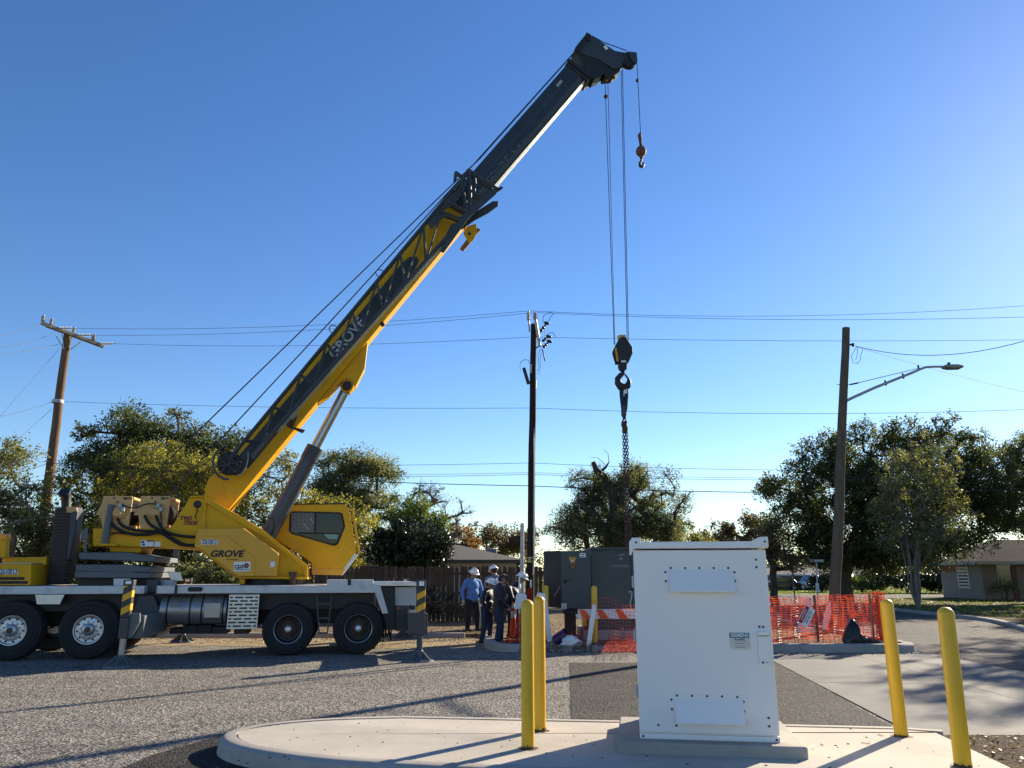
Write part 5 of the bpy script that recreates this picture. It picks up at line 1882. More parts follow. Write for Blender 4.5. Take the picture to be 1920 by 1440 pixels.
co, fa = leaf_quads(P, 0.024, rg, 0.8)
LIT = leafmat('litter_leaf', [(0, (0.08, 0.045, 0.02)), (0.5, (0.20, 0.12, 0.05)), (1, (0.26, 0.17, 0.07))], 0.15)
o = fast_mesh('leaf_litter', co, fa, 4, LIT, None, rg.random(N), 'stuff')
tag(o, 'dry brown fallen leaves on the verge and the mulch bed', 'leaves')

# ================================================================== orange safety net fences
NETM = mat('net_orange', (0.62, 0.050, 0.022), 0.5, var=0.12)
nb_ = NETM.node_tree
_tr = nb_.nodes.new('ShaderNodeBsdfTranslucent')
_tr.inputs['Color'].default_value = (0.9, 0.13, 0.04, 1)
_mx = nb_.nodes.new('ShaderNodeMixShader')
_mx.inputs[0].default_value = 0.22
nb_.links.new(nb_.nodes['Principled BSDF'].outputs[0], _mx.inputs[1])
nb_.links.new(_tr.outputs[0], _mx.inputs[2])
nb_.links.new(_mx.outputs[0], nb_.nodes['Material Output'].inputs['Surface'])


def net(name, fn, nu, nv, thick, parent, wid=1.0):
    """woven strips following the surface fn(s, t), s along, t up"""
    m = MB()
    for i in range(nu + 1):
        s = i / nu
        pts = [Vector(fn(s, j / nv)) for j in range(nv + 1)]
        _ribbon(m, pts, Vector(fn(min(1, s + 0.004), 0.5)) - Vector(fn(max(0, s - 0.004), 0.5)), thick * wid)
    for j in range(nv + 1):
        t = j / nv
        pts = [Vector(fn(i / nu, t)) for i in range(nu + 1)]
        _ribbon(m, pts, Vector((0, 0, 1)), thick)
    return m.build(name, NETM, parent)


def _ribbon(m, pts, side, w):
    side = side.normalized() * (w / 2)
    nn = Vector((0.003, -0.004, 0))
    b = len(m.v)
    for p in pts:
        m.v.append(tuple(p - side))
        m.v.append(tuple(p + nn))
        m.v.append(tuple(p + side))
    for k in range(len(pts) - 1):
        a = b + 3 * k
        m.f.append((a, a + 1, a + 4, a + 3))
        m.f.append((a + 1, a + 2, a + 5, a + 4))


from mathutils import noise as _nz
NY = 18.75
X0, X1 = at(1420, 1200, NY).x, at(1662, 1200, NY).x
zN = lambda x, y, Y=NY: at(x, y, Y).z
nf = thing('safety_net_fence', 'orange plastic mesh fence strung along the kerb beyond the white cabinet', 'net fence', (0, 0, 0))


def topz(s):
    px = 1420 + 242 * s
    y = 1119 + 4 * math.sin(s * 7) + (-7 if 0.80 < s else 0) * min(1, (s - 0.8) * 8 if s > 0.8 else 0)
    return zN(px, y)


def f1(s, t):
    x = X0 + (X1 - X0) * s
    w = _nz.noise(Vector((s * 9, t * 2.0, 0.0)))
    w2 = _nz.noise(Vector((s * 30, t * 6.0, 3.0)))
    z = 0.12 + (topz(s) - 0.12) * t
    return (x + 0.05 * w * (1 - t) + 0.03 * w2, NY + 0.22 * w + 0.06 * w2 + 0.10 * math.sin(s * 40) * (1 - t), z + 0.03 * w2)


net('net', f1, 25, 20, 0.012, nf, 1.4)


def f2(s, t):      # the far run of the same fence, seen through the near one
    x = X0 - 0.2 + (X1 - X0 + 0.35) * s
    w = _nz.noise(Vector((s * 8 + 5, t * 2.0, 7.0)))
    w2 = _nz.noise(Vector((s * 26, t * 7.0, 13.0)))
    return (x + 0.06 * w2, NY + 1.7 + 0.25 * w - 1.6 * max(0, (s - 0.86) / 0.14) ** 2, 0.12 + 1.02 * t + 0.04 * w2)


net('net', f2, 25, 19, 0.011, nf)


def f3(s, t):      # gathered roll at the corner post
    a = s * 2 * PI * 1.6
    r = 0.10 + 0.05 * math.sin(a * 3 + t * 9)
    return (X1 - 0.06 + r * math.cos(a) - 0.1 * t * 0, NY + 0.06 + r * math.sin(a), 0.12 + (zN(1650, 1112) - 0.1) * t)


net('net', f3, 12, 20, 0.02, nf)
WST = mat('wood_stake', (0.32, 0.22, 0.12), 0.8, var=0.2)
STL = mat('post_steel_dark', (0.05, 0.055, 0.05), 0.6)
for x, ty, m_ in ((1445, 1113, STL), (1535, 1116, STL), (1598, 1120, WST), (1640, 1114, WST), (1655, 1112, WST)):
    xx = at(x, 1200, NY + 0.05).x
    MB().box(xx - 0.022, xx + 0.022, NY + 0.06, NY + 0.10, 0.05, zN(x, ty)).build('stake', m_, nf)
# white barrier frame caught behind the net
for n_, lab, pts in (('plastic_barrier', 'white plastic barrier frame with orange stripe behind the orange mesh', [(1508, 1122), (1520, 1121), (1524, 1140), (1512, 1176), (1529, 1177), (1529, 1186), (1494, 1186), (1498, 1172), (1512, 1140)]),
                     ('plastic_barrier', 'pale slanted plastic barrier upright behind the mesh near the wooden lamp pole', [(1552, 1134), (1558, 1127), (1559, 1150), (1552, 1180), (1542, 1182), (1544, 1165)])):
    ob = leg_piece(n_, lab, pts, NY + 0.35, 0.06, RW)
st_ = MB().prism([(at(x, y, NY + 0.34).x - at(1508, 1122, NY + 0.35).x, at(x, y, NY + 0.34).z - 0) for x, y in ((1519, 1128), (1523, 1131), (1526, 1141), (1522, 1143))], -0.02, -0.002)
# danger sign
SGS = 1.25
sq = [(1498.5, 1161), (1513, 1137), (1526, 1148), (1511, 1172)]
ds0 = at(1512, 1155, NY - 0.46)
dsg = thing('danger_sign', 'crooked red and white danger sign fixed to the orange mesh', 'sign', ds0)
ang_ = math.atan2((1161 - 1137), (1513 - 1498.5))
wd = (at(1513, 1137, NY - 0.46) - at(1498.5, 1161, NY - 0.46)).length * SGS
hd = (at(1526, 1148, NY - 0.46) - at(1513, 1137, NY - 0.46)).length * SGS
dsg.rotation_euler = (0, -ang_, 0)
MB().box(-wd / 2, wd / 2, -0.003, 0.003, -hd / 2, hd / 2).build('board', DECW, dsg)
MB().box(-wd / 2 + 0.012, wd / 2 - 0.012, -0.0055, -0.0035, hd * 0.08, hd / 2 - 0.012).build('red_field', mat('danger_red', (0.42, 0.006, 0.012), 0.5), dsg)
lettering('DANGER', hd * 0.27, DECW, dsg, (0, -0.0065, hd * 0.28), FR, bold=0.0, depth=0.0005)
lettering('CONSTRUCTION', hd * 0.19, DECK, dsg, (0, -0.0045, -hd * 0.08), FR, bold=0.001, depth=0.0005, width=0.9)
lettering('AREA KEEP OUT', hd * 0.19, DECK, dsg, (0, -0.0045, -hd * 0.28), FR, bold=0.001, depth=0.0005, width=0.9)
# black plastic sheet hung on the fence
NYb = NY - 0.30
tp = [(1598, 1160), (1603, 1162), (1607, 1175), (1612, 1186), (1622, 1193), (1636, 1198), (1645, 1200), (1657, 1202), (1657, 1211), (1630, 1212), (1600, 1213), (1586, 1212), (1582, 1200), (1589, 1180)]
vs_t, N1 = [], 12
from mathutils.geometry import tessellate_polygon
base_ = [at(x, y, NYb) for x, y in tp]
m = MB()
pts2 = [(p.x, p.z) for p in base_]
cxx = sum(p[0] for p in pts2) / len(pts2)
czz = sum(p[1] for p in pts2) / len(pts2)
rings = []
for k in range(7):
    f = 1 - k / 7.0
    rings.append([(cxx - 0.05 + (p[0] - cxx + 0.05) * f, NYb - 0.16 * (1 - f * f) + 0.05 * math.sin(i * 2.1 + k), czz - 0.1 + (p[1] - czz + 0.1) * f) for i, p in enumerate(pts2)])
n_ = len(pts2)
for k in range(6):
    m.add(rings[k] + rings[k + 1], [(i, (i + 1) % n_, (i + 1) % n_ + n_, i + n_) for i in range(n_)])
m.add(rings[6], [tuple(range(n_))])
m.add([(p[0], p[1] + 0.12, p[2]) for p in rings[0]] + rings[0], [tuple(range(n_))] + [(i, (i + 1) % n_, (i + 1) % n_ + n_, i + n_) for i in range(n_)])
o = m.build('plastic_tarp', mat('black_plastic', (0.008, 0.008, 0.009), 0.4, var=0.1, bump=0.4, bs=18), smooth=0)
tag(o, 'black plastic sheet draped against the orange net on the kerb', 'tarp')

# net sagging around the transformers
n2f = thing('safety_net_fence', 'torn orange mesh sagging over the striped barricade and dirt mound', 'net fence', (0, 0, 0))
YA = 18.9


def f4(s, t):
    px = 1060 + 135 * s
    top = 1142 - 22 * math.sin(min(1, max(0, (s - 0.28) / 0.5)) * PI * 0.9) if s > 0.28 else 1190 - 60 * s
    bot = 1222 - 6 * s
    w = _nz.noise(Vector((s * 8, t * 4, 1.0)))
    p = at(px, bot + (top - bot) * t, YA - 0.35 * (1 - t) + 0.12 * w)
    return (p.x, p.y, max(0.13, p.z))


net('net', f4, 20, 13, 0.006, n2f, 1.0)


def f5(s, t):
    px = 1128 + 65 * s
    w = _nz.noise(Vector((s * 9, t * 6, 9.0)))
    p = gnd(px + 14 * t, 1221 - 22 * t, 0.16)
    return (p.x, p.y, 0.15 + 0.08 * t + 0.03 * w)


net('net', f5, 18, 12, 0.008, n2f, 1.0)
n3f = thing('safety_net_fence', 'bunched orange mesh beside the cone and the standing workers', 'net fence', (0, 0, 0))
YB = 18.95


def f6(s, t):
    xl = 947 + 30 * t if t < 0.75 else 969 + (t - .75) * 55
    xr = 990 + 2 * t
    w = _nz.noise(Vector((s * 12, t * 5, 4.0)))
    p = at(xl + (xr - xl) * s, 1204 - 62 * t, YB + 0.18 * w + 0.10 * math.sin(s * 18))
    return (p.x, p.y, p.z)


net('net', f6, 11, 17, 0.028, n3f)


def f7(s, t):
    w = _nz.noise(Vector((s * 12, t * 5, 8.0)))
    p = at(986 + 9 * s + 3 * t, 1142 - (41 - 12 * abs(s - 0.6)) * t, YB + 0.5 + 0.15 * w)
    return (p.x, p.y, p.z)


net('net', f7, 10, 16, 0.028, n3f)
for x, y0 in ((996, 1087), (974, 1082)):
    xx = at(x, 1200, YB + 0.6).x
    MB().box(xx - 0.02, xx + 0.02, YB + 0.6, YB + 0.64, 0.1, at(x, y0, YB + 0.6).z).build('stake', DECW, n3f)

# ================================================================== utility poles
def pole(name, label, base, top, r0, r1, m, n=20):
    base, top = Vector(base), Vector(top)
    root = thing(name, label, 'utility pole', base)
    v = top - base
    rr = random.Random(int(base.x * 7))
    pts, rs = [], []
    for k in range(13):
        f = k / 12
        pts.append(v * f + Vector((rr.uniform(-1, 1), rr.uniform(-1, 1), 0)) * 0.012)
        rs.append(r0 + (r1 - r0) * f)
    MB().tube(pts, rs, n).build('shaft', m, root, smooth=50)
    return root


def insulator(p, h, r, m=None, n=5):
    prof = [(0.02, 0.0)]
    for k in range(n):
        z = h * (0.08 + 0.8 * k / n)
        prof += [(r * 0.6, z), (r, z + h * 0.05), (r * 0.6, z + h * 0.1)]
    prof += [(r * 0.5, h * 0.93), (r * 0.45, h), (0.0, h)]
    return MB().lathe(prof, 16, tuple(p))


# left pole with crossarm
LY = 31.0
lb = Vector((at(84, 950, LY).x - 0.35, LY, 0.0))
lt = at(127, 627, LY)
lean_ = (lt - at(97, 860, LY))
lb = lt - lean_ * ((lt.z + 0.0) / lean_.z)
lp = pole('utility_pole', 'leaning brown wooden pole with a double crossarm above the trees', lb, lt, 0.21, 0.15, POLEW)
ca, cb = at(82, 608, LY - 0.9) - lb, at(190, 648, LY + 0.9) - lb
for dy in (-0.17, 0.17):
    MB().bar(ca + Vector((0, dy, 0)), cb + Vector((0, dy, 0)), 0.11, 0.13).build('crossarm', ARMW, lp, bevel=0.01)
cd = (cb - ca)
for f, dy in ((0.02, -0.17), (0.16, -0.17), (0.50, 0.0), (0.80, 0.17), (0.90, -0.17)):
    p = ca + cd * f + Vector((0, dy, 0.06))
    insulator(p, 0.30, 0.085).build('post_insulator', INSU, lp, smooth=40)
SE = []
for f in (0.20, 0.52, 0.93):
    p = ca + cd * f + Vector((0.05, 0, 0.02))
    mb = MB()
    for k in range(5):
        mb.lathe([(0.02, 0.0), (0.075, 0.02), (0.02, 0.06)], 14, (p.x + 0.12 + k * 0.11, p.y, p.z), 'x')
    mb.cyl(p, p + Vector((0.75, 0, 0)), 0.015)
    mb.build('strain_insulator', INSU, lp, smooth=40)
    SE.append(p + Vector((0.72, 0, 0)) + lb)
for x0, y0 in ((104, 628), (117, 627), (152, 640)):
    MB().bar(at(x0, y0, LY - 0.2) - lb, at(120 if x0 < 130 else 133, 655, LY - 0.2) - lb, 0.03).build('brace', GAL, lp)
MB().lathe([(0.20, -0.08), (0.22, -0.06), (0.22, 0.06), (0.20, 0.08)], 20, tuple(at(108.5, 753, LY) - lb)).build('band', GAL, lp, smooth=40)

# centre pole, black with tar
CY = 26.0
cb_ = Vector((at(993, 1090, CY).x, CY, 0.0))
ct_ = at(1000.5, 608, CY)
cpole = pole('utility_pole', 'tall black tarred pole with insulators and fuse cutouts behind the workers', cb_, ct_, 0.135, 0.105, POLED)
Lc = lambda x, y, dy=0.0: at(x, y, CY + dy) - cb_
MB().cyl(Lc(993, 622, -0.1), Lc(991.5, 600, -0.1), 0.03).build('pin', GAL, cpole)
insulator(Lc(991, 602, -0.1), at(991, 583, CY).z - at(991, 602, CY).z, 0.075).build('post_insulator', INSU, cpole, smooth=40)
MB().tube([Lc(1012, 648, -0.2), Lc(1004, 600, -0.2)], 0.055, 10).build('standoff_bracket', GAL, cpole, smooth=40)
insulator(Lc(1003.5, 600, -0.2), at(991, 586, CY).z - at(991, 600, CY).z, 0.085).build('post_insulator', INSU, cpole, smooth=40)
for (x0, y0, x1, y1), dd in (((1013, 622, 1025, 606), -0.3), ((1017, 640, 1029, 631), 0.0), ((1018, 652, 1030, 640), -0.3)):
    mb = MB()
    a, b = Lc(x0, y0, dd), Lc(x1, y1, dd)
    mb.tube([a, a.lerp(b, 0.2), a.lerp(b, 0.3), a.lerp(b, 0.5), a.lerp(b, 0.6), b], [0.03, 0.07, 0.03, 0.07, 0.03, 0.03], 10)
    mb.build('fuse_cutout', BLK, cpole, smooth=40)
    e = MB().ell((0, 0, 0), (0.11, 0.10, 0.05), 14, 8)
    e.xf(Matrix.Translation(b) @ Matrix.Rotation(R(20), 4, 'Y'))
    e.build('wildlife_guard', BLK, cpole, smooth=60)
MB().tube([Lc(1017, 655), Lc(1019, 663), Lc(1021, 674), Lc(1022, 678)], [0.03, 0.02, 0.025, 0.01], 6).build('chain_tail', BLK, cpole, smooth=60)
MB().tube([Lc(1000, 640), Lc(1014, 622)], 0.02, 6).build('arm', GAL, cpole)
MB().tube([Lc(1000, 655), Lc(1017, 646)], 0.03, 6).build('arm', GAL, cpole)
MB().tube([Lc(982, 690, -0.15), Lc(991, 720, -0.15)], 0.06, 10).build('surge_arrester', BLK, cpole, smooth=40)
MB().tube([Lc(995.5, 683, -0.16), Lc(995, 700, -0.16)], 0.04, 10).build('surge_arrester', INSU, cpole, smooth=40)
MB().tube([Lc(1004, 713, 0.1), Lc(1003.5, 728, 0.1)], 0.045, 10).build('surge_arrester', GAL, cpole, smooth=40)
for pts in (((993, 682), (990, 675), (984, 674), (976, 679), (975, 688), (978, 696)), ((1015, 650), (1009, 665), (1011, 690), (1007, 696)), ((1016, 660), (1013, 670), (1013, 690), (1010, 702)),
            ((1018, 605), (1019, 592), (1030, 586), (1038, 585)), ((1027, 605), (1034, 592), (1038, 588)), ((1023, 608), (1021, 630)), ((1025, 627), (1036, 623), (1042, 632)), ((1000, 640), (998, 680))):
    MB().tube([Lc(x, y, -0.1) for x, y in pts], 0.010, 5).build('jumper_wire', CABLE, cpole, smooth=60)
for y in (1046, 1053):
    MB().lathe([(0.137, -0.03), (0.137, 0.03)], 20, tuple(Lc(994, y))).build('tag_band', mat('tag_yellow', (0.4, 0.3, 0.02), 0.6), cpole)
MB().box(*[v for v in (Lc(993, 1054).x - 0.03, Lc(993, 1054).x + 0.03, -0.155, -0.142, Lc(993, 1054).z, Lc(993, 1045).z)]).build('pole_tag', GAL, cpole)
MB().tube([Lc(999.5, 1078, -0.12), Lc(1001, 1040, -0.12), Lc(1000.6, 700, -0.05)], 0.025, 8).build('riser_conduit', GAL, cpole, smooth=60)

# right pole carrying the street lamp
RY = 23.2
rb = Vector((at(1573, 1185, RY).x - 0.0, RY, 0.0))
rt = at(1587, 615, RY)
rdir = rt - at(1567, 1090, RY)
rb = rt - rdir * (rt.z / rdir.z)
rp = pole('utility_pole', 'tilted weathered wooden pole carrying a street lamp arm behind the orange net', rb, rt, 0.165, 0.115, POLEB)
Lr = lambda x, y, dy=0.0: at(x, y, RY + dy) - rb
apts = [(1578, 756), (1600, 745), (1640, 727), (1680, 711), (1710, 699), (1726, 692), (1736, 688.5), (1752, 687.5), (1770, 687.5)]
MB().tube([Lr(x, y) for x, y in apts], [0.05, 0.045, 0.045, 0.042, 0.04, 0.038, 0.036, 0.035, 0.035], 10).build('lamp_arm', GAL, rp, smooth=60)
MB().tube([Lr(1570, 721), Lr(1592, 721), Lr(1608, 718), Lr(1720, 691)], 0.012, 6).build('tie_rod', GAL, rp, smooth=60)
MB().tube([Lr(1594, 721), Lr(1609, 718)], 0.025, 8).build('turnbuckle', BLK, rp, smooth=60)
for x, y in ((1660, 718), (1693, 705), (1722, 690)):
    MB().bar(Lr(x - 1, y - 5), Lr(x + 1.5, y + 5), 0.04).build('clamp', BLK, rp)
lum = MB()
hp_ = [(1768, 685.5), (1778, 685), (1792, 685), (1801, 687), (1804, 690), (1800, 691.5), (1780, 692), (1770, 690)]
q = [Lr(x, y) for x, y in hp_]
lum.prism([(p.x, p.z) for p in q], -0.16, 0.16)
lum.build('lamp_head', mat('lamp_head_grey', (0.22, 0.22, 0.20), 0.5), rp, bevel=0.03, seg=3)
MB().cyl(Lr(1779, 685), Lr(1779, 680), 0.045).build('photocell', BLK, rp, smooth=40)
MB().cyl(Lr(1591, 646), Lr(1600, 646), 0.03).build('service_clevis', BLK, rp)
MB().lathe([(0.02, 0), (0.05, 0.03), (0.03, 0.06), (0.05, 0.09), (0.02, 0.12)], 14, tuple(Lr(1600, 650))).build('spool_insulator', BLK, rp, smooth=40)
for pts in (((1607, 650), (1603, 656), (1596, 668), (1600, 681), (1608, 680)), ((1608, 652), (1607, 668), (1604, 676)), ((1618, 655), (1614, 665), (1613, 676), (1607, 682))):
    MB().tube([Lr(x, y) for x, y in pts], 0.008, 5).build('jumper_wire', CABLE, rp, smooth=60)
gp_ = thing('steel_post', 'bare galvanised steel pipe post beside the black pole', 'post', (at(979, 1090, 23.6).x, 23.6, 0.1))
zt_ = at(979, 981, 23.6).z - 0.1
MB().tube([(0, 0, 0), (0, 0, zt_ * 0.7), (0.01, 0, zt_)], [0.065, 0.06, 0.055], 16).build('pipe', GAL, gp_, smooth=60)
for f in (0.35, 0.72, 0.97):
    MB().lathe([(0.064, -0.02), (0.072, -0.015), (0.072, 0.015), (0.064, 0.02)], 16, (0.003, 0, zt_ * f)).build('coupling', GAL, gp_, smooth=40)

# ================================================================== wires
def wire(label, a, b, sag=0.0, r=0.012, n=14):
    r = r * 0.62
    a, b = Vector(a), Vector(b)
    pts = []
    for k in range(n + 1):
        t = k / n
        p = a.lerp(b, t)
        p.z -= sag * 4 * t * (1 - t)
        pts.append(p)
    o = MB().tube([p - a for p in pts], r, 5).build('overhead_wire', CABLE, smooth=60)
    o.location = a
    return tag(o, label, 'wire', 'overhead wires')


wire('upper thin wire running from the crossarm pole to the black pole', SE[0], at(991, 583, CY), 0.25)
wire('second wire just under the highest span between crossarm pole and black pole', SE[1], at(1003, 586, CY), 0.25)
wire('third wire from the low end of the crossarm to the black pole', SE[2], at(994, 632, CY), 0.2)
wire('single wire from the band on the crossarm pole to the black pole', at(118, 753, LY), at(995, 765, CY), 0.1)
wire('highest of three wires leaving the crossarm toward the left edge', at(82, 603, LY - 0.9), at(-60, 632, LY - 6), 0.2)
wire('middle of three wires leaving the crossarm toward the left edge', at(100, 625, LY), at(-60, 655, LY - 6), 0.2)
wire('lowest of three wires leaving the crossarm toward the left edge', at(112, 645, LY), at(-60, 668, LY - 6), 0.1)
wire('wire leaving the pole band toward the left edge', at(99, 753, LY), at(-60, 791, LY - 6), 0.1)
wire('steep guy wire from under the crossarm down to the left', at(113, 652, LY), at(-30, 815, LY - 3), 0.0, 0.010)
wire('shorter guy wire from the pole band into the left tree', at(98, 766, LY), at(20, 836, LY - 2), 0.0, 0.012)
wire('highest wire leaving the black pole toward the right edge', at(991, 583, CY), at(2000, 567, CY + 1), 0.35)
wire('second wire leaving the black pole top toward the right edge', at(1003, 586, CY), at(2000, 592, CY - 2), 0.2)
wire('third wire leaving the black pole past the fuse cutouts toward the right', at(998, 632, CY), at(2000, 636, CY), 0.1)
wire('lone wire leaving the middle of the black pole toward the right', at(996, 765, CY), at(2000, 765, CY), 0.2)
for lab, yl, yc, yr, r in (('top of the low bundle of cables', 862, 868, 873, 0.012), ('second cable of the low bundle', 880, 886, 884, 0.010), ('third cable of the low bundle', 884, 889.5, 888, 0.012), ('thickest and lowest cable of the low bundle', 868, 911, 914, 0.022)):
    wire(lab + ' left of the black pole', at(100, yl, LY), at(995, yc, CY), 0.15, r)
    wire(lab + ' right of the black pole', at(995, yc, CY), at(2000, yr, CY), 0.2, r)
wire('dark cable from the crossarm pole into the tree at the left edge', at(90, 868, LY), at(-60, 890, LY - 6), 0.2, 0.02)
wire('twisted cable rising from the lamp pole to the right edge', at(1604, 649, RY), at(2000, 612, RY - 5), 0.5, 0.016)
wire('straight service wire falling from the lamp pole to the right', at(1608, 651, RY), at(2000, 752, RY + 6), 0.1, 0.011)

# ================================================================== wooden fence, board by board
FY = 28.6
fx0, fx1 = at(330, 1100, FY).x, at(1020, 1100, FY).x
fence = thing('wooden_fence', 'weathered brown wooden picket fence along the back of the verge', 'fence', (fx0, FY, 0.05))
for zz in (0.35, 1.0, 1.68):
    MB().box(0, fx1 - fx0, 0.03, 0.07, zz - 0.045, zz + 0.045).build('rail', FENW, fence)
rr = random.Random(21)
pk = []
for v in range(4):
    w = 0.142
    h = 1.93
    m = MB().prism([(0, 0), (w, 0), (w, h - 0.045), (w - 0.035, h), (0.035, h), (0, h - 0.045)], 0, 0.018).build('picket', FENW, fence)
    pk.append(m)
x, i = 0.0, 0
FENV = [FENW, woodmat('fence_wood_b', (0.035, 0.026, 0.02), (0.10, 0.072, 0.05), (20, 20, 0.9)), woodmat('fence_wood_c', (0.06, 0.045, 0.034), (0.16, 0.115, 0.08), (20, 20, 0.9))]
for k, m in enumerate(pk):
    m.data.materials[0] = FENV[k % 3]
while x < fx1 - fx0:
    if i < 4:
        o = pk[i]
    else:
        o = pk[rr.randrange(4)].copy()
        COL.objects.link(o)
        o.parent = fence
    o.location = (x, rr.uniform(0, 0.008), rr.uniform(-0.03, 0.02))
    o.rotation_euler = (0, R(rr.gauss(0, 0.5)), 0)
    x += 0.142 + rr.uniform(0.006, 0.028)
    i += 1

# ================================================================== houses
ROOF = mat('roof_shingle', (0.055, 0.052, 0.052), 0.9, var=0.25, vs=2.5, bump=0.5, bs=25)
ROOFL = mat('roof_shingle_pale', (0.10, 0.095, 0.09), 0.9, var=0.2, vs=2.5, bump=0.5, bs=25)
TRIM = mat('dark_trim', (0.06, 0.05, 0.045), 0.7)
TRIMW = mat('pale_trim', (0.40, 0.38, 0.34), 0.6)


def brickmat(name, c1, c2, mort):
    g = G(name)
    b = g.N.new('ShaderNodeTexBrick')
    b.inputs['Scale'].default_value = 4.5
    b.inputs['Color1'].default_value = (*c1, 1)
    b.inputs['Color2'].default_value = (*c2, 1)
    b.inputs['Mortar'].default_value = (*mort, 1)
    b.inputs['Mortar Size'].default_value = 0.015
    mp = g.N.new('ShaderNodeMapping')
    mp.inputs['Rotation'].default_value = (R(90), 0, 0)
    g.L.new(g.tc, mp.inputs[0])
    g.L.new(mp.outputs[0], b.inputs['Vector'])
    g.col(b.outputs['Color']).rough(0.9)
    return g.m


BRK = brickmat('brick_tan', (0.20, 0.135, 0.09), (0.26, 0.18, 0.12), (0.25, 0.22, 0.18))
SID = mat('pale_siding', (0.42, 0.39, 0.33), 0.8, var=0.08)


def house(name, label, x0, y0, w, d, zb, ze, zr, wall, roof, trim, over=0.5, hip=True, rz=0.0):
    root = thing(name, label, 'house', (x0, y0, zb), rz)
    e, r = ze - zb, zr - zb
    MB().box(0, w, 0, d, 0, e).build('wall', wall, root)
    o = over
    hp2 = min(d / 2 + o, w / 2 - 0.1) if hip else 0.0
    ym = d / 2
    th = 0.16
    m = MB()
    a = [(-o, -o, e), (w + o, -o, e), (w + o, d + o, e), (-o, d + o, e)]
    rl_ = [(-o + hp2, ym, r), (w + o - hp2, ym, r)]
    m.add(a + rl_, [(0, 1, 5, 4), (1, 2, 5), (2, 3, 4, 5), (3, 0, 4), (3, 2, 1, 0)])
    rf = m.build('roof', roof, root)
    fz = MB()
    for p, q in ((0, 1), (1, 2), (2, 3), (3, 0)):
        fz.bar(Vector(a[p]) - Vector((0, 0, 0.09)), Vector(a[q]) - Vector((0, 0, 0.09)), 0.04, 0.2)
    fz.build('fascia', trim, rf)
    return root, rf


def hwindow(root, x, z, w, h, frame, glass=GLASS, bars=0, y=0.0):
    f = MB()
    f.box(x - 0.06, x, y - 0.04, y, z - 0.06, z + h + 0.06)
    f.box(x + w, x + w + 0.06, y - 0.04, y, z - 0.06, z + h + 0.06)
    f.box(x, x + w, y - 0.04, y, z - 0.06, z)
    f.box(x, x + w, y - 0.04, y, z + h, z + h + 0.06)
    wn_ = f.build('window', frame, root)
    MB().box(x, x + w, y - 0.015, y - 0.003, z, z + h).build('pane', glass, wn_)
    for k in range(bars):
        zz = z + h * (k + 1) / (bars + 1)
        MB().box(x, x + w, y - 0.03, y - 0.016, zz - 0.06, zz + 0.06).build('shutter_slat', frame, wn_)
    return wn_


# behind the fence, centre
H1 = 46.0
a, b = at(690, 1050, H1), at(968, 1050, H1)
zr_ = at(830, 1022, H1 + 6).z
h1, rf1 = house('house', 'low house with grey shingle roof and chimney beyond the fence', a.x, H1, b.x - a.x, 12.0, 0.0, a.z, zr_, SID, ROOF, TRIM)
cx = at(910, 1035, H1 + 3.5)
cx1 = at(931, 1035, H1 + 3.5)
MB().box(cx.x - a.x, cx1.x - a.x, 3.5, 4.3, 2.0, at(915, 1029, H1 + 3.5).z).build('chimney', brickmat('chimney_brick', (0.2, 0.19, 0.19), (0.27, 0.26, 0.25), (0.3, 0.3, 0.3)), rf1)
hwindow(h1, 6.6, 1.0, 1.2, 1.1, TRIMW)
hwindow(h1, 4.0, 1.0, 0.9, 1.1, TRIMW)
# behind the crane cab
H2y = 40.0
a, b = at(610, 1048, H2y), at(735, 1048, H2y)
h2, rf2 = house('house', 'house with dark eaves half hidden behind the crane cab', a.x, H2y, b.x - a.x, 9.0, 0.0, a.z, at(650, 1018, H2y + 3).z, SID, ROOF, TRIM)
hwindow(h2, 1.5, 1.0, 1.2, 1.1, TRIMW)
# right edge house across the street
H3 = 52.0
a = at(1838, 1050, H3)
b = at(2120, 1050, H3)
h3, rf3 = house('house', 'tan brick house with white shuttered window at the right edge', a.x, H3, b.x - a.x, 5.0, 0.1, a.z - 0.1, at(1950, 1012, H3 + 2.5).z, BRK, mat('roof_shingle_dark', (0.03, 0.029, 0.028), 0.95, var=0.3, vs=2.5, bump=0.5, bs=25, spec=0.1), TRIMW, 0.8)
w0 = at(1872, 1095, H3)
hwindow(h3, at(1868, 1060, H3).x - a.x, 0.95, 0.9, 1.5, TRIMW)
MB().box(at(1893, 1060, H3).x - a.x, at(1903, 1060, H3).x - a.x, -0.05, -0.003, 0.02, 2.1).build('door', mat('door_red_brown', (0.12, 0.03, 0.022), 0.6), h3)
# pale side wall with a shuttered window
MB().box(-0.03, -0.003, 0.003, 4.99, 0, a.z - 0.22).build('side_wall', mat('side_siding', (0.24, 0.22, 0.19), 0.8, var=0.08), h3)
sw = MB()
WT = mat('white_trim', (0.62, 0.62, 0.62), 0.5)
y0_, y1_, z0_, z1_ = 1.55, 2.75, 0.75, 2.05
for zz in [z0_ + (z1_ - z0_) * k / 6 for k in range(7)]:
    sw.box(-0.075, -0.045, y0_, y1_, zz - 0.05, zz + 0.05)
sw.box(-0.08, -0.031, y0_ - 0.08, y0_, z0_ - 0.1, z1_ + 0.1)
sw.box(-0.08, -0.031, y1_, y1_ + 0.08, z0_ - 0.1, z1_ + 0.1)
swo = sw.build('window', WT, h3)
MB().box(-0.044, -0.033, y0_, y1_, z0_, z1_).build('pane', GLASS, swo)
MB().box(-0.05, -0.0301, 3.0, 4.95, 1.75, 2.35).build('brick_panel', brickmat('brick_red', (0.22, 0.07, 0.04), (0.28, 0.10, 0.06), (0.3, 0.25, 0.2)), h3)
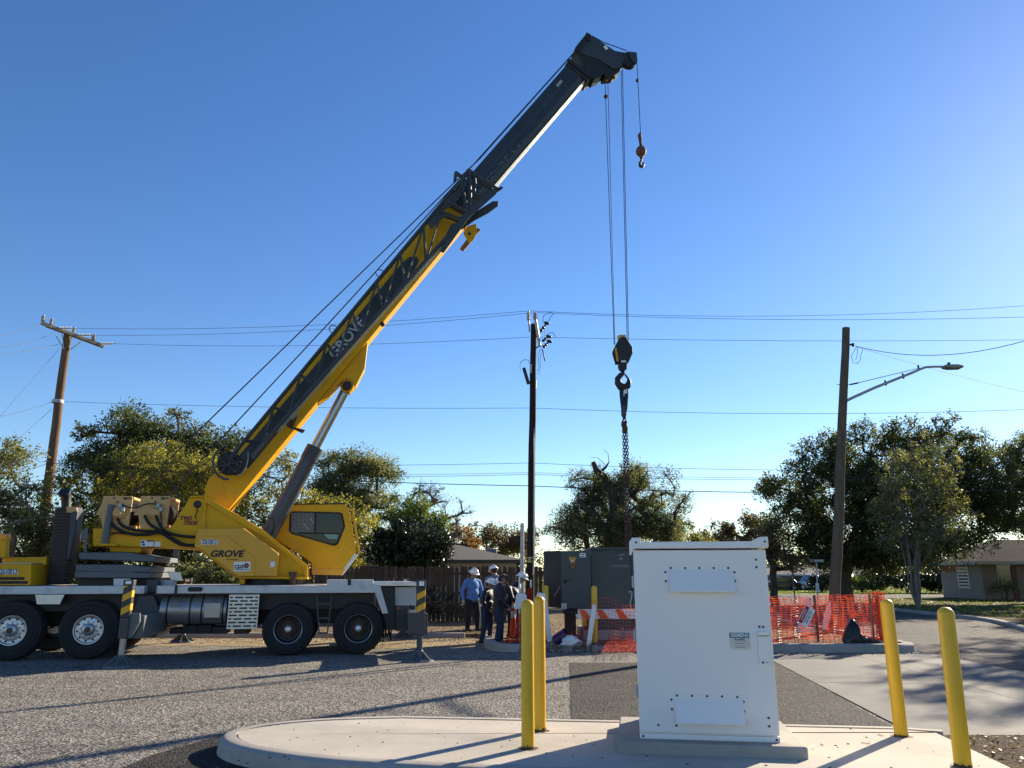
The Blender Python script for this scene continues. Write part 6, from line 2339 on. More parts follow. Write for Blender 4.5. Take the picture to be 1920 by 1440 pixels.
# far house between the trees
H5 = 92.0
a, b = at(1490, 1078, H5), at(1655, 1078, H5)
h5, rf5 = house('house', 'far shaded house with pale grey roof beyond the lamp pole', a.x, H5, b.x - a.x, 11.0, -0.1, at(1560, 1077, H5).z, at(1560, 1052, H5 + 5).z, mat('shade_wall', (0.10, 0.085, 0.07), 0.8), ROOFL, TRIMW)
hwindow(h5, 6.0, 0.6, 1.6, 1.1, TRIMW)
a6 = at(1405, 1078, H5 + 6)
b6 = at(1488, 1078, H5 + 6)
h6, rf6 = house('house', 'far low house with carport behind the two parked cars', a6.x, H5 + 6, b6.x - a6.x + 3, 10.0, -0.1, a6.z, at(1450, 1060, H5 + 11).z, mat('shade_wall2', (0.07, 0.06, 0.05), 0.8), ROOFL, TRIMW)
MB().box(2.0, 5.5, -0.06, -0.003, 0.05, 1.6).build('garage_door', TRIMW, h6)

# ================================================================== parked cars
def car(label, name, x, y, rz, paint, L_=4.5, suv=False):
    root = thing(name, label, 'car', (x, y, 0.0), rz, 'cars parked by the far house')
    hh = 1.72 if suv else 1.45
    bl = 0.95 if suv else 0.85
    body_ = [(-L_ / 2, 0.35), (-L_ / 2 + 0.05, bl - 0.08), (-L_ / 2 + 0.25, bl), (L_ * 0.18, bl + 0.02), (L_ / 2 - 0.3, bl - 0.12), (L_ / 2, bl - 0.3), (L_ / 2, 0.4), (L_ / 2 - 0.15, 0.25), (-L_ / 2 + 0.2, 0.25)]
    MB().prism(body_, -0.88, 0.88).build('body', paint, root, bevel=0.09, seg=3)
    rf_ = [(-L_ / 2 + (0.1 if suv else 0.45), bl - 0.02), (-L_ / 2 + (0.35 if suv else 1.0), hh - 0.04), (-0.2, hh), (0.35, hh - 0.05), (1.15, bl - 0.02)]
    MB().prism(rf_, -0.74, 0.74).build('roof', paint, root, bevel=0.08, seg=3)
    gl_ = [(-L_ / 2 + (0.4 if suv else 0.85), bl + 0.04), (-L_ / 2 + (0.55 if suv else 1.15), hh - 0.13), (-0.2, hh - 0.1), (0.28, hh - 0.14), (0.92, bl + 0.04)]
    for s in (-1, 1):
        MB().prism(gl_, s * 0.741, s * 0.755).build('window', GLASS, root)
    MB().add([(0.40, -0.68, hh - 0.08), (0.40, 0.68, hh - 0.08), (1.14, 0.72, bl + 0.03), (1.14, -0.72, bl + 0.03)], [(0, 1, 2, 3)]).xf(Matrix.Translation((0.012, 0, 0.012))).build('windscreen', GLASS, root)
    for sx in (-L_ / 2 + 0.85, L_ / 2 - 0.85):
        for s in (-1, 1):
            w_ = MB().lathe([(0.20, -0.1), (0.30, -0.11), (0.33, -0.07), (0.33, 0.07), (0.30, 0.11), (0.20, 0.1)], 24, axis='y').build('wheel', RUB, root, smooth=35)
            w_.location = (sx, s * 0.80, 0.33)
            MB().lathe([(0.21, -0.10), (0.18, -0.07), (0.0, -0.08)] if s < 0 else [(0.21, 0.10), (0.18, 0.07), (0.0, 0.08)], 20, axis='y').build('rim', ALU, w_, smooth=35)
    for s in (-1, 1):
        MB().box(L_ / 2 - 0.12, L_ / 2 + 0.01, s * 0.62 - 0.16, s * 0.62 + 0.16, bl - 0.34, bl - 0.2).build('headlight', DECW, root, bevel=0.03)
        MB().box(-L_ / 2 - 0.01, -L_ / 2 + 0.1, s * 0.68 - 0.12, s * 0.68 + 0.12, bl - 0.3, bl - 0.12).build('tail_light', mat('tail_red', (0.3, 0.01, 0.01), 0.3), root, bevel=0.02)
    return root


c1 = at(1462, 1100, 88)
car('black car with its rear toward the lamp post, parked beyond the lawn', 'parked_car', c1.x, 88, R(168), mat('car_black', (0.012, 0.012, 0.014), 0.2, var=0.02, coat=0.5))
c2 = at(1522, 1100, 90)
car('silver white car half hidden by the shrub beyond the lawn', 'parked_car', c2.x, 90, R(188), mat('car_silver', (0.60, 0.62, 0.65), 0.25, 0.3, var=0.02, coat=0.5), 4.7, True)

# ================================================================== street signs
sy = 34.0
b = Vector((at(1534, 1150, sy).x, sy, 0.1))
ss = thing('street_sign', 'street name blade on a thin post behind the orange net', 'sign', b)
MB().cyl((0, 0, 0), at(1531, 1055, sy) - b, 0.028).build('post', GAL, ss, smooth=40)
a0, a1 = at(1517, 1054, sy) - b, at(1545, 1049, sy) - b
MB().box(a0.x, a1.x, -0.012, 0.012, a0.z, a1.z).build('name_blade', mat('sign_dark_green', (0.03, 0.04, 0.035), 0.4), ss, bevel=0.004)
m_ = MB()
for z in (a0.z + 0.005, a1.z - 0.012):
    m_.box(a0.x + 0.01, a1.x - 0.01, -0.0145, -0.0125, z, z + 0.006)
m_.build('border', DECW, ss)
lettering('SAVANNAH', 0.085, DECW, ss, ((a0.x * 0.35 + a1.x * 0.65), -0.0140, (a0.z + a1.z) / 2), FR, depth=0.001, bold=0.001, width=0.85)
MB().lathe([(0.035, 0.0), (0.03, -0.003), (0, -0.003)], 14, (a0.x + 0.10, -0.0125, (a0.z + a1.z) / 2), 'y').build('emblem', OR, ss)
q0, q1 = at(1530.5, 1110, sy - 0.05) - b, at(1535, 1094, sy - 0.05) - b
MB().box(q0.x, q1.x, -0.045, -0.035, q0.z, q1.z).build('white_plate', DECW, ss)
m_ = MB()
for f in (0.25, 0.5, 0.75):
    z = q0.z + (q1.z - q0.z) * f
    m_.box(q0.x + 0.03, q1.x - 0.03, -0.0475, -0.0455, z - 0.02, z + 0.02)
m_.build('plate_print', DECK, ss)
b = Vector((at(1490, 1120, 45).x, 45, 0.1))
pp = thing('sign_post', 'plain dark steel post leaning between the two parked cars', 'post', b)
MB().bar((0, 0, 0), at(1483, 1040, 45) - b, 0.10, 0.05).build('channel', mat('post_green_grey', (0.08, 0.10, 0.10), 0.5), pp, bevel=0.01)
q0 = at(1491, 1118, 44.9) - b
MB().box(-0.04, 0.06, -0.06, -0.05, 0.05, 0.4).build('white_tape', DECW, pp)
# lit porch lamp of the far house
pl = at(1597, 1078, 91.5)
o = MB().lathe([(0.0, -0.25), (0.16, -0.2), (0.2, 0.1), (0.08, 0.2), (0.0, 0.22)], 12).build('porch_lamp', DECW, smooth=40)
o.location = pl
em = bpy.data.materials.new('lamp_glow')
em.use_nodes = True
em.node_tree.nodes['Principled BSDF'].inputs['Emission Color'].default_value = (1, 0.9, 0.75, 1)
em.node_tree.nodes['Principled BSDF'].inputs['Emission Strength'].default_value = 1.2
o.data.materials[0] = em
tag(o, 'small lit white lamp under the eave of the far house', 'lamp')

# ================================================================== trees
LOAK = leafmat('leaf_live_oak', [(0, (0.019, 0.031, 0.010)), (0.45, (0.048, 0.066, 0.019)), (0.8, (0.115, 0.130, 0.040)), (1, (0.22, 0.20, 0.075))], 0.46)
LYEL = leafmat('leaf_yellow_green', [(0, (0.056, 0.069, 0.013)), (0.4, (0.125, 0.135, 0.028)), (0.75, (0.250, 0.225, 0.040)), (1, (0.46, 0.37, 0.06))], 0.55)
LOLI = leafmat('leaf_olive', [(0, (0.045, 0.060, 0.026)), (0.45, (0.115, 0.135, 0.055)), (0.8, (0.205, 0.215, 0.092)), (1, (0.32, 0.29, 0.13))], 0.5)
LGRN = leafmat('leaf_green', [(0, (0.026, 0.054, 0.010)), (0.5, (0.084, 0.132, 0.022)), (1, (0.204, 0.240, 0.048))], 0.42)
LMAG = leafmat('leaf_magnolia', [(0, (0.008, 0.014, 0.006)), (0.5, (0.016, 0.027, 0.010)), (1, (0.04, 0.055, 0.02))], 0.10, 0.28)
LBRN = leafmat('leaf_brown', [(0, (0.065, 0.050, 0.027)), (0.5, (0.125, 0.094, 0.045)), (1, (0.25, 0.175, 0.08))], 0.35)
LORG = leafmat('leaf_orange', [(0, (0.10, 0.05, 0.015)), (0.5, (0.22, 0.10, 0.02)), (1, (0.36, 0.18, 0.03))], 0.4)


def tubes_np(segs, n=6):
    """segs: list of (points, radii) -> one vertex / face set"""
    m = MB()
    for pts, rs in segs:
        m.tube(pts, rs, n, cap=False)
    return m


def tree(name, label, ells, Y, trunk_px, leaf, cr=0.75, per=240, size=0.075, dens=1.0, bark=None, r0=0.22, seed=1, fork=0.45, group='trees around the site', stems=1,
         depth=0.8, twigs=6, base_z=0.0, cat='tree', inner=0.35, trunk_world=None, sprig=0.0):
    rg = np.random.default_rng(seed)
    rr = random.Random(seed)
    bark = bark or BARK
    clumps = []
    ztop = 0
    for e in ells:
        if len(e) == 6 and e[5] == 'w':
            c = Vector(e[0:3])
            rx = rz = e[3]
            ry = e[3]
            rz = e[4]
        else:
            xc, yc, rx, ry = e[:4]
            off = e[4] if len(e) > 4 else 0.0
            c = at(xc, yc, Y + off)
            sc = (c - CAMP).length / math.sqrt(((xc - 960) / FPX) ** 2 + ((yc - 720) / FPX) ** 2 + 1) / FPX
            rx, rz = rx * sc, ry * sc
            ry = max(rx * depth, 0.8)
        ztop = max(ztop, c.z + rz)
        vol = rx * ry * rz
        k = max(5, int(dens * 1.15 * vol / cr ** 3 * 0.9 ** 0 + 2 * dens * (rx * rz) / cr ** 2 * 0.5))
        k = min(int(k * 1.5), 220)
        for _ in range(k):
            d = rg.normal(size=3)
            d /= np.linalg.norm(d)
            r = inner + (1.16 - inner) * rg.random() ** 0.6
            p = np.array(c) + d * r * np.array([max(rx - cr * 0.4, rx * 0.5), ry, max(rz - cr * 0.35, rz * 0.5)])
            if p[2] > 0.25:
                clumps.append((Vector(p), cr * rr.uniform(0.6, 1.25) * (0.62 if r > 1.0 else 1.0)))
    if trunk_world is None:
        tb = at(trunk_px, 1100, Y)
        tb = Vector((tb.x, Y, base_z))
    else:
        tb = Vector(trunk_world)
    root = thing(name, label, cat, tb, 0, group)
    # skeleton
    nodes = []          # (pos, parent)
    fz = base_z + (ztop - base_z) * fork
    nodes.append((tb.copy(), -1))
    cx = sum(c[0].x for c in clumps) / len(clumps)
    cyy = sum(c[0].y for c in clumps) / len(clumps)
    starts = []
    for s in range(stems):
        if stems == 1:
            t1 = tb + Vector((rr.uniform(-0.15, 0.15), 0, (fz - base_z) * 0.5))
            t2 = Vector((tb.x * 0.75 + cx * 0.25, tb.y * 0.75 + cyy * 0.25, fz))
        else:
            a = 2 * PI * s / stems + rr.uniform(-0.3, 0.3)
            q = 0.12 * (fz - base_z) * rr.uniform(0.6, 2.0)
            t1 = tb + Vector((0.1 * math.cos(a) + q * 0.3 * math.cos(a), 0.1 * math.sin(a), (fz - base_z) * 0.45))
            t2 = tb + Vector((0.1 * math.cos(a) + q * math.cos(a), q * math.sin(a), fz))
        nodes.append((t1, 0))
        nodes.append((t2, len(nodes) - 1))
        starts.append(len(nodes) - 1)
    order = sorted(range(len(clumps)), key=lambda i: (clumps[i][0] - nodes[starts[0]][0]).length)
    ends = []
    P = [n[0] for n in nodes]
    for i in order:
        c = clumps[i][0]
        best, bd_ = starts[0], 1e9
        for j in range(2, len(P)):
            d = (P[j] - c).length + (0.6 if P[j].z > c.z + 0.3 else 0.0) + 0.12 * (P[j] - tb).length
            if d < bd_:
                bd_, best = d, j
        a = P[best]
        L_ = (c - a).length
        if L_ > 1.0:
            mid = a.lerp(c, 0.5) + Vector((rr.gauss(0, 0.09), rr.gauss(0, 0.09), rr.gauss(0.05, 0.07))) * L_
            nodes.append((mid, best))
            P.append(mid)
            best = len(nodes) - 1
        nodes.append((c, best))
        P.append(c)
        ends.append((len(nodes) - 1, i))
    cnt = [0.0] * len(nodes)
    for j, i in ends:
        cnt[j] += 1
    for j in range(len(nodes) - 1, 0, -1):
        if nodes[j][1] >= 0:
            cnt[nodes[j][1]] += max(cnt[j], 0.3)
    tot = max(cnt[0], 1)
    rad = [max(0.012, r0 * (max(x, 0.3) / tot) ** 0.48) for x in cnt]
    rad[0] = r0 * (1.25 if stems == 1 else 1.0)
    if stems > 1:
        rad[0] = r0 * 0.6
    mb = MB()
    for j in range(1, len(nodes)):
        p, q = nodes[nodes[j][1]][0] - tb, nodes[j][0] - tb
        ra, rb_ = min(rad[nodes[j][1]], rad[j] * 1.6), rad[j]
        if nodes[j][1] == 0:
            ra = rad[0] if stems == 1 else rad[j] * 1.3
        md = p.lerp(q, 0.5) + Vector((rr.gauss(0, 1), rr.gauss(0, 1), rr.gauss(0, 1))) * (q - p).length * 0.05
        mb.tube([p, md, q], [ra, (ra + rb_) / 2, rb_], 7 if rb_ > 0.06 else 4, cap=False)
    for c, r in clumps:
        for _ in range(twigs):
            d = Vector(rg.normal(size=3))
            d.z = d.z * 0.7 + 0.25
            d.normalize()
            p = c - tb
            e_ = p + d * r * rr.uniform(0.7, 1.3)
            mb.tube([p, p.lerp(e_, 0.5) + Vector(rg.normal(size=3)) * r * 0.1, e_], [0.014, 0.009, 0.004], 3, cap=False)
    mb.build('trunk', bark, root, smooth=60)
    # leaves
    allp, tint = [], []
    for c, r in clumps:
        n = max(4, int(per * 1.55 * (r / cr) ** 2 * rr.uniform(0.6, 1.25)))
        # several small sprays inside each clump
        ns = max(2, int(n / 14))
        sc_ = rg.normal(size=(ns, 3))
        sc_ /= np.linalg.norm(sc_, axis=1)[:, None]
        sc_ *= (r * rg.random(ns) ** 0.45)[:, None]
        sc_[:, 2] *= 0.75
        idx = rg.integers(0, ns, n)
        p = sc_[idx] + rg.normal(size=(n, 3)) * r * 0.17
        allp.append(p + np.array(c - tb))
        cb = rg.random()
        tint.append(np.clip(0.18 + 0.42 * cb + 0.25 * rg.random(ns)[idx] + 0.22 * rg.normal(size=n), 0, 1))
    P_ = np.concatenate(allp)
    T = np.concatenate(tint)
    if sprig:
        # thin shoots poking out of the top
        pass
    co, fa = leaf_quads(P_, size * 0.86, rg, 0.0, 0.45)
    fast_mesh('crown', co, fa, 4, leaf, root, T)
    return root


TG = 'trees around the site'
tree('tree', 'pale olive tree at the left edge in front of the crossarm pole', [(5, 905, 75, 85), (60, 965, 60, 70), (-40, 985, 80, 90), (20, 1030, 90, 60)], 28.5, 20, LOLI, 0.7, 190, 0.065, 1.0, BARKL, 0.14, 11, 0.35)
tree('tree', 'big dark live oak behind the winches, topmost crown of the left trees', [(225, 815, 75, 50), (330, 815, 65, 50), (415, 830, 55, 48), (180, 885, 55, 55), (300, 890, 150, 85), (430, 900, 60, 70)], 39, 300, LOAK, 0.9, 330, 0.078, 1.35, BARK, 0.4, 12, 0.35)
tree('tree', 'yellow leaved tree in front of the big live oak', [(320, 880, 115, 50), (245, 925, 75, 50), (395, 900, 60, 50), (330, 950, 90, 50)], 31.5, 330, LYEL, 0.62, 190, 0.062, 0.9, BARKL, 0.13, 13, 0.4)
tree('tree', 'leafy yellow green tree beneath the crossarm pole', [(110, 930, 60, 55), (90, 1000, 80, 70), (180, 980, 70, 60)], 30.0, 105, LYEL, 0.62, 190, 0.062, 0.9, BARK, 0.15, 14, 0.35)
tree('bushy_tree', 'dense dark green growth filling the gap behind the counterweights', [(250, 1010, 120, 65), (370, 1020, 110, 75), (130, 1050, 110, 50), (30, 1070, 90, 50)], 34.0, 260, LOAK, 0.8, 260, 0.08, 1.0, BARK, 0.2, 15, 0.3)
tree('tree', 'yellow green tree showing between boom and lift cylinder', [(530, 890, 50, 50), (500, 950, 70, 60), (580, 960, 60, 60), (560, 1020, 90, 50)], 33.0, 540, LYEL, 0.62, 200, 0.062, 1.0, BARKL, 0.14, 16, 0.4)
tree('tree', 'round olive tree with spreading dark limbs right of the lift cylinder', [(650, 860, 55, 45), (690, 895, 60, 50), (625, 900, 50, 50), (700, 945, 55, 45), (640, 950, 60, 40)], 41.0, 645, LOLI, 0.72, 260, 0.064, 1.25, BARK, 0.26, 17, 0.42, twigs=8)
tree('tree', 'bright yellow leaved small tree behind the operator cab', [(620, 985, 60, 55), (680, 990, 45, 55), (650, 1040, 60, 40)], 31.0, 640, LYEL, 0.5, 150, 0.055, 0.9, BARKL, 0.10, 18, 0.4)
tree('tree', 'fresh green round tree left of the bare tree', [(775, 970, 55, 45), (740, 990, 45, 40), (800, 985, 45, 40)], 37.0, 770, LGRN, 0.6, 230, 0.06, 1.1, BARK, 0.15, 19, 0.4)
tree('magnolia_tree', 'dense glossy dark magnolia over the wooden fence', [(770, 1015, 75, 48), (725, 1035, 40, 40), (815, 1035, 38, 42), (770, 1060, 70, 35)], 30.5, 770, LMAG, 0.5, 230, 0.075, 1.3, BARK, 0.16, 20, 0.3)
tree('tree', 'nearly bare tree with a few red brown leaves', [(810, 930, 45, 40), (850, 955, 40, 40), (785, 955, 35, 45), (830, 990, 50, 40)], 52.0, 825, LBRN, 0.9, 22, 0.09, 1.0, BARKL, 0.24, 21, 0.4, twigs=16)
tree('tree', 'small orange brown tree above the grey shingle roof', [(862, 1008, 32, 26), (880, 1020, 22, 18)], 58.0, 865, LORG, 0.8, 230, 0.10, 1.0, BARK, 0.14, 22, 0.4)
tree('tree', 'round brownish tree over the chimney', [(915, 1003, 40, 28), (950, 1010, 38, 30), (985, 1015, 35, 32), (930, 1025, 60, 20)], 62.0, 930, LBRN, 0.9, 240, 0.10, 1.0, BARK, 0.2, 23, 0.4, twigs=8)
big = tree('tree', 'large grey green oak with a dead limb behind the transformers', [(1165, 945, 95, 62), (1070, 985, 48, 45), (1255, 985, 48, 40), (1105, 905, 45, 32), (1200, 895, 62, 32), (1120, 1000, 90, 40), (1220, 1000, 80, 40), (1270, 935, 25, 30)], 42.0, 1150, LOLI, 0.72, 250, 0.052, 1.6, BARK, 0.42, 24, 0.30, twigs=10)
tb_ = big.location
lim = MB()
for pts, rs in (([(1150, 1030), (1148, 1000), (1152, 960), (1150, 925), (1135, 895), (1118, 882), (1112, 866)], [0.42, 0.36, 0.28, 0.24, 0.2, 0.17, 0.12]),
                ([(1150, 990), (1160, 965), (1165, 940), (1168, 912)], [0.28, 0.24, 0.2, 0.12]),
                ([(1146, 1000), (1128, 985), (1118, 965), (1100, 955), (1082, 935)], [0.28, 0.22, 0.2, 0.16, 0.1]),
                ([(1150, 922), (1165, 908), (1178, 900)], [0.16, 0.12, 0.08]), ([(1124, 886), (1136, 876), (1142, 866)], [0.09, 0.06, 0.03]),
                ([(1142, 866), (1140, 850), (1130, 842)], [0.02, 0.015, 0.008]), ([(1136, 872), (1120, 858), (1105, 858)], [0.02, 0.012, 0.006])):
    lim.tube([at(x, y, 41.2 - 0.1 * i) - tb_ for i, (x, y) in enumerate(pts)], rs, 9)
lim.build('limb', BARK, big, smooth=60, label='bare dead limb rising out of the crown')
tree('tree', 'sunlit yellow green bush just above the white cabinet roof', [(1275, 1008, 40, 26), (1310, 1020, 35, 20)], 47.0, 1285, LYEL, 0.6, 230, 0.065, 1.0, BARK, 0.12, 25, 0.35)
tree('tree', 'dull brownish tree between the cabinet top and the live oak', [(1345, 990, 38, 28), (1390, 985, 38, 30), (1430, 1000, 40, 34), (1380, 1020, 70, 25)], 66.0, 1385, LBRN, 1.0, 280, 0.11, 1.0, BARK, 0.2, 26, 0.4)
tree('tree', 'small tree with orange tinted leaves close to the cabinet edge', [(1455, 1035, 28, 38), (1480, 1055, 28, 22), (1440, 1010, 30, 35)], 45.0, 1451, LBRN, 0.6, 190, 0.07, 1.0, BARK, 0.20, 27, 0.45)
tree('live_oak', 'massive dark live oak behind the lamp pole', [(1440, 915, 40, 25), (1470, 930, 55, 40), (1600, 1050, 110, 24), (1520, 875, 60, 45), (1580, 855, 60, 45), (1650, 825, 65, 45), (1740, 820, 70, 45), (1810, 850, 60, 45), (1500, 985, 75, 50), (1590, 940, 110, 75), (1700, 920, 120, 80), (1800, 930, 80, 70), (1640, 1010, 120, 45), (1740, 1020, 80, 40), (1530, 1035, 90, 32), (1670, 1045, 90, 30), (1790, 1005, 65, 40), (1850, 900, 50, 55), (1860, 960, 40, 40)], 47.0, 1580, LOAK, 1.0, 330, 0.085, 1.25, BARK, 0.55, 28, 0.28, twigs=5)
tree('crepe_myrtle', 'many stemmed crepe myrtle with thinning brown leaves on the far lawn', [(1715, 900, 75, 70), (1690, 960, 60, 55), (1760, 960, 65, 60), (1740, 860, 60, 50), (1720, 1010, 75, 35)], 38.0, 1716, LOLI, 0.55, 70, 0.062, 0.8, BARKL, 0.16, 29, 0.50, stems=8, twigs=9, base_z=0.1)
tree('tree', 'spreading oak cut by the right edge above the brick house', [(1885, 880, 60, 55), (1925, 940, 70, 60), (1850, 960, 55, 50), (1960, 880, 90, 80), (1900, 1000, 60, 25)], 49.0, 1975, LOLI, 0.85, 200, 0.085, 0.9, BARK, 0.45, 30, 0.3, twigs=8)
tree('tree', 'tall thin crowned tree standing just outside the right edge', [(25.5, 29.0, 8.6, 4.2, 3.0, 'w'), (22.0, 27.0, 8.0, 2.0, 1.6, 'w'), (27.5, 24.5, 7.6, 3.2, 2.0, 'w'), (29.5, 35.5, 10.5, 3.2, 2.2, 'w')], 29.0, 0, LOLI, 0.7, 70, 0.085, 0.42, BARK, 0.3, 31, 0.4, trunk_world=(25.5, 29.0, 0.1), twigs=8)
tree('tree', 'loose crowned oak whose outer twigs reach in at the right edge', [(29.5, 36.8, 6.0, 4.2, 2.6, 'w'), (34.0, 36.0, 7.0, 4.0, 3.0, 'w')], 38.0, 0, LOLI, 0.8, 90, 0.085, 0.5, BARK, 0.35, 32, 0.4, trunk_world=(31.5, 37.0, 0.1), twigs=7)
# shrubs
SG = 'shrubs'
tree('shrub', 'lit leafy shrub behind the crane deck below the orange cover', [(385, 1070, 60, 28), (440, 1078, 40, 20), (330, 1082, 40, 18)], 27.0, 390, LOLI, 0.35, 150, 0.045, 1.0, BARK, 0.05, 41, 0.3, SG, 5, cat='shrub')
tree('shrub', 'dry tangled vine on the fence behind the rear of the crane', [(760, 1115, 45, 30), (830, 1125, 35, 28)], 28.2, 780, LMAG, 0.4, 60, 0.05, 1.0, BARKL, 0.05, 42, 0.3, SG, 5, twigs=12, cat='shrub')
tree('shrub', 'low dark brush at the foot of the fence by the blue shirted worker', [(840, 1140, 45, 16), (760, 1145, 40, 14)], 27.6, 830, LBRN, 0.3, 60, 0.04, 1.0, BARK, 0.04, 43, 0.3, SG, 5, twigs=12, cat='shrub')
tree('shrub', 'dark rounded hedge shrub hiding the silver car', [(1540, 1088, 28, 20)], 80.0, 1540, LMAG, 0.7, 260, 0.09, 1.4, BARK, 0.1, 44, 0.2, SG, 3, cat='shrub')
tree('shrub', 'clipped hedge with a sunlit top under the far porch lamp', [(1615, 1092, 32, 10), (1640, 1095, 30, 8)], 82.0, 1615, LGRN, 0.6, 260, 0.09, 1.4, BARK, 0.1, 45, 0.2, SG, 3, cat='shrub')
tree('shrub', 'dark evergreen hedge behind the stems of the crepe myrtle', [(1660, 1085, 45, 20), (1745, 1085, 50, 24)], 76.0, 1700, LMAG, 0.8, 260, 0.10, 1.3, BARK, 0.1, 47, 0.2, SG, 3, cat='shrub')
tree('shrub', 'loose shrub under the window of the right edge brick house', [(1880, 1100, 22, 18)], 50.5, 1880, LOLI, 0.4, 90, 0.05, 1.0, BARK, 0.06, 46, 0.2, SG, 4, cat='shrub')
# far mass of trees closing the horizon
rg = np.random.default_rng(77)
PP, TT = [], []
for k in range(900):
    x = rg.uniform(-170, 190)
    y = rg.uniform(118, 150)
    hmax = 4.0 + 2.6 * math.sin(x * 0.11) + 1.8 * math.sin(x * 0.31 + 2)
    z = rg.uniform(0.2, max(2.5, hmax))
    n = 90
    PP.append(np.array([x, y, z]) + rg.normal(size=(n, 3)) * np.array([1.6, 1.2, 0.9]))
    TT.append(np.clip(rg.random() * 0.6 + 0.3 * rg.random(n), 0, 1))
PP = np.concatenate(PP)
co, fa = leaf_quads(PP, 0.26, rg)
o = fast_mesh('treeline', co, fa, 4, leafmat('leaf_far', [(0, (0.02, 0.028, 0.012)), (0.6, (0.05, 0.058, 0.024)), (1, (0.10, 0.09, 0.04))], 0.15), None, np.concatenate(TT), 'stuff')
tag(o, 'distant wood closing the view beyond the houses', 'treeline')
# grass blades on the lit far lawn and the verge edge
N = 26000
P = np.zeros((N, 3))
P[:, 0] = rg.uniform(14, 55, N)
P[:, 1] = rg.uniform(24, 100, N)
keep = ~((P[:, 1] < 58) & (P[:, 0] < 19 + np.maximum(0, P[:, 1] - 45) * 0.7)) & ~((P[:, 1] > 55) & (P[:, 1] < 73))
P = P[keep]
P[:, 2] = np.where(P[:, 1] < 58, 0.13, 0.0)
co, fa = leaf_quads(P, 0.07, rg, 0.0)
o = fast_mesh('grass', co, fa, 4, leafmat('grass_blade', [(0, (0.06, 0.09, 0.015)), (0.6, (0.14, 0.17, 0.025)), (1, (0.28, 0.26, 0.06))], 0.4), None, rg.random(len(P)), 'stuff')
tag(o, 'short lawn grass across the street around the houses', 'grass')

# ================================================================== the crew
SKIN = mat('skin', (0.36, 0.19, 0.12), 0.55, var=0.06)
BOOT = mat('boot_brown', (0.035, 0.024, 0.017), 0.7)
JEAN = mat('jeans_blue', (0.020, 0.034, 0.075), 0.9, var=0.25, vs=14, bump=0.3, bs=30)
JEAND = mat('trousers_dark', (0.014, 0.017, 0.026), 0.9, var=0.25, vs=14, bump=0.3, bs=30)
SHB = mat('shirt_blue', (0.085, 0.22, 0.50), 0.85, var=0.15, vs=9, bump=0.4, bs=22)
SHG = mat('shirt_grey_blue', (0.13, 0.17, 0.24), 0.85, var=0.15, vs=9, bump=0.4, bs=22)
JKT = mat('jacket_black', (0.010, 0.012, 0.020), 0.6, var=0.25, vs=9, bump=0.5, bs=20)
GLV = mat('work_glove', (0.40, 0.36, 0.29), 0.8)
DRKF = mat('face_dark', (0.05, 0.03, 0.025), 0.6)
HAIR = mat('hair_dark', (0.015, 0.011, 0.009), 0.7)
HATW = mat('hard_hat_white', (0.80, 0.80, 0.79), 0.3, var=0.03)
CAPM = mat('cap_brown', (0.05, 0.032, 0.022), 0.8)


def capsule(m, a, b, ra, rb, n=12):
    a, b = Vector(a), Vector(b)
    d = (b - a)
    L_ = max(d.length, 1e-4)
    d = d / L_
    pts, rs = [], []
    for t in (-0.98, -0.85, -0.5, 0.0):
        pts.append(a + d * (ra * t))
        rs.append(ra * math.sqrt(max(0.02, 1 - t * t)))
    for t in (0.0, 0.5, 0.85, 0.98):
        pts.append(b + d * (rb * t))
        rs.append(rb * math.sqrt(max(0.02, 1 - t * t)))
    m.tube(pts, rs, n)


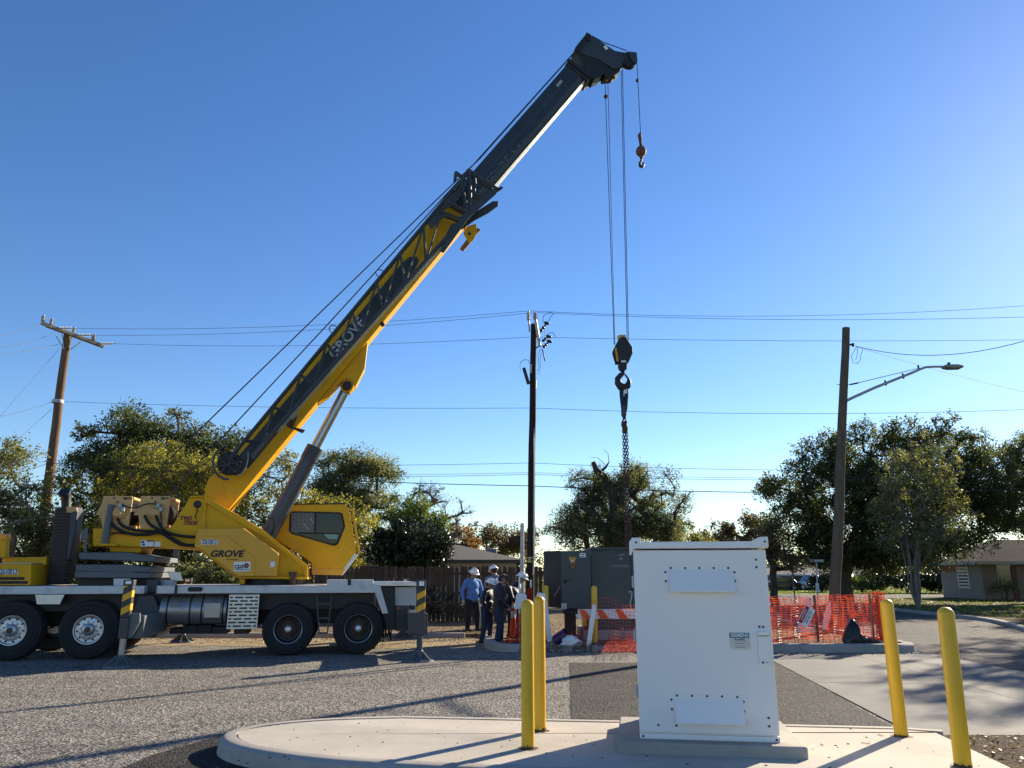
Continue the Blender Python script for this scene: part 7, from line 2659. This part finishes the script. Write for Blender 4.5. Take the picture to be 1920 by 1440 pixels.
def person(label, loc, heading, shirt, trousers, hat='white', height=1.72, lean=0.0, arms=None, feet=None, gloves=False, head_pitch=0.25, head_yaw=0.0, hem=True, group='the work crew'):
    """body grown from tapered limbs fused into one surface; local +x is where the person faces"""
    prims = []
    LR = Matrix.Rotation(lean, 4, 'Y')
    hipc = Vector((0, 0, 0.93))

    def U(x, y, z):
        return (LR @ (Vector((x, y, z)) - hipc)) + hipc

    def cap(a, b, ra, rb, m):
        prims.append(('c', Vector(a), Vector(b), ra, rb, m))

    def ell(c, r, m, rot=None):
        prims.append(('e', Vector(c), Vector(r), rot, 0, m))
    feet = feet or [(0.05, 0.11), (0.0, -0.11)]
    for (fx, fy), s in zip(feet, (1, -1)):
        hip = Vector((0.0, 0.09 * s, 0.90))
        knee = Vector((fx * 0.5 + 0.04, fy * 0.6 + 0.045 * s, 0.49))
        ank = Vector((fx, fy, 0.10))
        cap(hip, knee, 0.098, 0.072, 't')
        cap(knee, ank, 0.072, 0.056, 't')
        cap(ank + Vector((0, 0, -0.02)), ank + Vector((-0.04, 0, -0.055)), 0.050, 0.045, 'b')
        cap(ank + Vector((0.0, 0, -0.055)), ank + Vector((0.15, 0.01 * s, -0.062)), 0.046, 0.038, 'b')
    ell(Vector((0, 0, 0.93)), (0.125, 0.17, 0.13), 't')
    if hem:
        ell(U(0, 0, 0.93), (0.138, 0.182, 0.12), 's')
    ell(U(0.01, 0, 1.08), (0.132, 0.172, 0.17), 's')
    ell(U(0.0, 0, 1.28), (0.128, 0.190, 0.19), 's')
    cap(U(-0.005, 0.15, 1.41), U(-0.005, -0.15, 1.41), 0.075, 0.075, 's')
    cap(U(-0.01, 0, 1.44), U(0.01, 0, 1.53), 0.062, 0.056, 'k')
    cap(U(-0.02, 0.05, 1.455), U(-0.02, -0.05, 1.455), 0.06, 0.06, 's')
    arms = arms or [((-0.02, 0.27, 1.12), (0.08, 0.27, 0.88)), ((-0.02, -0.27, 1.12), (0.08, -0.27, 0.88))]
    for (el, ha), s in zip(arms, (1, -1)):
        sh = U(-0.005, 0.19 * s, 1.40)
        el, ha = U(*el), U(*ha)
        cap(sh, el, 0.067, 0.052, 's')
        fd = (ha - el).normalized()
        cap(el, ha, 0.052, 0.037, 's')
        gm_ = 'g' if gloves else 'k'
        pc = ha + fd * 0.075
        cap(ha, pc, 0.030, 0.036, gm_)
        sd_ = fd.cross(Vector((1, 0, 0)))
        if sd_.length < 0.2:
            sd_ = fd.cross(Vector((0, 1, 0)))
        sd_.normalize()
        cu = fd.cross(sd_).normalized()
        for k, ln in enumerate((0.075, 0.085, 0.08, 0.062)):
            b0 = pc + fd * 0.02 + sd_ * (0.030 - 0.020 * k)
            b1 = b0 + fd * ln * 0.55 + cu * 0.008
            b2 = b1 + fd * ln * 0.40 + cu * 0.028
            cap(b0, b1, 0.0105, 0.0095, gm_)
            cap(b1, b2, 0.0095, 0.008, gm_)
        cap(ha + fd * 0.03 + sd_ * 0.025, ha + fd * 0.08 + sd_ * 0.06 + cu * 0.01, 0.013, 0.010, gm_)
    # head
    HR = Matrix.Rotation(head_yaw, 4, 'Z') @ Matrix.Rotation(head_pitch + lean * 0.5, 4, 'Y')
    hc = U(0.02, 0, 1.56)

    def Hd(x, y, z):
        return hc + (HR @ Vector((x, y, z)))
    R3 = HR.to_3x3()
    ell(Hd(0.005, 0, 0.085), (0.098, 0.078, 0.105), 'k', R3)
    ell(Hd(0.035, 0, 0.02), (0.062, 0.058, 0.062), 'k', R3)
    cap(Hd(0.098, 0, 0.085), Hd(0.118, 0, 0.052), 0.012, 0.016, 'k')
    for s in (1, -1):
        ell(Hd(-0.005, 0.078 * s, 0.065), (0.022, 0.012, 0.034), 'k', R3)
        ell(Hd(0.092, 0.032 * s, 0.088), (0.014, 0.016, 0.010), 'd', R3)
    ell(Hd(0.096, 0, 0.018), (0.009, 0.024, 0.006), 'd', R3)
    ell(Hd(-0.035, 0, 0.08), (0.075, 0.080, 0.10), 'h', R3)
    m = MB()
    for p in prims:
        if p[0] == 'c':
            capsule(m, p[1], p[2], p[3], p[4])
        else:
            e = MB().ell((0, 0, 0), tuple(p[2]), 16, 10)
            mm = (p[3].to_4x4() if p[3] is not None else (LR if p[5] == 's' else Matrix.Identity(4)))
            e.xf(Matrix.Translation(p[1]) @ mm)
            m.add(e.v, e.f)
    sc = height / 1.755
    tmp = m.build('tmp', SKIN)
    md = tmp.modifiers.new('r', 'REMESH')
    md.mode = 'VOXEL'
    md.voxel_size = 0.0095
    md.use_smooth_shade = True
    sm = tmp.modifiers.new('s', 'SMOOTH')
    sm.factor = 0.5
    sm.iterations = 3
    dg = bpy.context.evaluated_depsgraph_get()
    me = bpy.data.meshes.new_from_object(tmp.evaluated_get(dg))
    bpy.data.objects.remove(tmp)
    me.name = 'person'
    keys = ['k', 's', 't', 'b', 'g', 'd', 'h']
    me.materials.clear()
    for k_, mt in zip(keys, (SKIN, shirt, trousers, BOOT, GLV, DRKF, HAIR)):
        me.materials.append(mt)
    n = len(me.polygons)
    ctr = np.empty(n * 3, dtype=np.float32)
    me.polygons.foreach_get('center', ctr)
    ctr = ctr.reshape(-1, 3)
    best = np.full(n, 1e9)
    idx = np.zeros(n, dtype=np.int32)
    for p in prims:
        if p[0] == 'c':
            a, b = np.array(p[1]), np.array(p[2])
            ab = b - a
            t = np.clip(((ctr - a) @ ab) / max(ab @ ab, 1e-9), 0, 1)
            d = np.linalg.norm(ctr - a - t[:, None] * ab, axis=1) - (p[3] + (p[4] - p[3]) * t)
        else:
            mm = np.array((p[3] if p[3] is not None else (LR.to_3x3() if p[5] == 's' else Matrix.Identity(3))))
            q = (ctr - np.array(p[1])) @ mm
            r_ = np.array(p[2])
            d = (np.linalg.norm(q / r_, axis=1) - 1) * r_.min()
        if p[5] == 's':
            d = d - 0.006
        if p[5] == 'd':
            d = d - 0.003
        w = d < best
        best[w] = d[w]
        idx[w] = keys.index(p[5])
    me.polygons.foreach_set('material_index', idx)
    me.polygons.foreach_set('use_smooth', np.ones(n, dtype=bool))
    o = bpy.data.objects.new('person', me)
    COL.objects.link(o)
    o.location = loc
    o.rotation_euler = (0, 0, heading)
    o.scale = (sc * 1.2, sc * 1.2, sc)
    tag(o, label, 'person', group)
    h = MB()
    if hat:
        white = hat == 'white'
        rx, ry, rz = (0.128, 0.108, 0.115) if white else (0.112, 0.092, 0.085)
        n_ = 24
        rows = []
        for i in range(7):
            th = PI / 2 * i / 6
            rows.append([Vector((rx * math.cos(th) * math.cos(a), ry * math.cos(th) * math.sin(a), rz * math.sin(th))) for a in [2 * PI * k / n_ for k in range(n_)]])
        brim = []
        for k in range(n_):
            a = 2 * PI * k / n_
            f = max(0.0, math.cos(a))
            ex = (0.022 + 0.032 * f) if white else (0.003 + 0.075 * f ** 2.0)
            brim.append(Vector(((rx + ex) * math.cos(a), (ry + (0.02 if white else 0.003)) * math.sin(a), -0.008 - 0.012 * f)))
        rows = [[p - Vector((0, 0, 0.010)) for p in brim], brim] + rows
        for i in range(len(rows) - 1):
            h.add(rows[i] + rows[i + 1], [(k, (k + 1) % n_, (k + 1) % n_ + n_, k + n_) for k in range(n_)])
        h.add(rows[0], [tuple(range(n_))])
        if white:
            h.tube([(-rx * 0.92, 0, rz * 0.45), (-rx * 0.5, 0, rz * 0.93), (0, 0, rz * 1.05), (rx * 0.5, 0, rz * 0.93), (rx * 0.92, 0, rz * 0.45)], 0.012, 8)
        ho = h.build('hard_hat' if white else 'cap', HATW if white else CAPM, o, smooth=50)
        ho.matrix_local = Matrix.Translation(Hd(0.0, 0, 0.115)) @ HR
        if white:
            lg = MB().box(rx * 0.985, rx * 1.0, -0.018, 0.018, 0.02, 0.045).build('hat_badge', DECB, ho)
        else:
            MB().lathe([(0.016, 0.0), (0.014, 0.004), (0.0, 0.004)], 12, (rx * 0.97, 0, 0.03), 'x').build('cap_badge', DECW, ho)
    return o


def foot(px, py, z):
    return gnd(px, py, z)


p = foot(885, 1184, 0.10)
person('worker in bright blue shirt and white hard hat standing on the kerb', (p.x, p.y, 0.11), R(-48), SHB, JEAND, 'white', 1.74, 0.0,
       [((0.02, 0.27, 1.14), (0.16, 0.20, 0.95)), ((-0.06, -0.28, 1.14), (0.0, -0.29, 0.90))], [(0.06, 0.12), (-0.02, -0.13)], True, 0.35)
p = at(928, 1166, 24.2)
person('worker in grey blue shirt and white hard hat farthest back by the fence', (p.x, 24.2, 0.11), R(120), SHG, JEAND, 'white', 1.84, 0.05,
       [((0.04, 0.26, 1.16), (0.26, 0.15, 1.08)), ((0.02, -0.26, 1.16), (0.24, -0.16, 1.06))], None, True, 0.35)
p = at(911, 1206, 20.75)
person('worker in dark clothes and white hard hat tucked behind the jacket wearing man', (p.x, 20.75, 0.0), R(-20), JKT, JEAN, 'white', 1.58, 0.10,
       [((0.0, 0.26, 1.12), (0.16, 0.18, 0.95)), ((0.0, -0.26, 1.12), (0.16, -0.18, 0.95))], [(0.06, 0.10), (-0.06, -0.12)], False, 0.3)
p = foot(934, 1210, 0.0)
person('worker in black jacket, blue jeans and brown cap standing in front', (p.x, p.y, 0.0), R(10), JKT, JEAN, 'cap', 1.72, 0.07,
       [((0.02, 0.27, 1.12), (0.20, 0.16, 0.98)), ((-0.03, -0.29, 1.12), (0.15, -0.22, 0.94))], [(0.07, 0.11), (-0.05, -0.13)], False, 0.45)
p = at(975, 1190, 20.6)
person('worker in black jacket and white hard hat bending over beside the steel post', (p.x + 0.1, 20.6, 0.11), R(172), JKT, JEAND, 'white', 1.70, 0.75,
       [((0.10, 0.24, 1.16), (0.10, 0.16, 0.92)), ((0.12, -0.24, 1.14), (0.14, -0.16, 0.90))], [(0.10, 0.12), (-0.06, -0.12)], True, 0.2)
p = at(957, 1188, 21.1)
person('worker in black jacket and white hard hat leaning in between cap wearer and bending man', (p.x, 21.1, 0.11), R(-10), JKT, JEAND, 'white', 1.66, 0.35,
       [((0.08, 0.25, 1.16), (0.26, 0.14, 1.02)), ((0.08, -0.25, 1.16), (0.28, -0.14, 1.02))], None, True, 0.25)
# water cooler behind the crew
q = at(909, 1143, 24.0)
cl = thing('water_cooler', 'pale green drink cooler standing behind the blue shirted worker', 'cooler', (q.x, 24.4, 0.10))
MB().lathe([(0.0, 0.0), (0.20, 0.0), (0.21, 0.04), (0.21, 0.62), (0.19, 0.64), (0.0, 0.64)], 24).build('body', mat('cooler_green', (0.26, 0.33, 0.15), 0.6), cl, smooth=40)
MB().lathe([(0.22, 0.64), (0.22, 0.70), (0.12, 0.74), (0.0, 0.74)], 24).build('lid', RW, cl, smooth=40)
